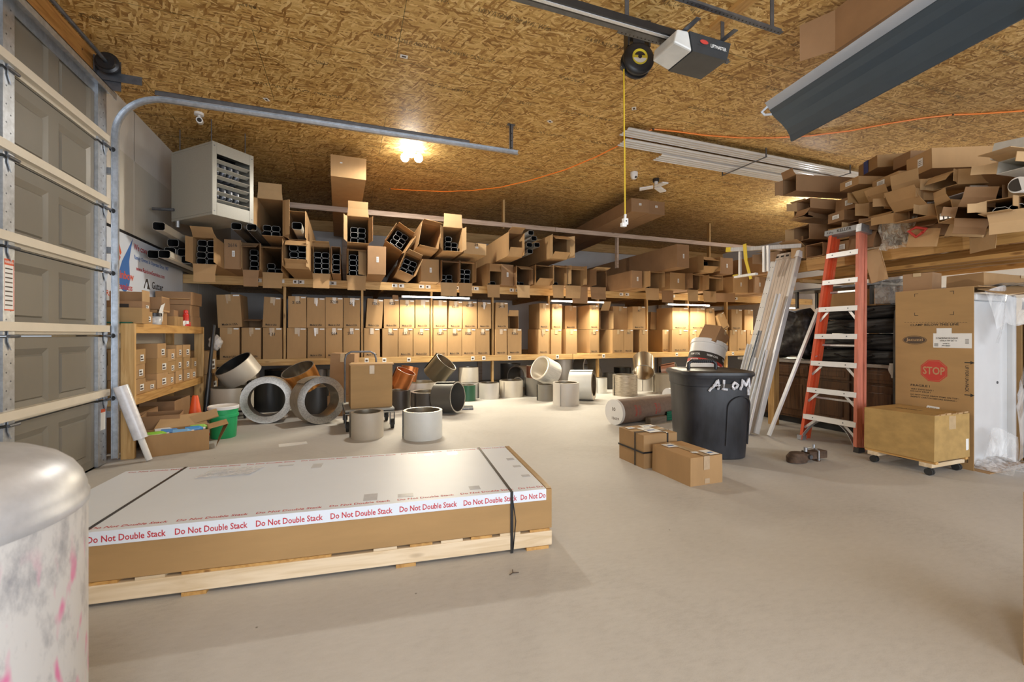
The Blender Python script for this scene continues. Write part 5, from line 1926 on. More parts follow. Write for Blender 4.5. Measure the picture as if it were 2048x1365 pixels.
# timber block and green strap
c = atZ(1308, 846, 0)
b = MB(); b.box(-.17, .17, -.045, .045, 0, .09, wood('old_grey_timber', (.20, .16, .12), (.12, .095, .07), 0))
tag(b.build('timber_block', None, (c.x+.02, c.y-.02, 0), (0, 0, R(14)), bevel=.004), 'weathered timber block lying against the thick brown tube', 'timber')
c = atZ(1342, 842, 0)
GS = mat('green_strap', (.01, .16, .09), .5, noise=.2)
b = MB()
for k in range(4):
    b.tube([(-.10, -.02, .025+k*.03), (.06, -.03, .03+k*.032), (.10, .03, .03+k*.03), (-.06, .06, .025+k*.03)], .018, GS, n=6, closed=True)
tag(b.build('webbing_strap', None, (c.x+.03, c.y+.02, 0)), 'coiled green webbing strap beside the timber block', 'strap')
# rusty coupling on the floor
c = atZ(1614, 922, 0)
hc = thing('tow_hitch', 'rusty tow hitch lying on the open floor before the ladder', 'tow hitch', (c.x, c.y, 0), (0, 0, R(-2)))
RUST = mat('rust', (.12, .075, .05), .75, .4, noise=.4, scale=18, bump=.2)
b = MB(); b.box(-.02, .21, -.045, .045, .02, .09, RUST); b.build('drawbar', hc, bevel=.006)
b = MB(); b.lathe([(.0, .09), (.05, .085), (.072, .05), (.07, .0)], RUST, n=20); b.v = [V((p.x*1.5-.13, p.y, p.z+.005)) for p in b.v]; b.box(-.12, .0, -.04, .04, .015, .075, RUST); b.build('coupler', hc)
b = MB(); b.cyl((-.02, -.06, .05), (-.02, .06, .05), .02, GALVD); b.cyl((-.02, 0, .09), (-.02, 0, .13), .016, GALV); b.build('latch', hc)
b = MB(); b.tube([(.08, -.055, .01), (.08, -.055, .10), (.085, .0, .118), (.08, .055, .10), (.08, .055, .01)], .008, GALV, n=7); b.build('u_bolt', hc)
b = MB(); b.box(.06, .10, -.06, .06, .001, .012, RUST); b.cyl((.085, 0, .11), (.085, 0, .15), .012, GALV, n=8); b.build('clamp_plate', hc)
# ================================================================== east side
# step ladder
LD = thing('step_ladder', 'orange fibreglass step ladder with aluminium treads leaning at the loft', 'ladder', (4.885, 3.26, 0), (R(-6.9), 0, R(-90)))
ORG = mat('orange_fibreglass', (.66, .10, .035), .55, noise=.18, scale=4, stretch=(4, 4, .6))
ORP = mat('faded_orange_fibreglass', (.62, .20, .13), .6, noise=.22, scale=5, stretch=(4, 4, .6))
HL = 2.34
hw = lambda z: .30 - .145*z/HL


def rail(s, y0, mm, name):
    b = MB()
    x0, x1 = s*hw(0), s*hw(HL)
    # C-section: web and two flanges
    b.bar((x0, y0, 0), (x1, y0, HL), .008, .085, mm, up=(0, 1, 0))
    b.bar((x0-s*.013, y0-.041, 0), (x1-s*.013, y0-.041, HL), .032, .006, mm, up=(0, 1, 0))
    b.bar((x0-s*.013, y0+.041, 0), (x1-s*.013, y0+.041, HL), .032, .006, mm, up=(0, 1, 0))
    return b.build(name, LD)


rail(-1, 0, ORG, 'front_rail')
rail(1, 0, ORP, 'front_rail')
for k in range(1, 8):
    z = .305*k - .015
    if z > HL-.12:
        break
    w_ = hw(z)-.004
    b = MB()
    b.box(-w_, w_, -.045, .048, z, z+.006, ALUW); b.box(-w_, w_, -.048, -.043, z-.048, z+.006, ALUW); b.box(-w_, w_, .043, .048, z-.03, z+.006, ALUW)
    for q in range(5):
        b.box(-w_, w_, -.035+q*.016, -.029+q*.016, z+.006, z+.0085, ALU)
    for q in (-.6, .55):
        b.cyl((w_*q, -.0495, z-.02), (w_*q, -.048, z-.02), .007, GALVD, n=8)
    o = b.build('step', LD)
    if k in (1, 2, 3, 5):
        for s in (-1, 1):
            b = MB(); b.bar((s*w_*.55, -.02, z-.045), (s*w_*.97, -.02, z-.15), .025, .003, ALU, up=(0, 1, 0)); b.build('step_brace', o)
for s in (-1, 1):
    b = MB(); b.bar((s*(hw(0)-.01), .085, .02), (s*hw(HL)*.9, .085, HL-.02), .028, .035, ORG if s < 0 else ORP, up=(0, 1, 0)); b.build('rear_rail', LD)
    b = MB()
    pts = [(s*(.29-.235*(1-i/8)), -.02, .245*(1-(1-i/8)**.0) if False else .255-.235*(i/8)**2) for i in range(9)]
    for i in range(8):
        b.bar(pts[i], pts[i+1], .05, .004, GALV, up=(s*.7, 0, .7))
    b.build('corner_brace', LD)
    b = MB(); b.box(s*.30-.025, s*.30+.025, -.05, .05, -.002, .05, RUBBER if s > 0 else GALV); b.build('foot', LD)
for z in (.6, 1.2, 1.8):
    b = MB(); b.bar((-hw(z), .085, z-.1), (hw(z), .085, z-.1), .03, .02, ALU); b.build('rear_bar', LD)
b = MB()
CAPM = mat('cap_grey', (.33, .34, .35), .5, noise=.12, scale=12)
b.box(-.20, .19, -.06, .115, HL-.005, HL+.055, CAPM)
b.text('KELLER', (.015, -.0605, HL+.027), X_, Z_, .033, INK, width=.15)
b.text('K-Pro', (-.135, -.0605, HL+.022), X_, Z_, .026, INK, width=.07)
b.box(.135, .192, -.062, .117, HL-.03, HL+.057, GALV)
b.build('top_cap', LD, bevel=.004)
b = MB(); b.bar((-hw(.8), .0, .95), (-hw(.8)+.02, .085, .99), .02, .012, GALV); b.build('spreader', LD)

# aluminium plank and loose extrusions leaning at the loft
PT = R(-18.4)
PLO = V((4.56, 4.06, 0))
pk = thing('aluminium_plank', 'long ribbed aluminium plank leaning up beside the orange ladder', 'plank', PLO, (PT, 0, R(-90)))
HP = 2.36
b = MB(); b.box(-.19, -.115, -.035, .03, .02, HP-.08, ALUW)
for q in range(12):
    for xx in (-.172, -.135):
        b.cyl((xx, -.0358, .15+q*.185), (xx, -.035, .15+q*.185), .006, INKB, n=8)
b.build('side_rail', pk)
DK = mat('plank_deck', (.62, .53, .45), .45, .2, noise=.15, scale=6, stretch=(8, 8, .5))
for k in range(6):
    x = -.112 + k*.044
    b = MB(); b.box(x, x+.040, -.026, .022, .02, HP-.08, DK); b.build('deck_rib', pk)
b = MB(); b.box(.155, .185, -.035, .03, .02, HP-.08, ALU); b.build('side_rail', pk)
b = MB(); b.box(-.155, .19, -.04, .034, HP-.08, HP, DK)
for k in range(4):
    b.box(-.12+k*.07, -.08+k*.07, -.0412, -.040, HP-.055, HP-.03, INK)
b.box(.15, .192, -.042, .036, HP-.075, HP+.004, WHITEP)
b.build('end_cap', pk)
for k, (x, y, w_, d, h, tiltx, mm, lab) in enumerate((
        (-.175, -.075, .05, .03, 1.12, 1.5, ALUW, 'white-faced aluminium channel leaning on the plank edge'),
        (-.09, -.08, .035, .03, 1.30, 2.5, GALV, 'dull grey angle leaning third across the plank'),
        (-.03, -.09, .06, .025, .95, 1.0, ALU, 'bright shorter aluminium strip at the middle of the plank foot'),
        (.05, -.095, .045, .03, 1.78, 2.0, ALUW, 'cream-white aluminium strip reaching high up the plank'),
        (.12, -.08, .05, .03, 1.05, -1.0, ALU, 'mirror-bright aluminium strip at the inner foot of the plank'),
        (-.135, -.115, .025, .02, .62, 9, GALV, 'short grey angle lying across the plank foot'))):
    a = M4.Rotation(R(-90), 4, 'Z') @ M4.Rotation(PT, 4, 'X')
    o = PLO + a @ V((x, y, 0))
    b = MB()
    b.box(-w_/2, w_/2, 0, .003, 0, h, mm); b.box(-w_/2, -w_/2+.003, -d, 0, 0, h, mm); b.box(w_/2-.003, w_/2, -d, 0, 0, h, mm)
    tag(b.build('aluminium_strip', None, (o.x, o.y, .012), (PT*.98, R(tiltx), R(-90))), lab, 'aluminium strip', 'aluminium strips beside the plank')
b = MB(); b.box(-.016, .016, -.016, .016, 0, 1.62, ALUW)
tag(b.build('aluminium_strip', None, (4.66, 3.80, 0.01), (R(-21), R(7), R(-90))), 'square white aluminium tube leaning between plank and ladder', 'aluminium strip')

# base cabinets with worktop
CB = thing('base_cabinet', 'dark stained wood base cabinet run behind the ladder', 'cabinet', (5.64, 0, 0))
DWOOD = wood('dark_oak', (.115, .052, .02), (.055, .024, .01), 2, vary=.05, rough=.4)
b = MB(); b.box(0, .58, 2.95, 5.05, .09, .82, DWOOD); b.box(.07, .58, 2.95, 5.05, 0, .09, STEELB); b.build('carcass', CB)
ys = [2.98, 3.49, 4.0, 4.51, 5.02]
for i in range(4):
    y0, y1 = ys[i]+.02, ys[i+1]-.02
    for z0, z1, nm in ((.65, .79, 'drawer_front'), (.12, .62, 'door')):
        b = MB(); b.box(-.02, -.0005, y0, y1, z0, z1, DWOOD)
        if nm == 'door':
            b.box(-.028, -.02, y0+.07, y1-.07, z0+.08, z1-.08, DWOOD)
        else:
            b.box(-.026, -.02, y0+.05, y1-.05, z0+.035, z1-.035, DWOOD)
        b.build(nm, CB, bevel=.006)
b = MB(); b.box(5.60, 6.24, 2.90, 5.10, .825, .862, mat('worn_laminate', (.36, .32, .28), .4, noise=.15, scale=8))
tag(b.build('worktop', None, None, None, bevel=.005), 'worn grey-brown worktop on the dark base cabinets', 'worktop')
b = MB()
vs = []
for i in range(6):
    for j in range(6):
        vs.append((-.045-.015*sin(j*1.3+i), -.05+.025*i+.008*sin(j), .0+.02-.032*j if j else .02))
b.add(vs, [(i*6+j, (i+1)*6+j, (i+1)*6+j+1, i*6+j+1) for i in range(5) for j in range(5)], WLAB, True)
b.box(-.05, .04, -.05, .075, .0, .022, WLAB)
tag(b.build('white_rag', None, (5.63, 3.0, .864)), 'white rag hanging over the worktop edge by the big printed carton', 'rag')


def blob(name, label, cat, c, s, m, seed, group=None, n=4, amp=.12, flat=.75):
    bm = bmesh.new()
    bmesh.ops.create_cube(bm, size=2)
    bmesh.ops.subdivide_edges(bm, edges=bm.edges[:], cuts=10, use_grid_fill=True)
    for v in bm.verts:
        p = v.co.copy()
        q = p.normalized()*1.25
        p = p.lerp(q, .38)
        wv = 1 + amp*(sin(p.x*5+seed)*cos(p.y*7+seed*2)+.6*sin(p.z*9+p.y*6+seed))
        v.co = V((p.x*s[0]*wv, p.y*s[1]*wv, p.z*s[2]*(1+.5*(wv-1))))
    zmin = min(v.co.z for v in bm.verts)
    for v in bm.verts:
        v.co.z = max(v.co.z - zmin, .0)
        if v.co.z < .02*1: v.co.z = 0
    me = bpy.data.meshes.new(name)
    bm.to_mesh(me)
    bm.free()
    me.materials.append(m)
    for q in me.polygons:
        q.use_smooth = True
    o = bpy.data.objects.new(name, me)
    COL.objects.link(o)
    o.location = c
    return tag(o, label, cat, group)


NYL = mat('black_nylon', (.014, .014, .016), .55, noise=.35, scale=10, bump=.15)
zz = .864
for k, (y, x, sy, sz, lab) in enumerate(((3.50, 5.93, .50, .075, 'black soft bag at the bottom of the pile on the worktop'), (3.52, 5.95, .48, .085, 'black soft bag second up in the pile on the worktop'), (3.45, 5.93, .50, .08, 'black soft bag third up in the pile on the worktop'), (3.50, 5.95, .46, .07, 'black soft bag topmost in the pile on the worktop'))):
    o = blob('soft_bag', lab, 'bag', (x, y, zz), (.27, sy, sz), NYL, k*1.7, 'black soft bags on the worktop', amp=.05)
    b = MB(); b.tube([(-.285, -.22, .10), (-.31, -.10, .055), (-.315, .05, .05), (-.285, .2, .10)], .012, STEELB, n=6)
    b.build('carry_strap', o)
    zz += max(v.co.z for v in o.data.vertices)
o = blob('black_case', 'black padded case on end beside the big printed carton', 'case', (5.44, 2.855, .0), (.13, .042, .72), NYL, 4.2, amp=.03)
# black framed rack and clear bin above the bags
rk = thing('folding_frame', 'black metal folding frame set on top of the soft bags', 'frame', (5.85, 3.75, zz))
for y in (-.45, .45):
    for x in (-.18, .2):
        b = MB(); b.bar((x, y, 0), (x, y, .22), .03, .03, STEELB, up=(0, 1, 0)); b.build('leg', rk)
b = MB(); b.box(-.22, .24, -.55, .62, .22, .245, GALVD); b.build('shelf_panel', rk)
bl = thing('clear_bin', 'clear plastic bin edge beside the folding frame', 'bin', (5.75, 3.12, zz+.001))
b = MB(); b.box(-.10, .3, -.14, .14, 0, .28, film('clear_plastic', (.75, .78, .80), .28)); b.build('bin_body', bl)
b = MB(); b.box(-.105, .305, -.145, .145, .255, .285, GALV); b.build('rim', bl)
blob('dark_bundle', 'dark bundle of tools and cord heaped at the far worktop end', 'bundle', (5.9, 4.45, .864), (.25, .36, .30), mat('dark_bundle', (.035, .03, .03), .5, noise=.6, scale=20, bump=.4), 2.2, amp=.16)

# tall printed bathtub carton
JX, JY0, JY1 = 5.16, 2.20, 2.79
jc = thing('bathtub_carton', 'tall brown carton printed with a red stop sign, standing on end', 'carton', (JX, JY1, 0))
H_ = 1.622
b = MB()
b.box(0, .008, JY0-JY1, 0, 0, H_, CARDK)
b.box(.008, .72, -.008, 0, 0, H_, CARDK)
rr, uu = V((0, -1, 0)), Z_
W_ = JY1-JY0


def F(a, z):
    """point on the printed face: a metres from its outer edge, z up"""
    return V((-.0008, -a, z))


def pt(px, py):
    p = atX(px, py, JX)
    return JY1-p.y, p.z


def ptext(s, px0, px1, py, h, m):
    a0, z = pt(px0, py)
    a1, _ = pt(px1, py)
    b.text(s, F(a0, z), rr, uu, h, m, 'L', a1-a0)


ptext('CLAMP BELOW THIS LINE', 1821, 1918, 650.5, .022, INK)
for k in range(22):
    a, z = pt(1809+k*5.8, 645.5)
    a2, _ = pt(1809+k*5.8+3.6, 645.5)
    b.flat([(0, 0), (a2-a, 0), (a2-a, .003), (0, .003)], F(a, z), rr, uu, INK)
for px, py, sx, sy in ((1829, 588, 1, -1), (1908, 582, -1, -1), (1829, 632, 1, 1), (1908, 630, -1, 1)):
    a, z = pt(px, py)
    for w_, h_ in ((.03, .004), (.004, .03)):
        b.flat([(0, 0), (sx*w_, 0), (sx*w_, sy*h_), (0, sy*h_)][::(1 if sx*sy > 0 else -1)], F(a, z), rr, uu, INK)
a, z = pt(1829, 680.5)


def oval(rx, rz, m, dx):
    b.flat([(rx*cos(2*pi*i/32), rz*sin(2*pi*i/32)) for i in range(32)], F(a, z)+V((-dx, 0, 0)), rr, uu, m)


oval(.098, .041, INK, 0)
oval(.094, .037, CARDK, .0004)
oval(.090, .034, INKB, .0008)
b.text('Jacuzzi', F(a, z)+V((-.0012, 0, 0)), rr, uu, .038, CARDI, 'C', .135)
a0, z0 = pt(1866.5, 695.5)
a1, z1 = pt(1944, 667)
b.flat([(0, 0), (a1-a0, 0), (a1-a0, z1-z0), (0, z1-z0)], F(a0, z0), rr, uu, WLAB)
b.flat([(.025, .10), (.135, .10), (.135, .18), (.025, .18)], F(a0, z0)+V((-.0004, 0, 0)), rr, uu, WLAB)
b.text('S1S6030WLR1HXW', F(a0+.02, z0+.088)+V((-.0008, 0, 0)), rr, uu, .018, INK, 'L', .16)
b.text('6030LH WP SKT H', F(a0+.05, z0+.065)+V((-.0008, 0, 0)), rr, uu, .014, INK, 'L', .12)
b.text('WHITE', F(a0+.07, z0+.038)+V((-.0008, 0, 0)), rr, uu, .010, INK, 'L', .05)
b.text('PY14059', F(a0+.065, z0+.018)+V((-.0008, 0, 0)), rr, uu, .012, INK, 'L', .06)
for k in range(6):
    b.flat([(0, 0), (.025, 0), (.025, .003), (0, .003)], F(a1-.045, z0+.04+k*.0075)+V((-.0008, 0, 0)), rr, uu, INK)
    b.flat([(0, 0), (.03, 0), (.03, .0022), (0, .0022)], F(a0+.008, z0+.012+k*.005)+V((-.0008, 0, 0)), rr, uu, INK)
a, z = pt(1867.5, 742)
oct_ = lambda r: [(r*cos(R(22.5+45*i)), r*sin(R(22.5+45*i))*1.02) for i in range(8)]
b.flat(oct_(.108), F(a, z), rr, uu, REDBOX)
b.flat(oct_(.100), F(a, z)+V((-.0004, 0, 0)), rr, uu, CARDK)
b.flat(oct_(.097), F(a, z)+V((-.0008, 0, 0)), rr, uu, REDBOX)
b.text('STOP', F(a, z)+V((-.0012, 0, 0)), rr, uu, .074, CARDI, 'C', .165)
ptext('FRAGILE !', 1821.5, 1860, 770, .021, INK)
for k, (s, xe) in enumerate((('VERY EXPENSIVE !', 1867), ('DO NOT DROP !', 1861), ('DO NOT STACK HEAVY ITEMS ON TOP !', 1918), ('INSPECT CARTON BEFORE SIGNING !', 1914))):
    ptext(s, 1821.5, xe, 776 + k*4.6 + (xe-1821)*.035, .013, INK)
a, z = pt(1934, 758)
b.text('UP FOR UN-PACK', F(a, z), V((0, 0, -1)), rr, .024, INK, 'C', .235)
for py in (725.5, 790):
    a, z = pt(1929, py)
    b.flat([(0, -.004), (.04, -.004), (.04, -.016), (.068, 0), (.04, .016), (.04, .004), (0, .004)], F(a, z), rr, uu, INK)
for py0, py1 in ((857, 887), (897, 926)):
    a0, z1 = pt(1924, py0)
    a1, z0 = pt(1936, py1)
    for q in ([(a0, z0), (a1, z0), (a1, z0+.004), (a0, z0+.004)], [(a0, z1-.004), (a1, z1-.004), (a1, z1), (a0, z1)], [(a1-.004, z0), (a1, z0), (a1, z1), (a1-.004, z1)]):
        b.flat(q, F(0, 0), rr, uu, INK)
a0, z0 = pt(1850, 818)
b.flat([(0, 0), (.11, -.005), (.11, .03), (.02, .035)], F(a0, z0), rr, uu, WLAB)
b.text('1 OF 2', F(a0+.025, z0+.012)+V((-.0006, 0, 0)), rr, uu, .014, INK, 'L', .06)
b.build('printed_face', jc)
b = MB(); b.box(.0, .74, JY0-JY1-.03, .0, H_, H_+.008, CARD); b.bar((.05, JY0-JY1-.1, H_-.05), (.72, JY0-JY1-.1, H_+.005), .2, .006, CARDI, up=(0, -.3, .9)); b.build('top_flap', jc)
b = MB(); b.box(.01, .76, JY0-JY1-.10, JY0-JY1+.3, 0, .006, CARD); b.build('bottom_flap', jc)
# white tub standing on end inside the carton
tu = thing('bathtub', 'white bathtub standing on end inside the tall printed carton', 'bathtub', (JX+.015, JY0, .008))
TUBW = mat('acrylic_white', (.68, .69, .70), .18, noise=.02, spec=.6)
b = MB(); b.box(.012, .64, .04, .06, 0.02, 1.50, TUBW); b.build('skirt', tu, bevel=.01)
b = MB(); b.box(.0, .03, .02, .56, 0, 1.56, TUBW); b.box(.63, .675, -.01, .56, 0, 1.56, TUBW); b.box(.03, .63, .0, .56, 1.50, 1.56, TUBW); b.build('rim', tu, bevel=.015)
b = MB(); b.box(.05, .62, .06, .50, .06, 1.45, TUBW); b.build('basin', tu, bevel=.03)
b = MB(); b.cyl((.46, .035, .75), (.46, .04, .75), .012, GALVD, n=12); b.build('drain_fitting', tu)
# torn plastic film hanging over the tub
b = MB()
vs = []
NI, NJ = 15, 19
for i in range(NI):
    for j in range(NJ):
        u_, v_ = i/(NI-1), j/(NJ-1)
        vs.append((.02+.68*u_, -.035-.035*sin(u_*9+v_*4)-.05*abs(sin(v_*6+u_*3)), 1.58-1.5*v_+.05*sin(u_*7)))
fs = []
for i in range(NI-1):
    for j in range(NJ-1):
        u_, v_ = i/(NI-1), j/(NJ-1)
        if (v_ < .22+.1*sin(u_*8)) or (v_ > .80 and u_ < .6) or u_ > .78:
            fs.append((i*NJ+j, (i+1)*NJ+j, (i+1)*NJ+j+1, i*NJ+j+1))
b.add(vs, fs, film('torn_film', (.86, .87, .88), .34), True)
tag(b.build('plastic_film', None, (JX+.02, JY0-.02, 0)), 'torn clear plastic film hanging over the white bathtub', 'plastic film')
b = MB()
vs = []
for i in range(10):
    for j in range(6):
        vs.append((.12+.055*i, -.20+.05*j, .012+.10*abs(sin(i*1.1))*abs(cos(j*.8))))
b.add(vs, [(i*6+j, (i+1)*6+j, (i+1)*6+j+1, i*6+j+1) for i in range(9) for j in range(5)], film('crumpled_film', (.86, .87, .9), .42), True)
tag(b.build('plastic_film', None, (JX-.05, JY0-.02, 0)), 'crumpled clear film heaped on the floor at the bathtub foot', 'plastic film')
# things on and beside it
closed_carton('carton', 'kraft carton seen edge-on past the white bathtub', .62, .60, 1.30, (6.33, 2.24, 0), (0, 0, R(4)), None, m=CARDK, sticker=False, seam=False)
closed_carton('carton', 'brown taped carton lying behind the top of the printed carton', .22, .24, .17, (5.22, 2.64, 1.632), (0, 0, R(-80)), None, m=CARDD, sticker=False)
closed_carton('carton', 'long shrink-wrapped carton on top of the printed one', 1.0, .3, .13, (6.1, 2.25, 1.64), (0, R(2), R(-8)), None, m=CARD, sticker=False)
b = MB()
vs = []
for i in range(10):
    for j in range(5):
        vs.append((.07*i, .08*j, .0+.03*abs(sin(i*1.3+j))))
b.add(vs, [(i*5+j, (i+1)*5+j, (i+1)*5+j+1, i*5+j+1) for i in range(9) for j in range(4)], WLAB, True)
tag(b.build('crumpled_sheet', None, (5.55, 2.02, 1.642)), 'crumpled white sheet over the top of the bathtub carton', 'sheet')

# carton on a wooden dolly
dc = thing('wooden_dolly', 'low wooden dolly on casters under the scuffed tan carton', 'dolly', (4.86, 2.48, 0))
for y in (-.20, .20):
    b = MB(); b.box(-.24, .24, y-.045, y+.045, .072, .107, PALE); b.build('cross_board', dc)
for x in (-.22, .22):
    b = MB(); b.box(x-.02, x+.02, -.27, .27, .1075, .127, PINEY); b.build('side_board', dc)
for x in (-.2, .2):
    for y in (-.21, .21):
        b = MB(); b.cyl((x-.022, y, .03), (x-.004, y, .03), .03, RUBBER, n=18); b.cyl((x+.004, y, .03), (x+.022, y, .03), .03, RUBBER, n=18); b.box(x-.006, x+.006, y-.012, y+.012, .03, .072, GALVD); b.build('caster', dc)


KR2 = mat('scuffed_tan_cardboard', (.43, .275, .10), .7, noise=.14, scale=4, stretch=(2, 2, 3), spec=.3)
t = thing('carton', 'scuffed tan carton riding on the wooden dolly', 'carton', (4.87, 2.48, .128))
b = MB(); b.box(-.26, .26, -.265, .265, 0, .385, KR2, .006); b.box(-.05, .05, -.268, -.2665, .26, .375, TAPE); b.box(.2, .24, -.2685, -.267, .06, .16, WLAB)
b.text('FRAGILE', (-.05, .02, .3925), V((0, -1, 0)), V((1, 0, 0)), .035, INKB, width=.2)
b.build('carton_body', t, bevel=.006)
b = MB()
for k in range(6):
    b.box(-.25+k*.085, -.19+k*.085, -.268, -.25, .384+.002*(k % 2), .392+.004*(k % 3), CARDI)
b.build('torn_edge', t)

# white drum with printed band and a carton stuck in it
dr = thing('white_drum', 'tilted white cardboard drum with black and red printed band', 'drum', (4.86, 5.05, .60), (R(-6), R(22), 0))
DW = mat('drum_white', (.72, .72, .72), .45, noise=.04)
Rr = .245
b = MB(); b.lathe([(0, 0), (Rr, 0, DW), (Rr, .15, REDBOX), (Rr, .195, INK), (Rr, .30, DW), (Rr, .50, DW), (Rr-.008, .505), (Rr-.008, .42), (0, .42)], DW, n=56)
for a0, s1, s2 in ((-115, 'TRIM COIL', 'SMOOTH'), (-55, 'TRIM COIL', 'SMOOTH'), (-175, 'TRIM COIL', 'SMOOTH')):
    for s, z, h, mm, w_ in ((s1, .255, .030, WLAB, .17), (s2, .172, .026, WLAB, .13)):
        b.text(s, (0, 0, 0), X_, Z_, h, mm, 'C', w_, wrap=lambda x, y, a0=a0, z=z: V(((Rr+.001)*cos(R(a0)+x/Rr), (Rr+.001)*sin(R(a0)+x/Rr), z+y)))
b.build('drum_body', dr)
b = MB(); b.lathe([(Rr+.001, .44), (Rr+.010, .445), (Rr+.010, .50), (Rr-.003, .512), (Rr-.012, .505)], DW, n=56); b.build('rim_band', dr)
b = MB(); b.lathe([(0, 0), (.26, 0), (.27, .495), (0, .50)], CARDD, n=6, smooth=False)
tag(b.build('carton_stack', None, (4.80, 5.08, 0.0)), 'dark carton on the floor carrying the tilted white drum', 'carton')
t = closed_carton('carton', 'brown carton jammed into the mouth of the tilted white drum', .30, .26, .26, (5.02, 4.90, 1.03), (R(8), R(33), R(20)), None, m=CARDD, sticker=(.08, .06, .07, .07))

# tall carton at the near corner of the frame
closed_carton('carton', 'plain brown carton edge standing close to the camera at the east side', .52, .49, .63, (2.56, .355, 0), (0, 0, 0), None, m=CARDK, sticker=False)
# ================================================================== timber loft on the east side with the heap of cartons
lf = thing('timber_loft', 'pine storage loft carrying a heap of cartons beside the ladder', 'loft', (0, 0, 0))
LX0 = 5.32
for k, x in enumerate((LX0, 6.35, 7.4)):
    b = MB(); b.box(x, x+.04, -.5, 4.25, 1.985, 2.125, PINEY); b.build('beam', lf, bevel=.004)
for k in range(9):
    y = .15 + k*.5
    b = MB(); b.box(LX0, 8.6, y-.17, y+.17, 2.126, 2.144, PALE if k % 3 == 0 else PINE); b.build('deck_plank', lf)
for x, y in ((LX0+.0, 4.26), (7.4, 4.26), (LX0, -.6)):
    b = MB(); b.box(x, x+.09, y, y+.09, 0, 2.125, PINEV); b.build('post', lf)
for x in (5.55, 5.75, 6.05):
    b = MB(); b.box(x, x+.09, .6, 4.2, 1.90, 1.94, PINEY); b.build('stored_batten', lf)
for y in (1.2, 3.9):
    b = MB(); b.box(LX0+.045, 6.345, y, y+.04, 1.86, 1.90, PINE); b.build('bearer', lf)

GH = 'cartons heaped on the loft'


SPEC = []


def heap(name, label, X, Y, z, w_, h, L, yaw=0, pitch=0, roll=0, flaps=(140, 110, 150, 100), fl=.2, m=None, sticker=None, closed=False, cat='carton', group=GH):
    """long carton whose visible end stands at (X, Y, z) and whose length runs to +X"""
    t = open_carton if not closed else closed_carton
    if group is None and z > 1.9:
        z = max(z, 2.15)
    if closed:
        o = closed_carton(name, label, w_, L, h, (X, Y, z), (0, 0, 0), group, cat, m or CARD, seam=False, sticker=sticker if sticker else False)
    else:
        o = open_carton(name, label, w_, L, h, (X, Y, z), (0, 0, 0), group, flaps=flaps, fl=(fl, min(fl, w_*.6), fl, min(fl, w_*.6)), m=m or CARD, cat=cat, bend=25)
        if sticker:
            q = MB(); q.box(-w_*.3, w_*.2, -.002, -.0005, h*.25, h*.7, WLAB)
    o.rotation_euler = (R(pitch), R(roll), R(-90+yaw))
    if group is None:
        SPEC.append((( M4.Translation((X, Y, z)) @ o.rotation_euler.to_matrix().to_4x4()).inverted(), (w_, L, h)))
    return o


def hits(X, Y, z, w_, h, L, yaw):
    """does a planned heap carton run through one already placed?"""
    bpy.context.view_layer.update()
    A = M4.Translation((X, Y, z)) @ M4.Rotation(R(-90+yaw), 4, 'Z')
    n = 0
    for m_, (sw, sl, sh_) in SPEC:
        for i in range(5):
            for j in range(12):
                for k in range(3):
                    p = m_ @ (A @ V((-w_/2+w_*i/4, L*j/11, h*k/2)))
                    if abs(p.x) < sw/2-.01 and 0 < p.y < sl and .01 < p.z < sh_-.01:
                        n += 1
    return n > 10


# individually recognisable ones on top and sticking out


def pix(px, py, X):
    return atX(px, py, X)


p = pix(1579, 387, 5.10)
heap('heap_carton', 'big long carton jutting out over the bare ceiling side of the heap', p.x, p.y, p.z, .21, .20, 2.6, -12, 0, 0, flaps=(150, None, None, 120), fl=.09, m=CARDD, group=None)
p = pix(1607, 420, 5.18)
heap('heap_carton', 'small open carton jutting out under the big long one', p.x, p.y, p.z, .19, .12, 2.0, -8, 0, 0, flaps=(None, None, 150, 130), fl=.12, m=CARDD, group=None)
p = pix(1603, 482, 5.36)
heap('heap_carton', 'black-mouthed open carton sticking out above the yellow trestle', p.x, p.y, p.z, .24, .19, 1.6, -12, 0, 0, flaps=(60, None, None, 120), fl=.10, m=CARDD, group=None)
p = pix(1838, 348, 5.23)
heap('heap_carton', 'large square-ended carton with a white label high on the heap', p.x, p.y, p.z, .30, .19, 1.5, -26, 0, 0, closed=True, sticker=(.02, .10, .06, .08), group=None)
p = pix(1803, 334, 5.48)
heap('heap_carton', 'small reddish box highest on the heap', p.x, p.y, p.z, .21, .13, .5, -20, 0, 0, closed=True, sticker=None, m=CARDD, group=None)
p = pix(1735, 346, 5.58)
heap('heap_carton', 'carton bound with blue tape near the top of the heap', p.x, p.y, p.z, .34, .14, .9, -30, 0, 0, closed=True, m=CARD, group=None)
BT = mat('blue_tape', (.03, .06, .30), .4)
q = MB(); q.box(-.06, .02, -.0065, -.005, 0, .14, BT); q.box(-.06, .02, -.0065, .9, .1405, .142, BT); q.build('blue_tape', bpy.data.objects[[o.name for o in bpy.data.objects if o.name.startswith('heap_carton') and o.parent is None][-1]])
p = pix(1890, 376, 5.00)
heap('heap_carton', 'long pale carton with a torn end lying across the heap', p.x, p.y, p.z, .24, .13, 1.1, -24, 1, 4, flaps=(60, 130, None, 100), fl=.12, m=CARDI, group=None)
p = pix(1770, 376, 5.28)
heap('heap_carton', 'broad flat carton with a white tag under the blue-taped one', p.x, p.y, p.z, .34, .12, 1.1, -22, 0, 0, closed=True, sticker=(-.05, .07, .10, .05), group=None)
p = pix(1815, 408, 5.10)
heap('heap_carton', 'carton gaping with two wide raised flaps in mid heap', p.x, p.y, p.z, .30, .11, 1.1, -15, 2, 4, flaps=(158, 120, None, 110), fl=.2, group=None)
p = pix(1820, 440, 5.04)
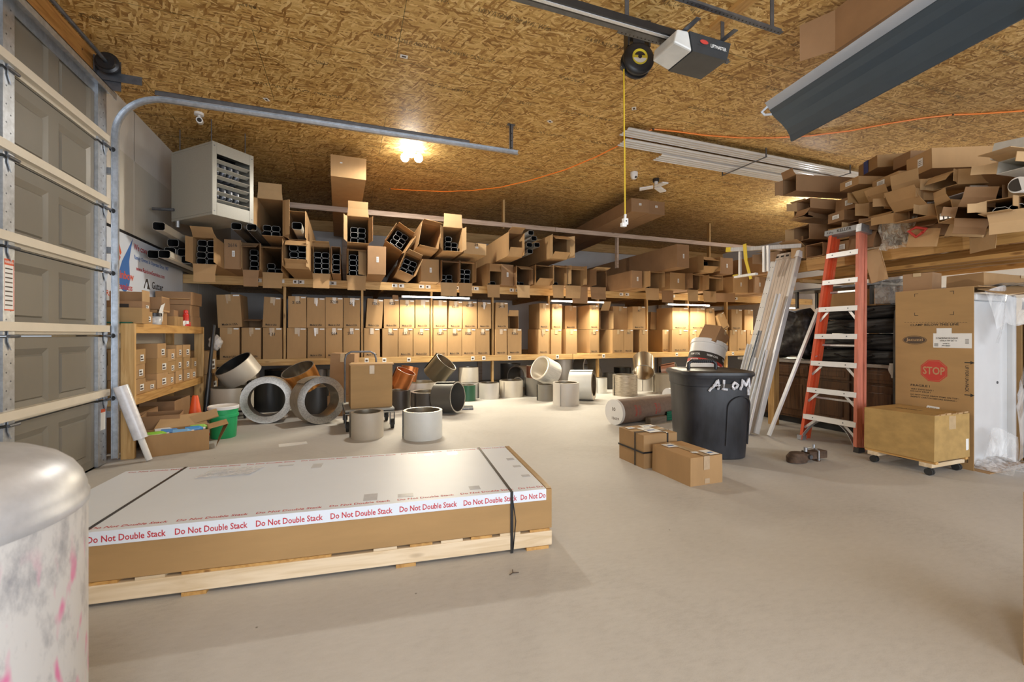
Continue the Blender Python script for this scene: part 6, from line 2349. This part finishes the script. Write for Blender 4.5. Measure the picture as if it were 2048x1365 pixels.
heap('heap_carton', 'flat carton with a wide flap and small label below the gaping one', p.x, p.y, p.z, .34, .11, 1.1, -18, 2, 3, flaps=(140, 100, None, 160), fl=.22, group=None)
p = pix(1893, 441, 4.98)
heap('heap_carton', 'carton full of grey metal strips in mid heap', p.x, p.y, p.z, .13, .17, 1.0, -12, 0, -10, flaps=(165, None, None, None), fl=.12, group=None)
for k in range(3):
    b = MB(); b.box(-.012, .012, 0, .9, 0, .055, ALU)
    tag(b.build('metal_strip', None, (p.x-.015, p.y+.03-.032*k, p.z+.012), (0, 0, R(-102))), 'grey metal strip in the narrow heap carton', 'metal strip', 'grey metal strips in the heap carton')
p = pix(1895, 396, 5.13)
b = MB(); b.box(-.20, .20, 0, 1.6, 0, .008, ALUW); b.box(-.20, -.19, 0, 1.6, 0, .045, ALUW); b.box(.19, .20, 0, 1.6, 0, .045, ALUW)
tag(b.build('metal_tray', None, p, (0, 0, R(-110))), 'long pale metal tray lying in the heap', 'tray')
p = pix(2012, 433, 4.73)
heap('heap_carton', 'open carton showing dark tubes at the near end of the heap', p.x, p.y, p.z, .21, .10, .7, 24, 3, 0, flaps=(None, 140, 160, 150), fl=.18, group=None)
for k in range(2):
    pipe('dark tube end inside the nearest open heap carton', (p.x+.04, p.y-.045+.09*k, p.z+.052), (0, 0, R(-66)), 'g', L=.6, wd=.085, ht=.07, group='dark tubes in the heap carton')
p = pix(1945, 440, 4.80)
heap('heap_carton', 'long carton slanting up with a cream lining near the end of the heap', p.x, p.y, p.z, .22, .10, 1.0, 26, 7, 12, flaps=(150, None, 150, 120), fl=.16, m=CARDD, group=None)
p = pix(2000, 468, 4.76)
heap('heap_carton', 'carton with a square hanging flap low at the near end of the heap', p.x, p.y, p.z, .20, .11, .6, 8, 0, 0, flaps=(None, 100, 100, None), fl=.14, group=None)
WB = mat('white_card_box', (.62, .61, .56), .6, noise=.1, scale=8)
p = pix(2012, 314, 4.73)
heap('white_box', 'white printed carton topmost at the near end of the heap', p.x, p.y, p.z, .22, .13, 1.0, -14, -8, 10, closed=True, m=WB, cat='box', group=None)
p = pix(2030, 340, 4.70)
heap('white_box', 'white-sided open carton under the topmost white one', p.x, p.y, p.z, .24, .10, 1.0, -16, -5, 4, flaps=(100, 90, None, 150), m=WB, cat='box', group=None)
p = pix(2035, 370, 4.63)
b = MB(); b.cyl((0, 0, 0), (1.2, -.25, .05), .058, mat('white_pipe', (.74, .74, .74), .3), n=28)
b.cyl((-.003, 0, 0), (0.0, 0, 0), .048, INK, n=24)
tag(b.build('white_pipe', None, p), 'white plastic pipe lying on the heap under the white cartons', 'pipe')
# clutter between heap and ladder
for k, (px, py, X, w_, h, yaw, lab) in enumerate(((1672, 444, 5.3, .22, .11, -14, 'grey-sided carton with a white tag just over the ladder cap'), (1698, 376, 5.3, .26, .09, -18, 'flat carton with a long white tag beside the white ceiling strips'), (1848, 476, 5.25, .24, .10, -10, 'carton with a white sticker low in the heap past the ladder'), (1790, 466, 5.3, .22, .12, 10, 'small carton wrapped in clear film beside the ladder top'))):
    p = pix(px, py, X)
    heap('heap_carton', lab, p.x, p.y, p.z, w_, h, 1.4, yaw, 0, 0, closed=True, sticker=(0, h*.5, .09, .045), group=None, m=CARD if k % 2 else CARDD)
b = MB()
vs = []
for i in range(8):
    for j in range(10):
        vs.append((.03*sin(i*2+j), .045*i, -.038*j+.01*sin(i*3)))
p = pix(1785, 432, 5.26)
b.add(vs, [(i*10+j, (i+1)*10+j, (i+1)*10+j+1, i*10+j+1) for i in range(7) for j in range(9)], film('hanging_film', (.80, .76, .66), .4), True)
tag(b.build('plastic_film', None, (p.x, p.y-.2, p.z)), 'wad of clear plastic film hanging from the heap beside the ladder', 'plastic film')
for k, (px, py, yaw, rl, w_, h_, lab) in enumerate(((1850, 462, 10, 8, .22, .16, 'loose brown cardboard flap hanging over the loft beam, nearer the ladder'), (1965, 470, -8, -6, .18, .15, 'loose brown cardboard flap hanging over the loft beam, farther from the ladder'), (1745, 505, 12, -14, .14, .34, 'torn kraft paper strip hanging beside the ladder top'), (1935, 452, 5, 14, .26, .10, 'pale bent cardboard sheet poking from the heap low down'))):
    p = pix(px, py, 5.2 if k != 2 else 5.28)
    b = MB(); b.box(-.002, .002, -w_/2, w_/2, -h_, .02, CARD if k < 2 else CARDI, .01)
    tag(b.build('cardboard_flap', None, p, (R(rl), R(12), R(yaw))), lab, 'cardboard')
rg = random.Random(5)
MATS = [CARD, CARDD, CARDD, CARDD, CARDK, CARDD]  # mostly dark cardboard: the heap's dim light is put into its colour
LAY = [(2.146, .155), (2.315, .15), (2.48, .16), (2.655, .14), (2.81, .13)]
LW = ('bottom', 'second', 'third', 'fourth', 'top')
for k, (z, h) in enumerate(LAY):
    y = 1.62 + .10*k
    n = 0
    lim = 4.25 - .15*k - (.5 if k == 4 else 0)
    while y < lim:
        w_ = rg.choice((.20, .26, .30, .24))
        n += 1
        X = 5.30 + .03*k + rg.uniform(-.26, .16) + (.10 if k == 0 else 0) - (.14 if y < 2.5 else 0)
        L = 2.2
        kind = rg.random()
        yaw = rg.uniform(-4, 4)
        fa = [rg.choice((None, 60, 95, 130, 165)) for _ in range(4)]
        fa[1] = rg.choice((None, 60, 100)); fa[3] = rg.choice((None, 70, 110))
        lab = 'jumbled brown carton, %s from the right in the %s layer of the loft heap' % (onth(n), LW[k])
        if k == 0:
            fa[2] = None
        if 2.7 < y+w_ and y < 3.45:
            X = max(X, 5.30)
        if hits(X, y+w_/2, z, w_, h, L, yaw):
            n -= 1
            y += w_+.012
            continue
        if kind < .34:
            heap('heap_carton', lab, X, y+w_/2, z, w_-.02, h, L, yaw, 0, 0, m=rg.choice(MATS), closed=True, sticker=(rg.uniform(-.03, .03), h*.55, .085, .06))
        else:
            heap('heap_carton', lab, X, y+w_/2, z, w_-.02, h, L, yaw, 0, 0, flaps=fa, fl=rg.uniform(.12, .22), m=rg.choice(MATS))
        y += w_+.012
# red strap and reflective scraps
p = pix(1845, 465, 5.15)
b = MB(); b.tube([(0, 0, 0), (.02, .06, -.03), (-.02, .10, .03), (.0, .05, .06), (.02, -.02, .03), (0, 0, 0)], .014, REDBOX, n=7)
tag(b.build('red_strap', None, p), 'tangled red strap caught in the heap', 'strap')

# yellow-ended trestle on the loft end
p = pix(1576, 478, 5.05)
ts = thing('trestle', 'folding aluminium trestle with yellow feet hung at the loft end', 'trestle', (5.0, 4.42, 2.14))
YEL = mat('yellow_plastic', (.72, .52, .02), .4)
b = MB(); b.bar((-.05, .22, .235), (.30, -.55, .17), .035, .05, ALU); b.build('top_bar', ts)
b = MB(); b.bar((-.065, .26, .24), (-.045, .20, .235), .045, .06, YEL); b.build('end_cap', ts)
for q in (.12, -.25, -.31):
    b = MB(); b.bar((.03, q, .20), (.03, q, -.13), .03, .03, ALU, up=(0, 1, 0)); b.build('leg', ts)
b = MB(); b.bar((.0, .02, .28), (.0, .0, .06), .05, .008, YEL, up=(1, 0, 0)); b.bar((.0, .0, .06), (.02, -.06, -.2), .04, .008, YEL, up=(1, 0, 0)); b.build('strap', ts)
b = MB(); b.bar((.03, .20, -.14), (.03, -.14, -.14), .05, .03, ALU); b.bar((.03, .22, -.12), (.03, .14, -.12), .05, .02, YEL); b.build('foot_bar', ts)

# stored goods behind the ladder on the far shelves
for k, (px, py, X, w_, h, L, lab, mm) in enumerate(((1700, 560, 6.6, .5, .26, .6, 'brown carton behind the upper ladder treads', CARD), (1660, 590, 6.75, .45, .3, .6, 'pale brown carton behind the planks and ladder', CARD), (1775, 566, 6.4, .3, .2, .5, 'small brown carton under the loft beam by the ladder', CARDD))):
    p = pix(px, py, X)
    heap('carton', lab, p.x, p.y, 1.40, w_, min(p.z-1.40+.12, .44), L, -10, 0, 0, closed=True, m=mm, sticker=(.0, .1, .1, .06), group=None)
b = MB(); b.box(6.3, 7.3, 2.9, 5.1, 1.37, 1.395, OSB)
for x in (6.32, 7.22):
    for y in (2.92, 5.02):
        b.box(x, x+.06, y, y+.06, 0, 1.37, PINEV)
tag(b.build('storage_table'), 'rough board table behind the cabinets carrying cartons', 'table')
b = MB(); b.box(0, .9, -.02, .02, 0, .34, WHITEG)
tag(b.build('sloping_board', None, (6.35, 2.95, 1.396), (0, 0, R(70))), 'white panel sloping under the loft behind the ladder', 'panel')
for k, (x, y, z, w_, h, mm, lab) in enumerate(((6.5, 1.6, 1.45, .3, .16, WB, 'white carton under the loft past the bathtub'), (6.9, 1.9, 1.45, .4, .22, CARD, 'brown carton under the loft past the bathtub'), (6.2, 2.05, 1.45, .13, .08, GALVD, 'small grey box on the far ledge past the bathtub'))):
    closed_carton('carton', lab, w_, .3, h, (x, y, z), (0, 0, R(-35)), None, m=mm, sticker=False, seam=False)
b = MB(); b.box(6.02, 7.6, 1.35, 2.2, 0, 1.448, CARDD)
tag(b.build('carton_bale'), 'bulky dark carton bale standing past the kraft carton edge', 'carton')
# ================================================================== things hung from the ceiling
# garage door opener with rail and perforated angle hanger
op = thing('garage_door_opener', 'grey garage door opener motor box slung under the ceiling', 'door opener', (2.45, 2.66, 3.26))
CASE = mat('opener_dark', (.035, .04, .045), .4, noise=.2)
LENS = mat('opener_lens', (.66, .66, .63), .3, noise=.12, scale=6, spec=.6)
b = MB()
b.add([(-.10, -.13, 0), (.22, -.13, 0), (.22, .13, 0), (-.10, .13, 0), (-.14, -.14, .13), (.25, -.14, .13), (.25, .14, .13), (-.14, .14, .13)], [(3, 2, 1, 0), (4, 5, 6, 7), (0, 1, 5, 4), (1, 2, 6, 5), (2, 3, 7, 6), (3, 0, 4, 7)], CASE)
b.box(-.06, .16, -.1355, -.134, .055, .10, CASE)
b.text('LIFTMASTER', (.13, -.1412, .07), X_, Z_, .026, WLAB, width=.15)
b.flat([(.038*cos(2*pi*i/20), .016*sin(2*pi*i/20)) for i in range(20)], (-.005, -.1405, .082), X_, Z_, REDBOX)
b.build('motor_case', op, bevel=.012)
b = MB()
b.add([(-.26, -.12, .035), (-.105, -.128, .0), (-.105, .128, .0), (-.26, .12, .035), (-.24, -.13, .13), (-.145, -.138, .13), (-.145, .138, .13), (-.24, .13, .13)], [(3, 2, 1, 0), (4, 5, 6, 7), (0, 1, 5, 4), (1, 2, 6, 5), (2, 3, 7, 6), (3, 0, 4, 7)], LENS)
b.build('light_lens', op, bevel=.012)
rl = thing('opener_rail', 'dark steel opener rail running from the motor box to the door header', 'opener rail', (0, 2.66, 3.44))
b = MB(); b.box(-2.05, 2.35, -.03, .03, -.025, .025, STEELB); b.box(-2.05, 2.35, -.012, .012, -.03, -.024, ALU); b.build('rail_bar', rl)
b = MB(); b.box(-2.05, 2.3, .06, .10, .0, .035, GALVD); b.build('side_bar', rl)


def perf(name, p0, p1, parent):
    p0, p1 = V(p0), V(p1)
    b = MB()
    b.bar(p0, p1, .035, .004, GALVD)
    b.bar(p0+V((0, 0, .016)), p1+V((0, 0, .016)), .004, .032, GALVD)
    n = int((p1-p0).length/.035)
    for i in range(1, n):
        q = p0.lerp(p1, i/n)
        b.cyl(q-V((0, 0, .0032)), q-V((0, 0, .0022)), .0065, INK, n=6)
    return b.build(name, parent)


hg = thing('opener_hanger', 'perforated angle-iron hanger holding the opener motor box', 'hanger', (0, 0, 0))
perf('angle_bar', (1.92, 2.84, 3.50), (3.02, 2.84, 3.50), hg)
perf('angle_bar', (1.95, 2.42, 3.50), (3.10, 2.42, 3.50), hg)
for x in (2.28, 2.62):
    b = MB(); b.box(x-.02, x+.02, 2.40, 2.86, 3.395, 3.40, GALVD); b.build('cross_strap', hg)
for x, y in ((2.0, 2.84), (2.95, 2.84), (2.0, 2.42), (3.0, 2.42)):
    b = MB(); b.box(x-.018, x+.018, y-.003, y+.003, 3.50, ZC-.03, GALVD); b.build('drop_bar', hg)
for x in (1.97, 2.97):
    b = MB(); b.box(x-.05, x+.05, 2.3, 2.95, ZC-.04, ZC, PINEY); b.build('ceiling_batten', hg)

# cord reel
cr_ = thing('cord_reel', 'black cord reel with yellow disc hung from the ceiling by the opener', 'cord reel', (2.33, 3.16, 3.55), (0, 0, R(-15)))
b = MB()
b.lathe([(0, -.062), (.10, -.062), (.128, -.05), (.135, -.04), (.135, -.022), (.122, -.02), (.122, .02), (.135, .022), (.135, .04), (.128, .05), (.10, .062), (0, .062)], PLASB, n=44)
b.v = [V((p.x, -p.z, p.y)) for p in b.v]
b.build('reel_body', cr_)
b = MB(); b.cyl((0, -.0625, 0), (0, -.066, 0), .066, mat('yellow_disc', (.78, .66, .05), .4), n=36)
b.cyl((0, -.0665, 0), (0, -.068, 0), .017, PLASB, n=16)
b.flat([(.05*cos(R(20+i*10)), .05*sin(R(20+i*10))) for i in range(15)], (0, -.0664, -.006), X_, Z_, INK)
b.flat([(.062*cos(R(200+i*10)), .062*sin(R(200+i*10))) for i in range(15)], (0, -.0664, .01), X_, Z_, WLAB)
b.build('label_disc', cr_)
b = MB(); b.box(-.09, .09, -.05, .05, .20, .215, STEELB); b.box(-.05, .05, -.04, .04, .13, .20, STEELB); b.box(-.10, -.085, -.05, .05, .10, ZC-3.55, STEELB); b.box(.085, .10, -.05, .05, .10, ZC-3.55, STEELB); b.box(-.10, .10, -.05, .05, ZC-3.55-.012, ZC-3.55, STEELB); b.build('bracket', cr_)
b = MB(); b.cyl((-.118, -.02, -.05), (-.118, .02, -.05), .028, PLASB, n=16); b.build('cord_guide', cr_)
YC = mat('yellow_cord', (.72, .50, .03), .45)
pb2 = V((2.33-.114, 3.19, 0))
zb = atY(1249, 436, 3.19).z
cd = thing('power_cord', 'yellow power cord dangling from the reel with a white socket end', 'cord', (pb2.x, pb2.y, zb))
b = MB(); b.tube([(0, 0, 3.50-zb), (.004, 0, 2.9-zb), (.008, 0, .6), (.012, 0, .0)], .0065, YC, n=8); b.build('cord', cd)
b = MB(); b.cyl((.012, 0, -.005), (.016, 0, .03), .011, WHITEP, n=12); b.box(-.008, .034, -.018, .018, -.06, -.005, WHITEP); b.box(-.025, .02, -.016, .016, -.078, -.045, WHITEP); b.cyl((.013, -.019, -.03), (.013, -.0175, -.03), .007, INK, n=10); b.build('socket_end', cd, bevel=.003)

# orange extension cord stapled along the ceiling
OC = mat('orange_cord', (.95, .26, .03), .4)
pp = [(780, 378), (830, 381), (890, 383.5), (945, 381), (1000, 375), (1060, 361), (1130, 340), (1190, 315), (1240, 290), (1275, 270), (1306, 259), (1350, 263), (1410, 271), (1480, 276), (1550, 276), (1620, 272), (1700, 262), (1780, 247), (1850, 236), (1905, 230), (1960, 228), (2048, 222)]
pts = []
for i, (px, py) in enumerate(pp):
    s = 0.0
    if i < 10:
        s = .0 + .10*sin(pi*i/10)
    pts.append(atZ(px, py, ZC-.010-s))
t = thing('extension_cord', 'orange extension cord sagging across the ceiling to the loft', 'cord', (0, 0, 0))
b = MB(); b.tube(pts, .009, OC, n=8); b.build('cord', t)
for i in (0, 10, 19):
    b = MB(); q = pts[i]; b.box(q.x-.012, q.x+.012, q.y-.012, q.y+.012, q.z-.008, ZC, INKB); b.build('staple', t)

# white aluminium lengths lying under the ceiling
for k, (y, x0, x1, z, lab) in enumerate(((4.78, 3.32, 7.9, 3.80, 'long ribbed white aluminium strip under the ceiling, nearest the door opener'), (5.02, 3.45, 7.9, 3.78, 'second ribbed white aluminium strip under the ceiling, beside the orange cord'), (5.22, 4.2, 7.9, 3.76, 'shorter ribbed white aluminium strip nearest the far shelf'))):
    b = MB()
    n = 12
    prof_ = []
    for i in range(n+1):
        a = -.115 + .23*i/n
        prof_.append((a, .012*(i % 3 == 1) - .008*(i in (0, n))*1.0 + .02*(abs(a) > .10)))
    vs = [(x, y+a, z+c_) for x in (x0, x1) for a, c_ in prof_] + [(x, y+a, z+c_+.003) for x in (x0, x1) for a, c_ in prof_]
    m_ = n+1
    fs = [(i, i+1, m_+i+1, m_+i) for i in range(n)] + [(2*m_+i, 3*m_+i, 3*m_+i+1, 2*m_+i+1) for i in range(n)] + [(i, 2*m_+i, 2*m_+i+1, i+1) for i in range(n)] + [(m_+i, m_+i+1, 3*m_+i+1, 3*m_+i) for i in range(n)]
    b.add(vs, fs, mat('white_rib', (.72, .72, .72), .3, .2, noise=.06, scale=12))
    tag(b.build('aluminium_strip'), lab, 'aluminium strip', None)
t = thing('ceiling_rack', 'thin steel drop rack holding the white strips under the ceiling', 'rack', (0, 0, 0))
for x in (5.6, 7.4):
    b = MB(); b.box(x-.01, x+.01, 4.6, 5.4, 3.735, 3.745, GALVD)
    for y in (4.61, 5.39):
        b.box(x-.01, x+.01, y-.005, y+.005, 3.745, ZC, GALVD)
    b.build('drop_bar', t)

# dark gutter and carton held overhead near the camera
g0 = atD(1562, 243, 4.25)
gd = V((.171, 1.0, 0)).normalized()
gt = thing('gutter_length', 'long dark gutter length jutting out overhead with a white edge', 'gutter', g0)
GUT = mat('gutter_dark_paint', (.06, .088, .12), .35, .2, noise=.06, scale=3)
side = V((gd.y, -gd.x, 0))
prof_ = [(-.15, .135), (-.15, .15), (-.135, .155), (-.125, .09), (-.10, .055), (-.06, .02), (0, -.02), (.06, -.075), (.095, -.13), (.11, -.185), (.125, -.185), (.135, -.17)]
b = MB()
L = 4.2
for mm, off in ((GUT, 0.0), (WHITEP, .006)):
    vs = []
    for s in (0, -L):
        for a, c_ in prof_:
            vs.append(gd*s + side*(a+off*.4) + Z_*(c_+off))
    n = len(prof_)
    b.add(vs, [(i, i+1, n+i+1, n+i) for i in range(n-1)], mm)
b.build('gutter_body', gt)
b = MB()
for s in (0,):
    vs = [side*(-.175)+Z_*.165, side*(-.10)+Z_*.075, gd*(-L)+side*(-.10)+Z_*.075, gd*(-L)+side*(-.175)+Z_*.165]
    vs = [v + V((0, 0, -.004)) - side*.004 for v in vs]
    b.add(vs, [(0, 1, 2, 3), (3, 2, 1, 0)], WHITEG)
b.tube([side*(-.15)+Z_*.13, side*(-.17)+gd*.05+Z_*.10, side*(-.13)+gd*.06+Z_*.08, side*(-.10)+Z_*.06], .012, WHITEG, n=6)
b.build('peeling_film_edge', gt)
bxp = atD(1800, 45, 3.2)
open_carton('overhead_carton', 'big creased carton lying overhead beside the dark gutter', .95, 2.6, .33, (4.12, 2.32, 3.47), (R(0), R(0), R(172)), None, flaps=(None, 125, None, None), fl=(.2, .24, .1, .30), m=CARDD)  # dark cardboard puts the flap's shadow into its colour
t = thing('overhead_rack', 'steel drop rack holding the dark gutter and the big carton', 'rack', (0, 0, 0))
for y in (1.2, -.3):
    q = g0 + gd*((y-g0.y)/gd.y)
    b = MB(); b.box(q.x-.25, q.x+1.0, y-.02, y+.02, q.z-.215, q.z-.19, GALVD)
    for x in (q.x-.24, q.x+.99):
        b.box(x-.008, x+.008, y-.008, y+.008, q.z-.19, ZC, GALVD)
    b.build('drop_bar', t)
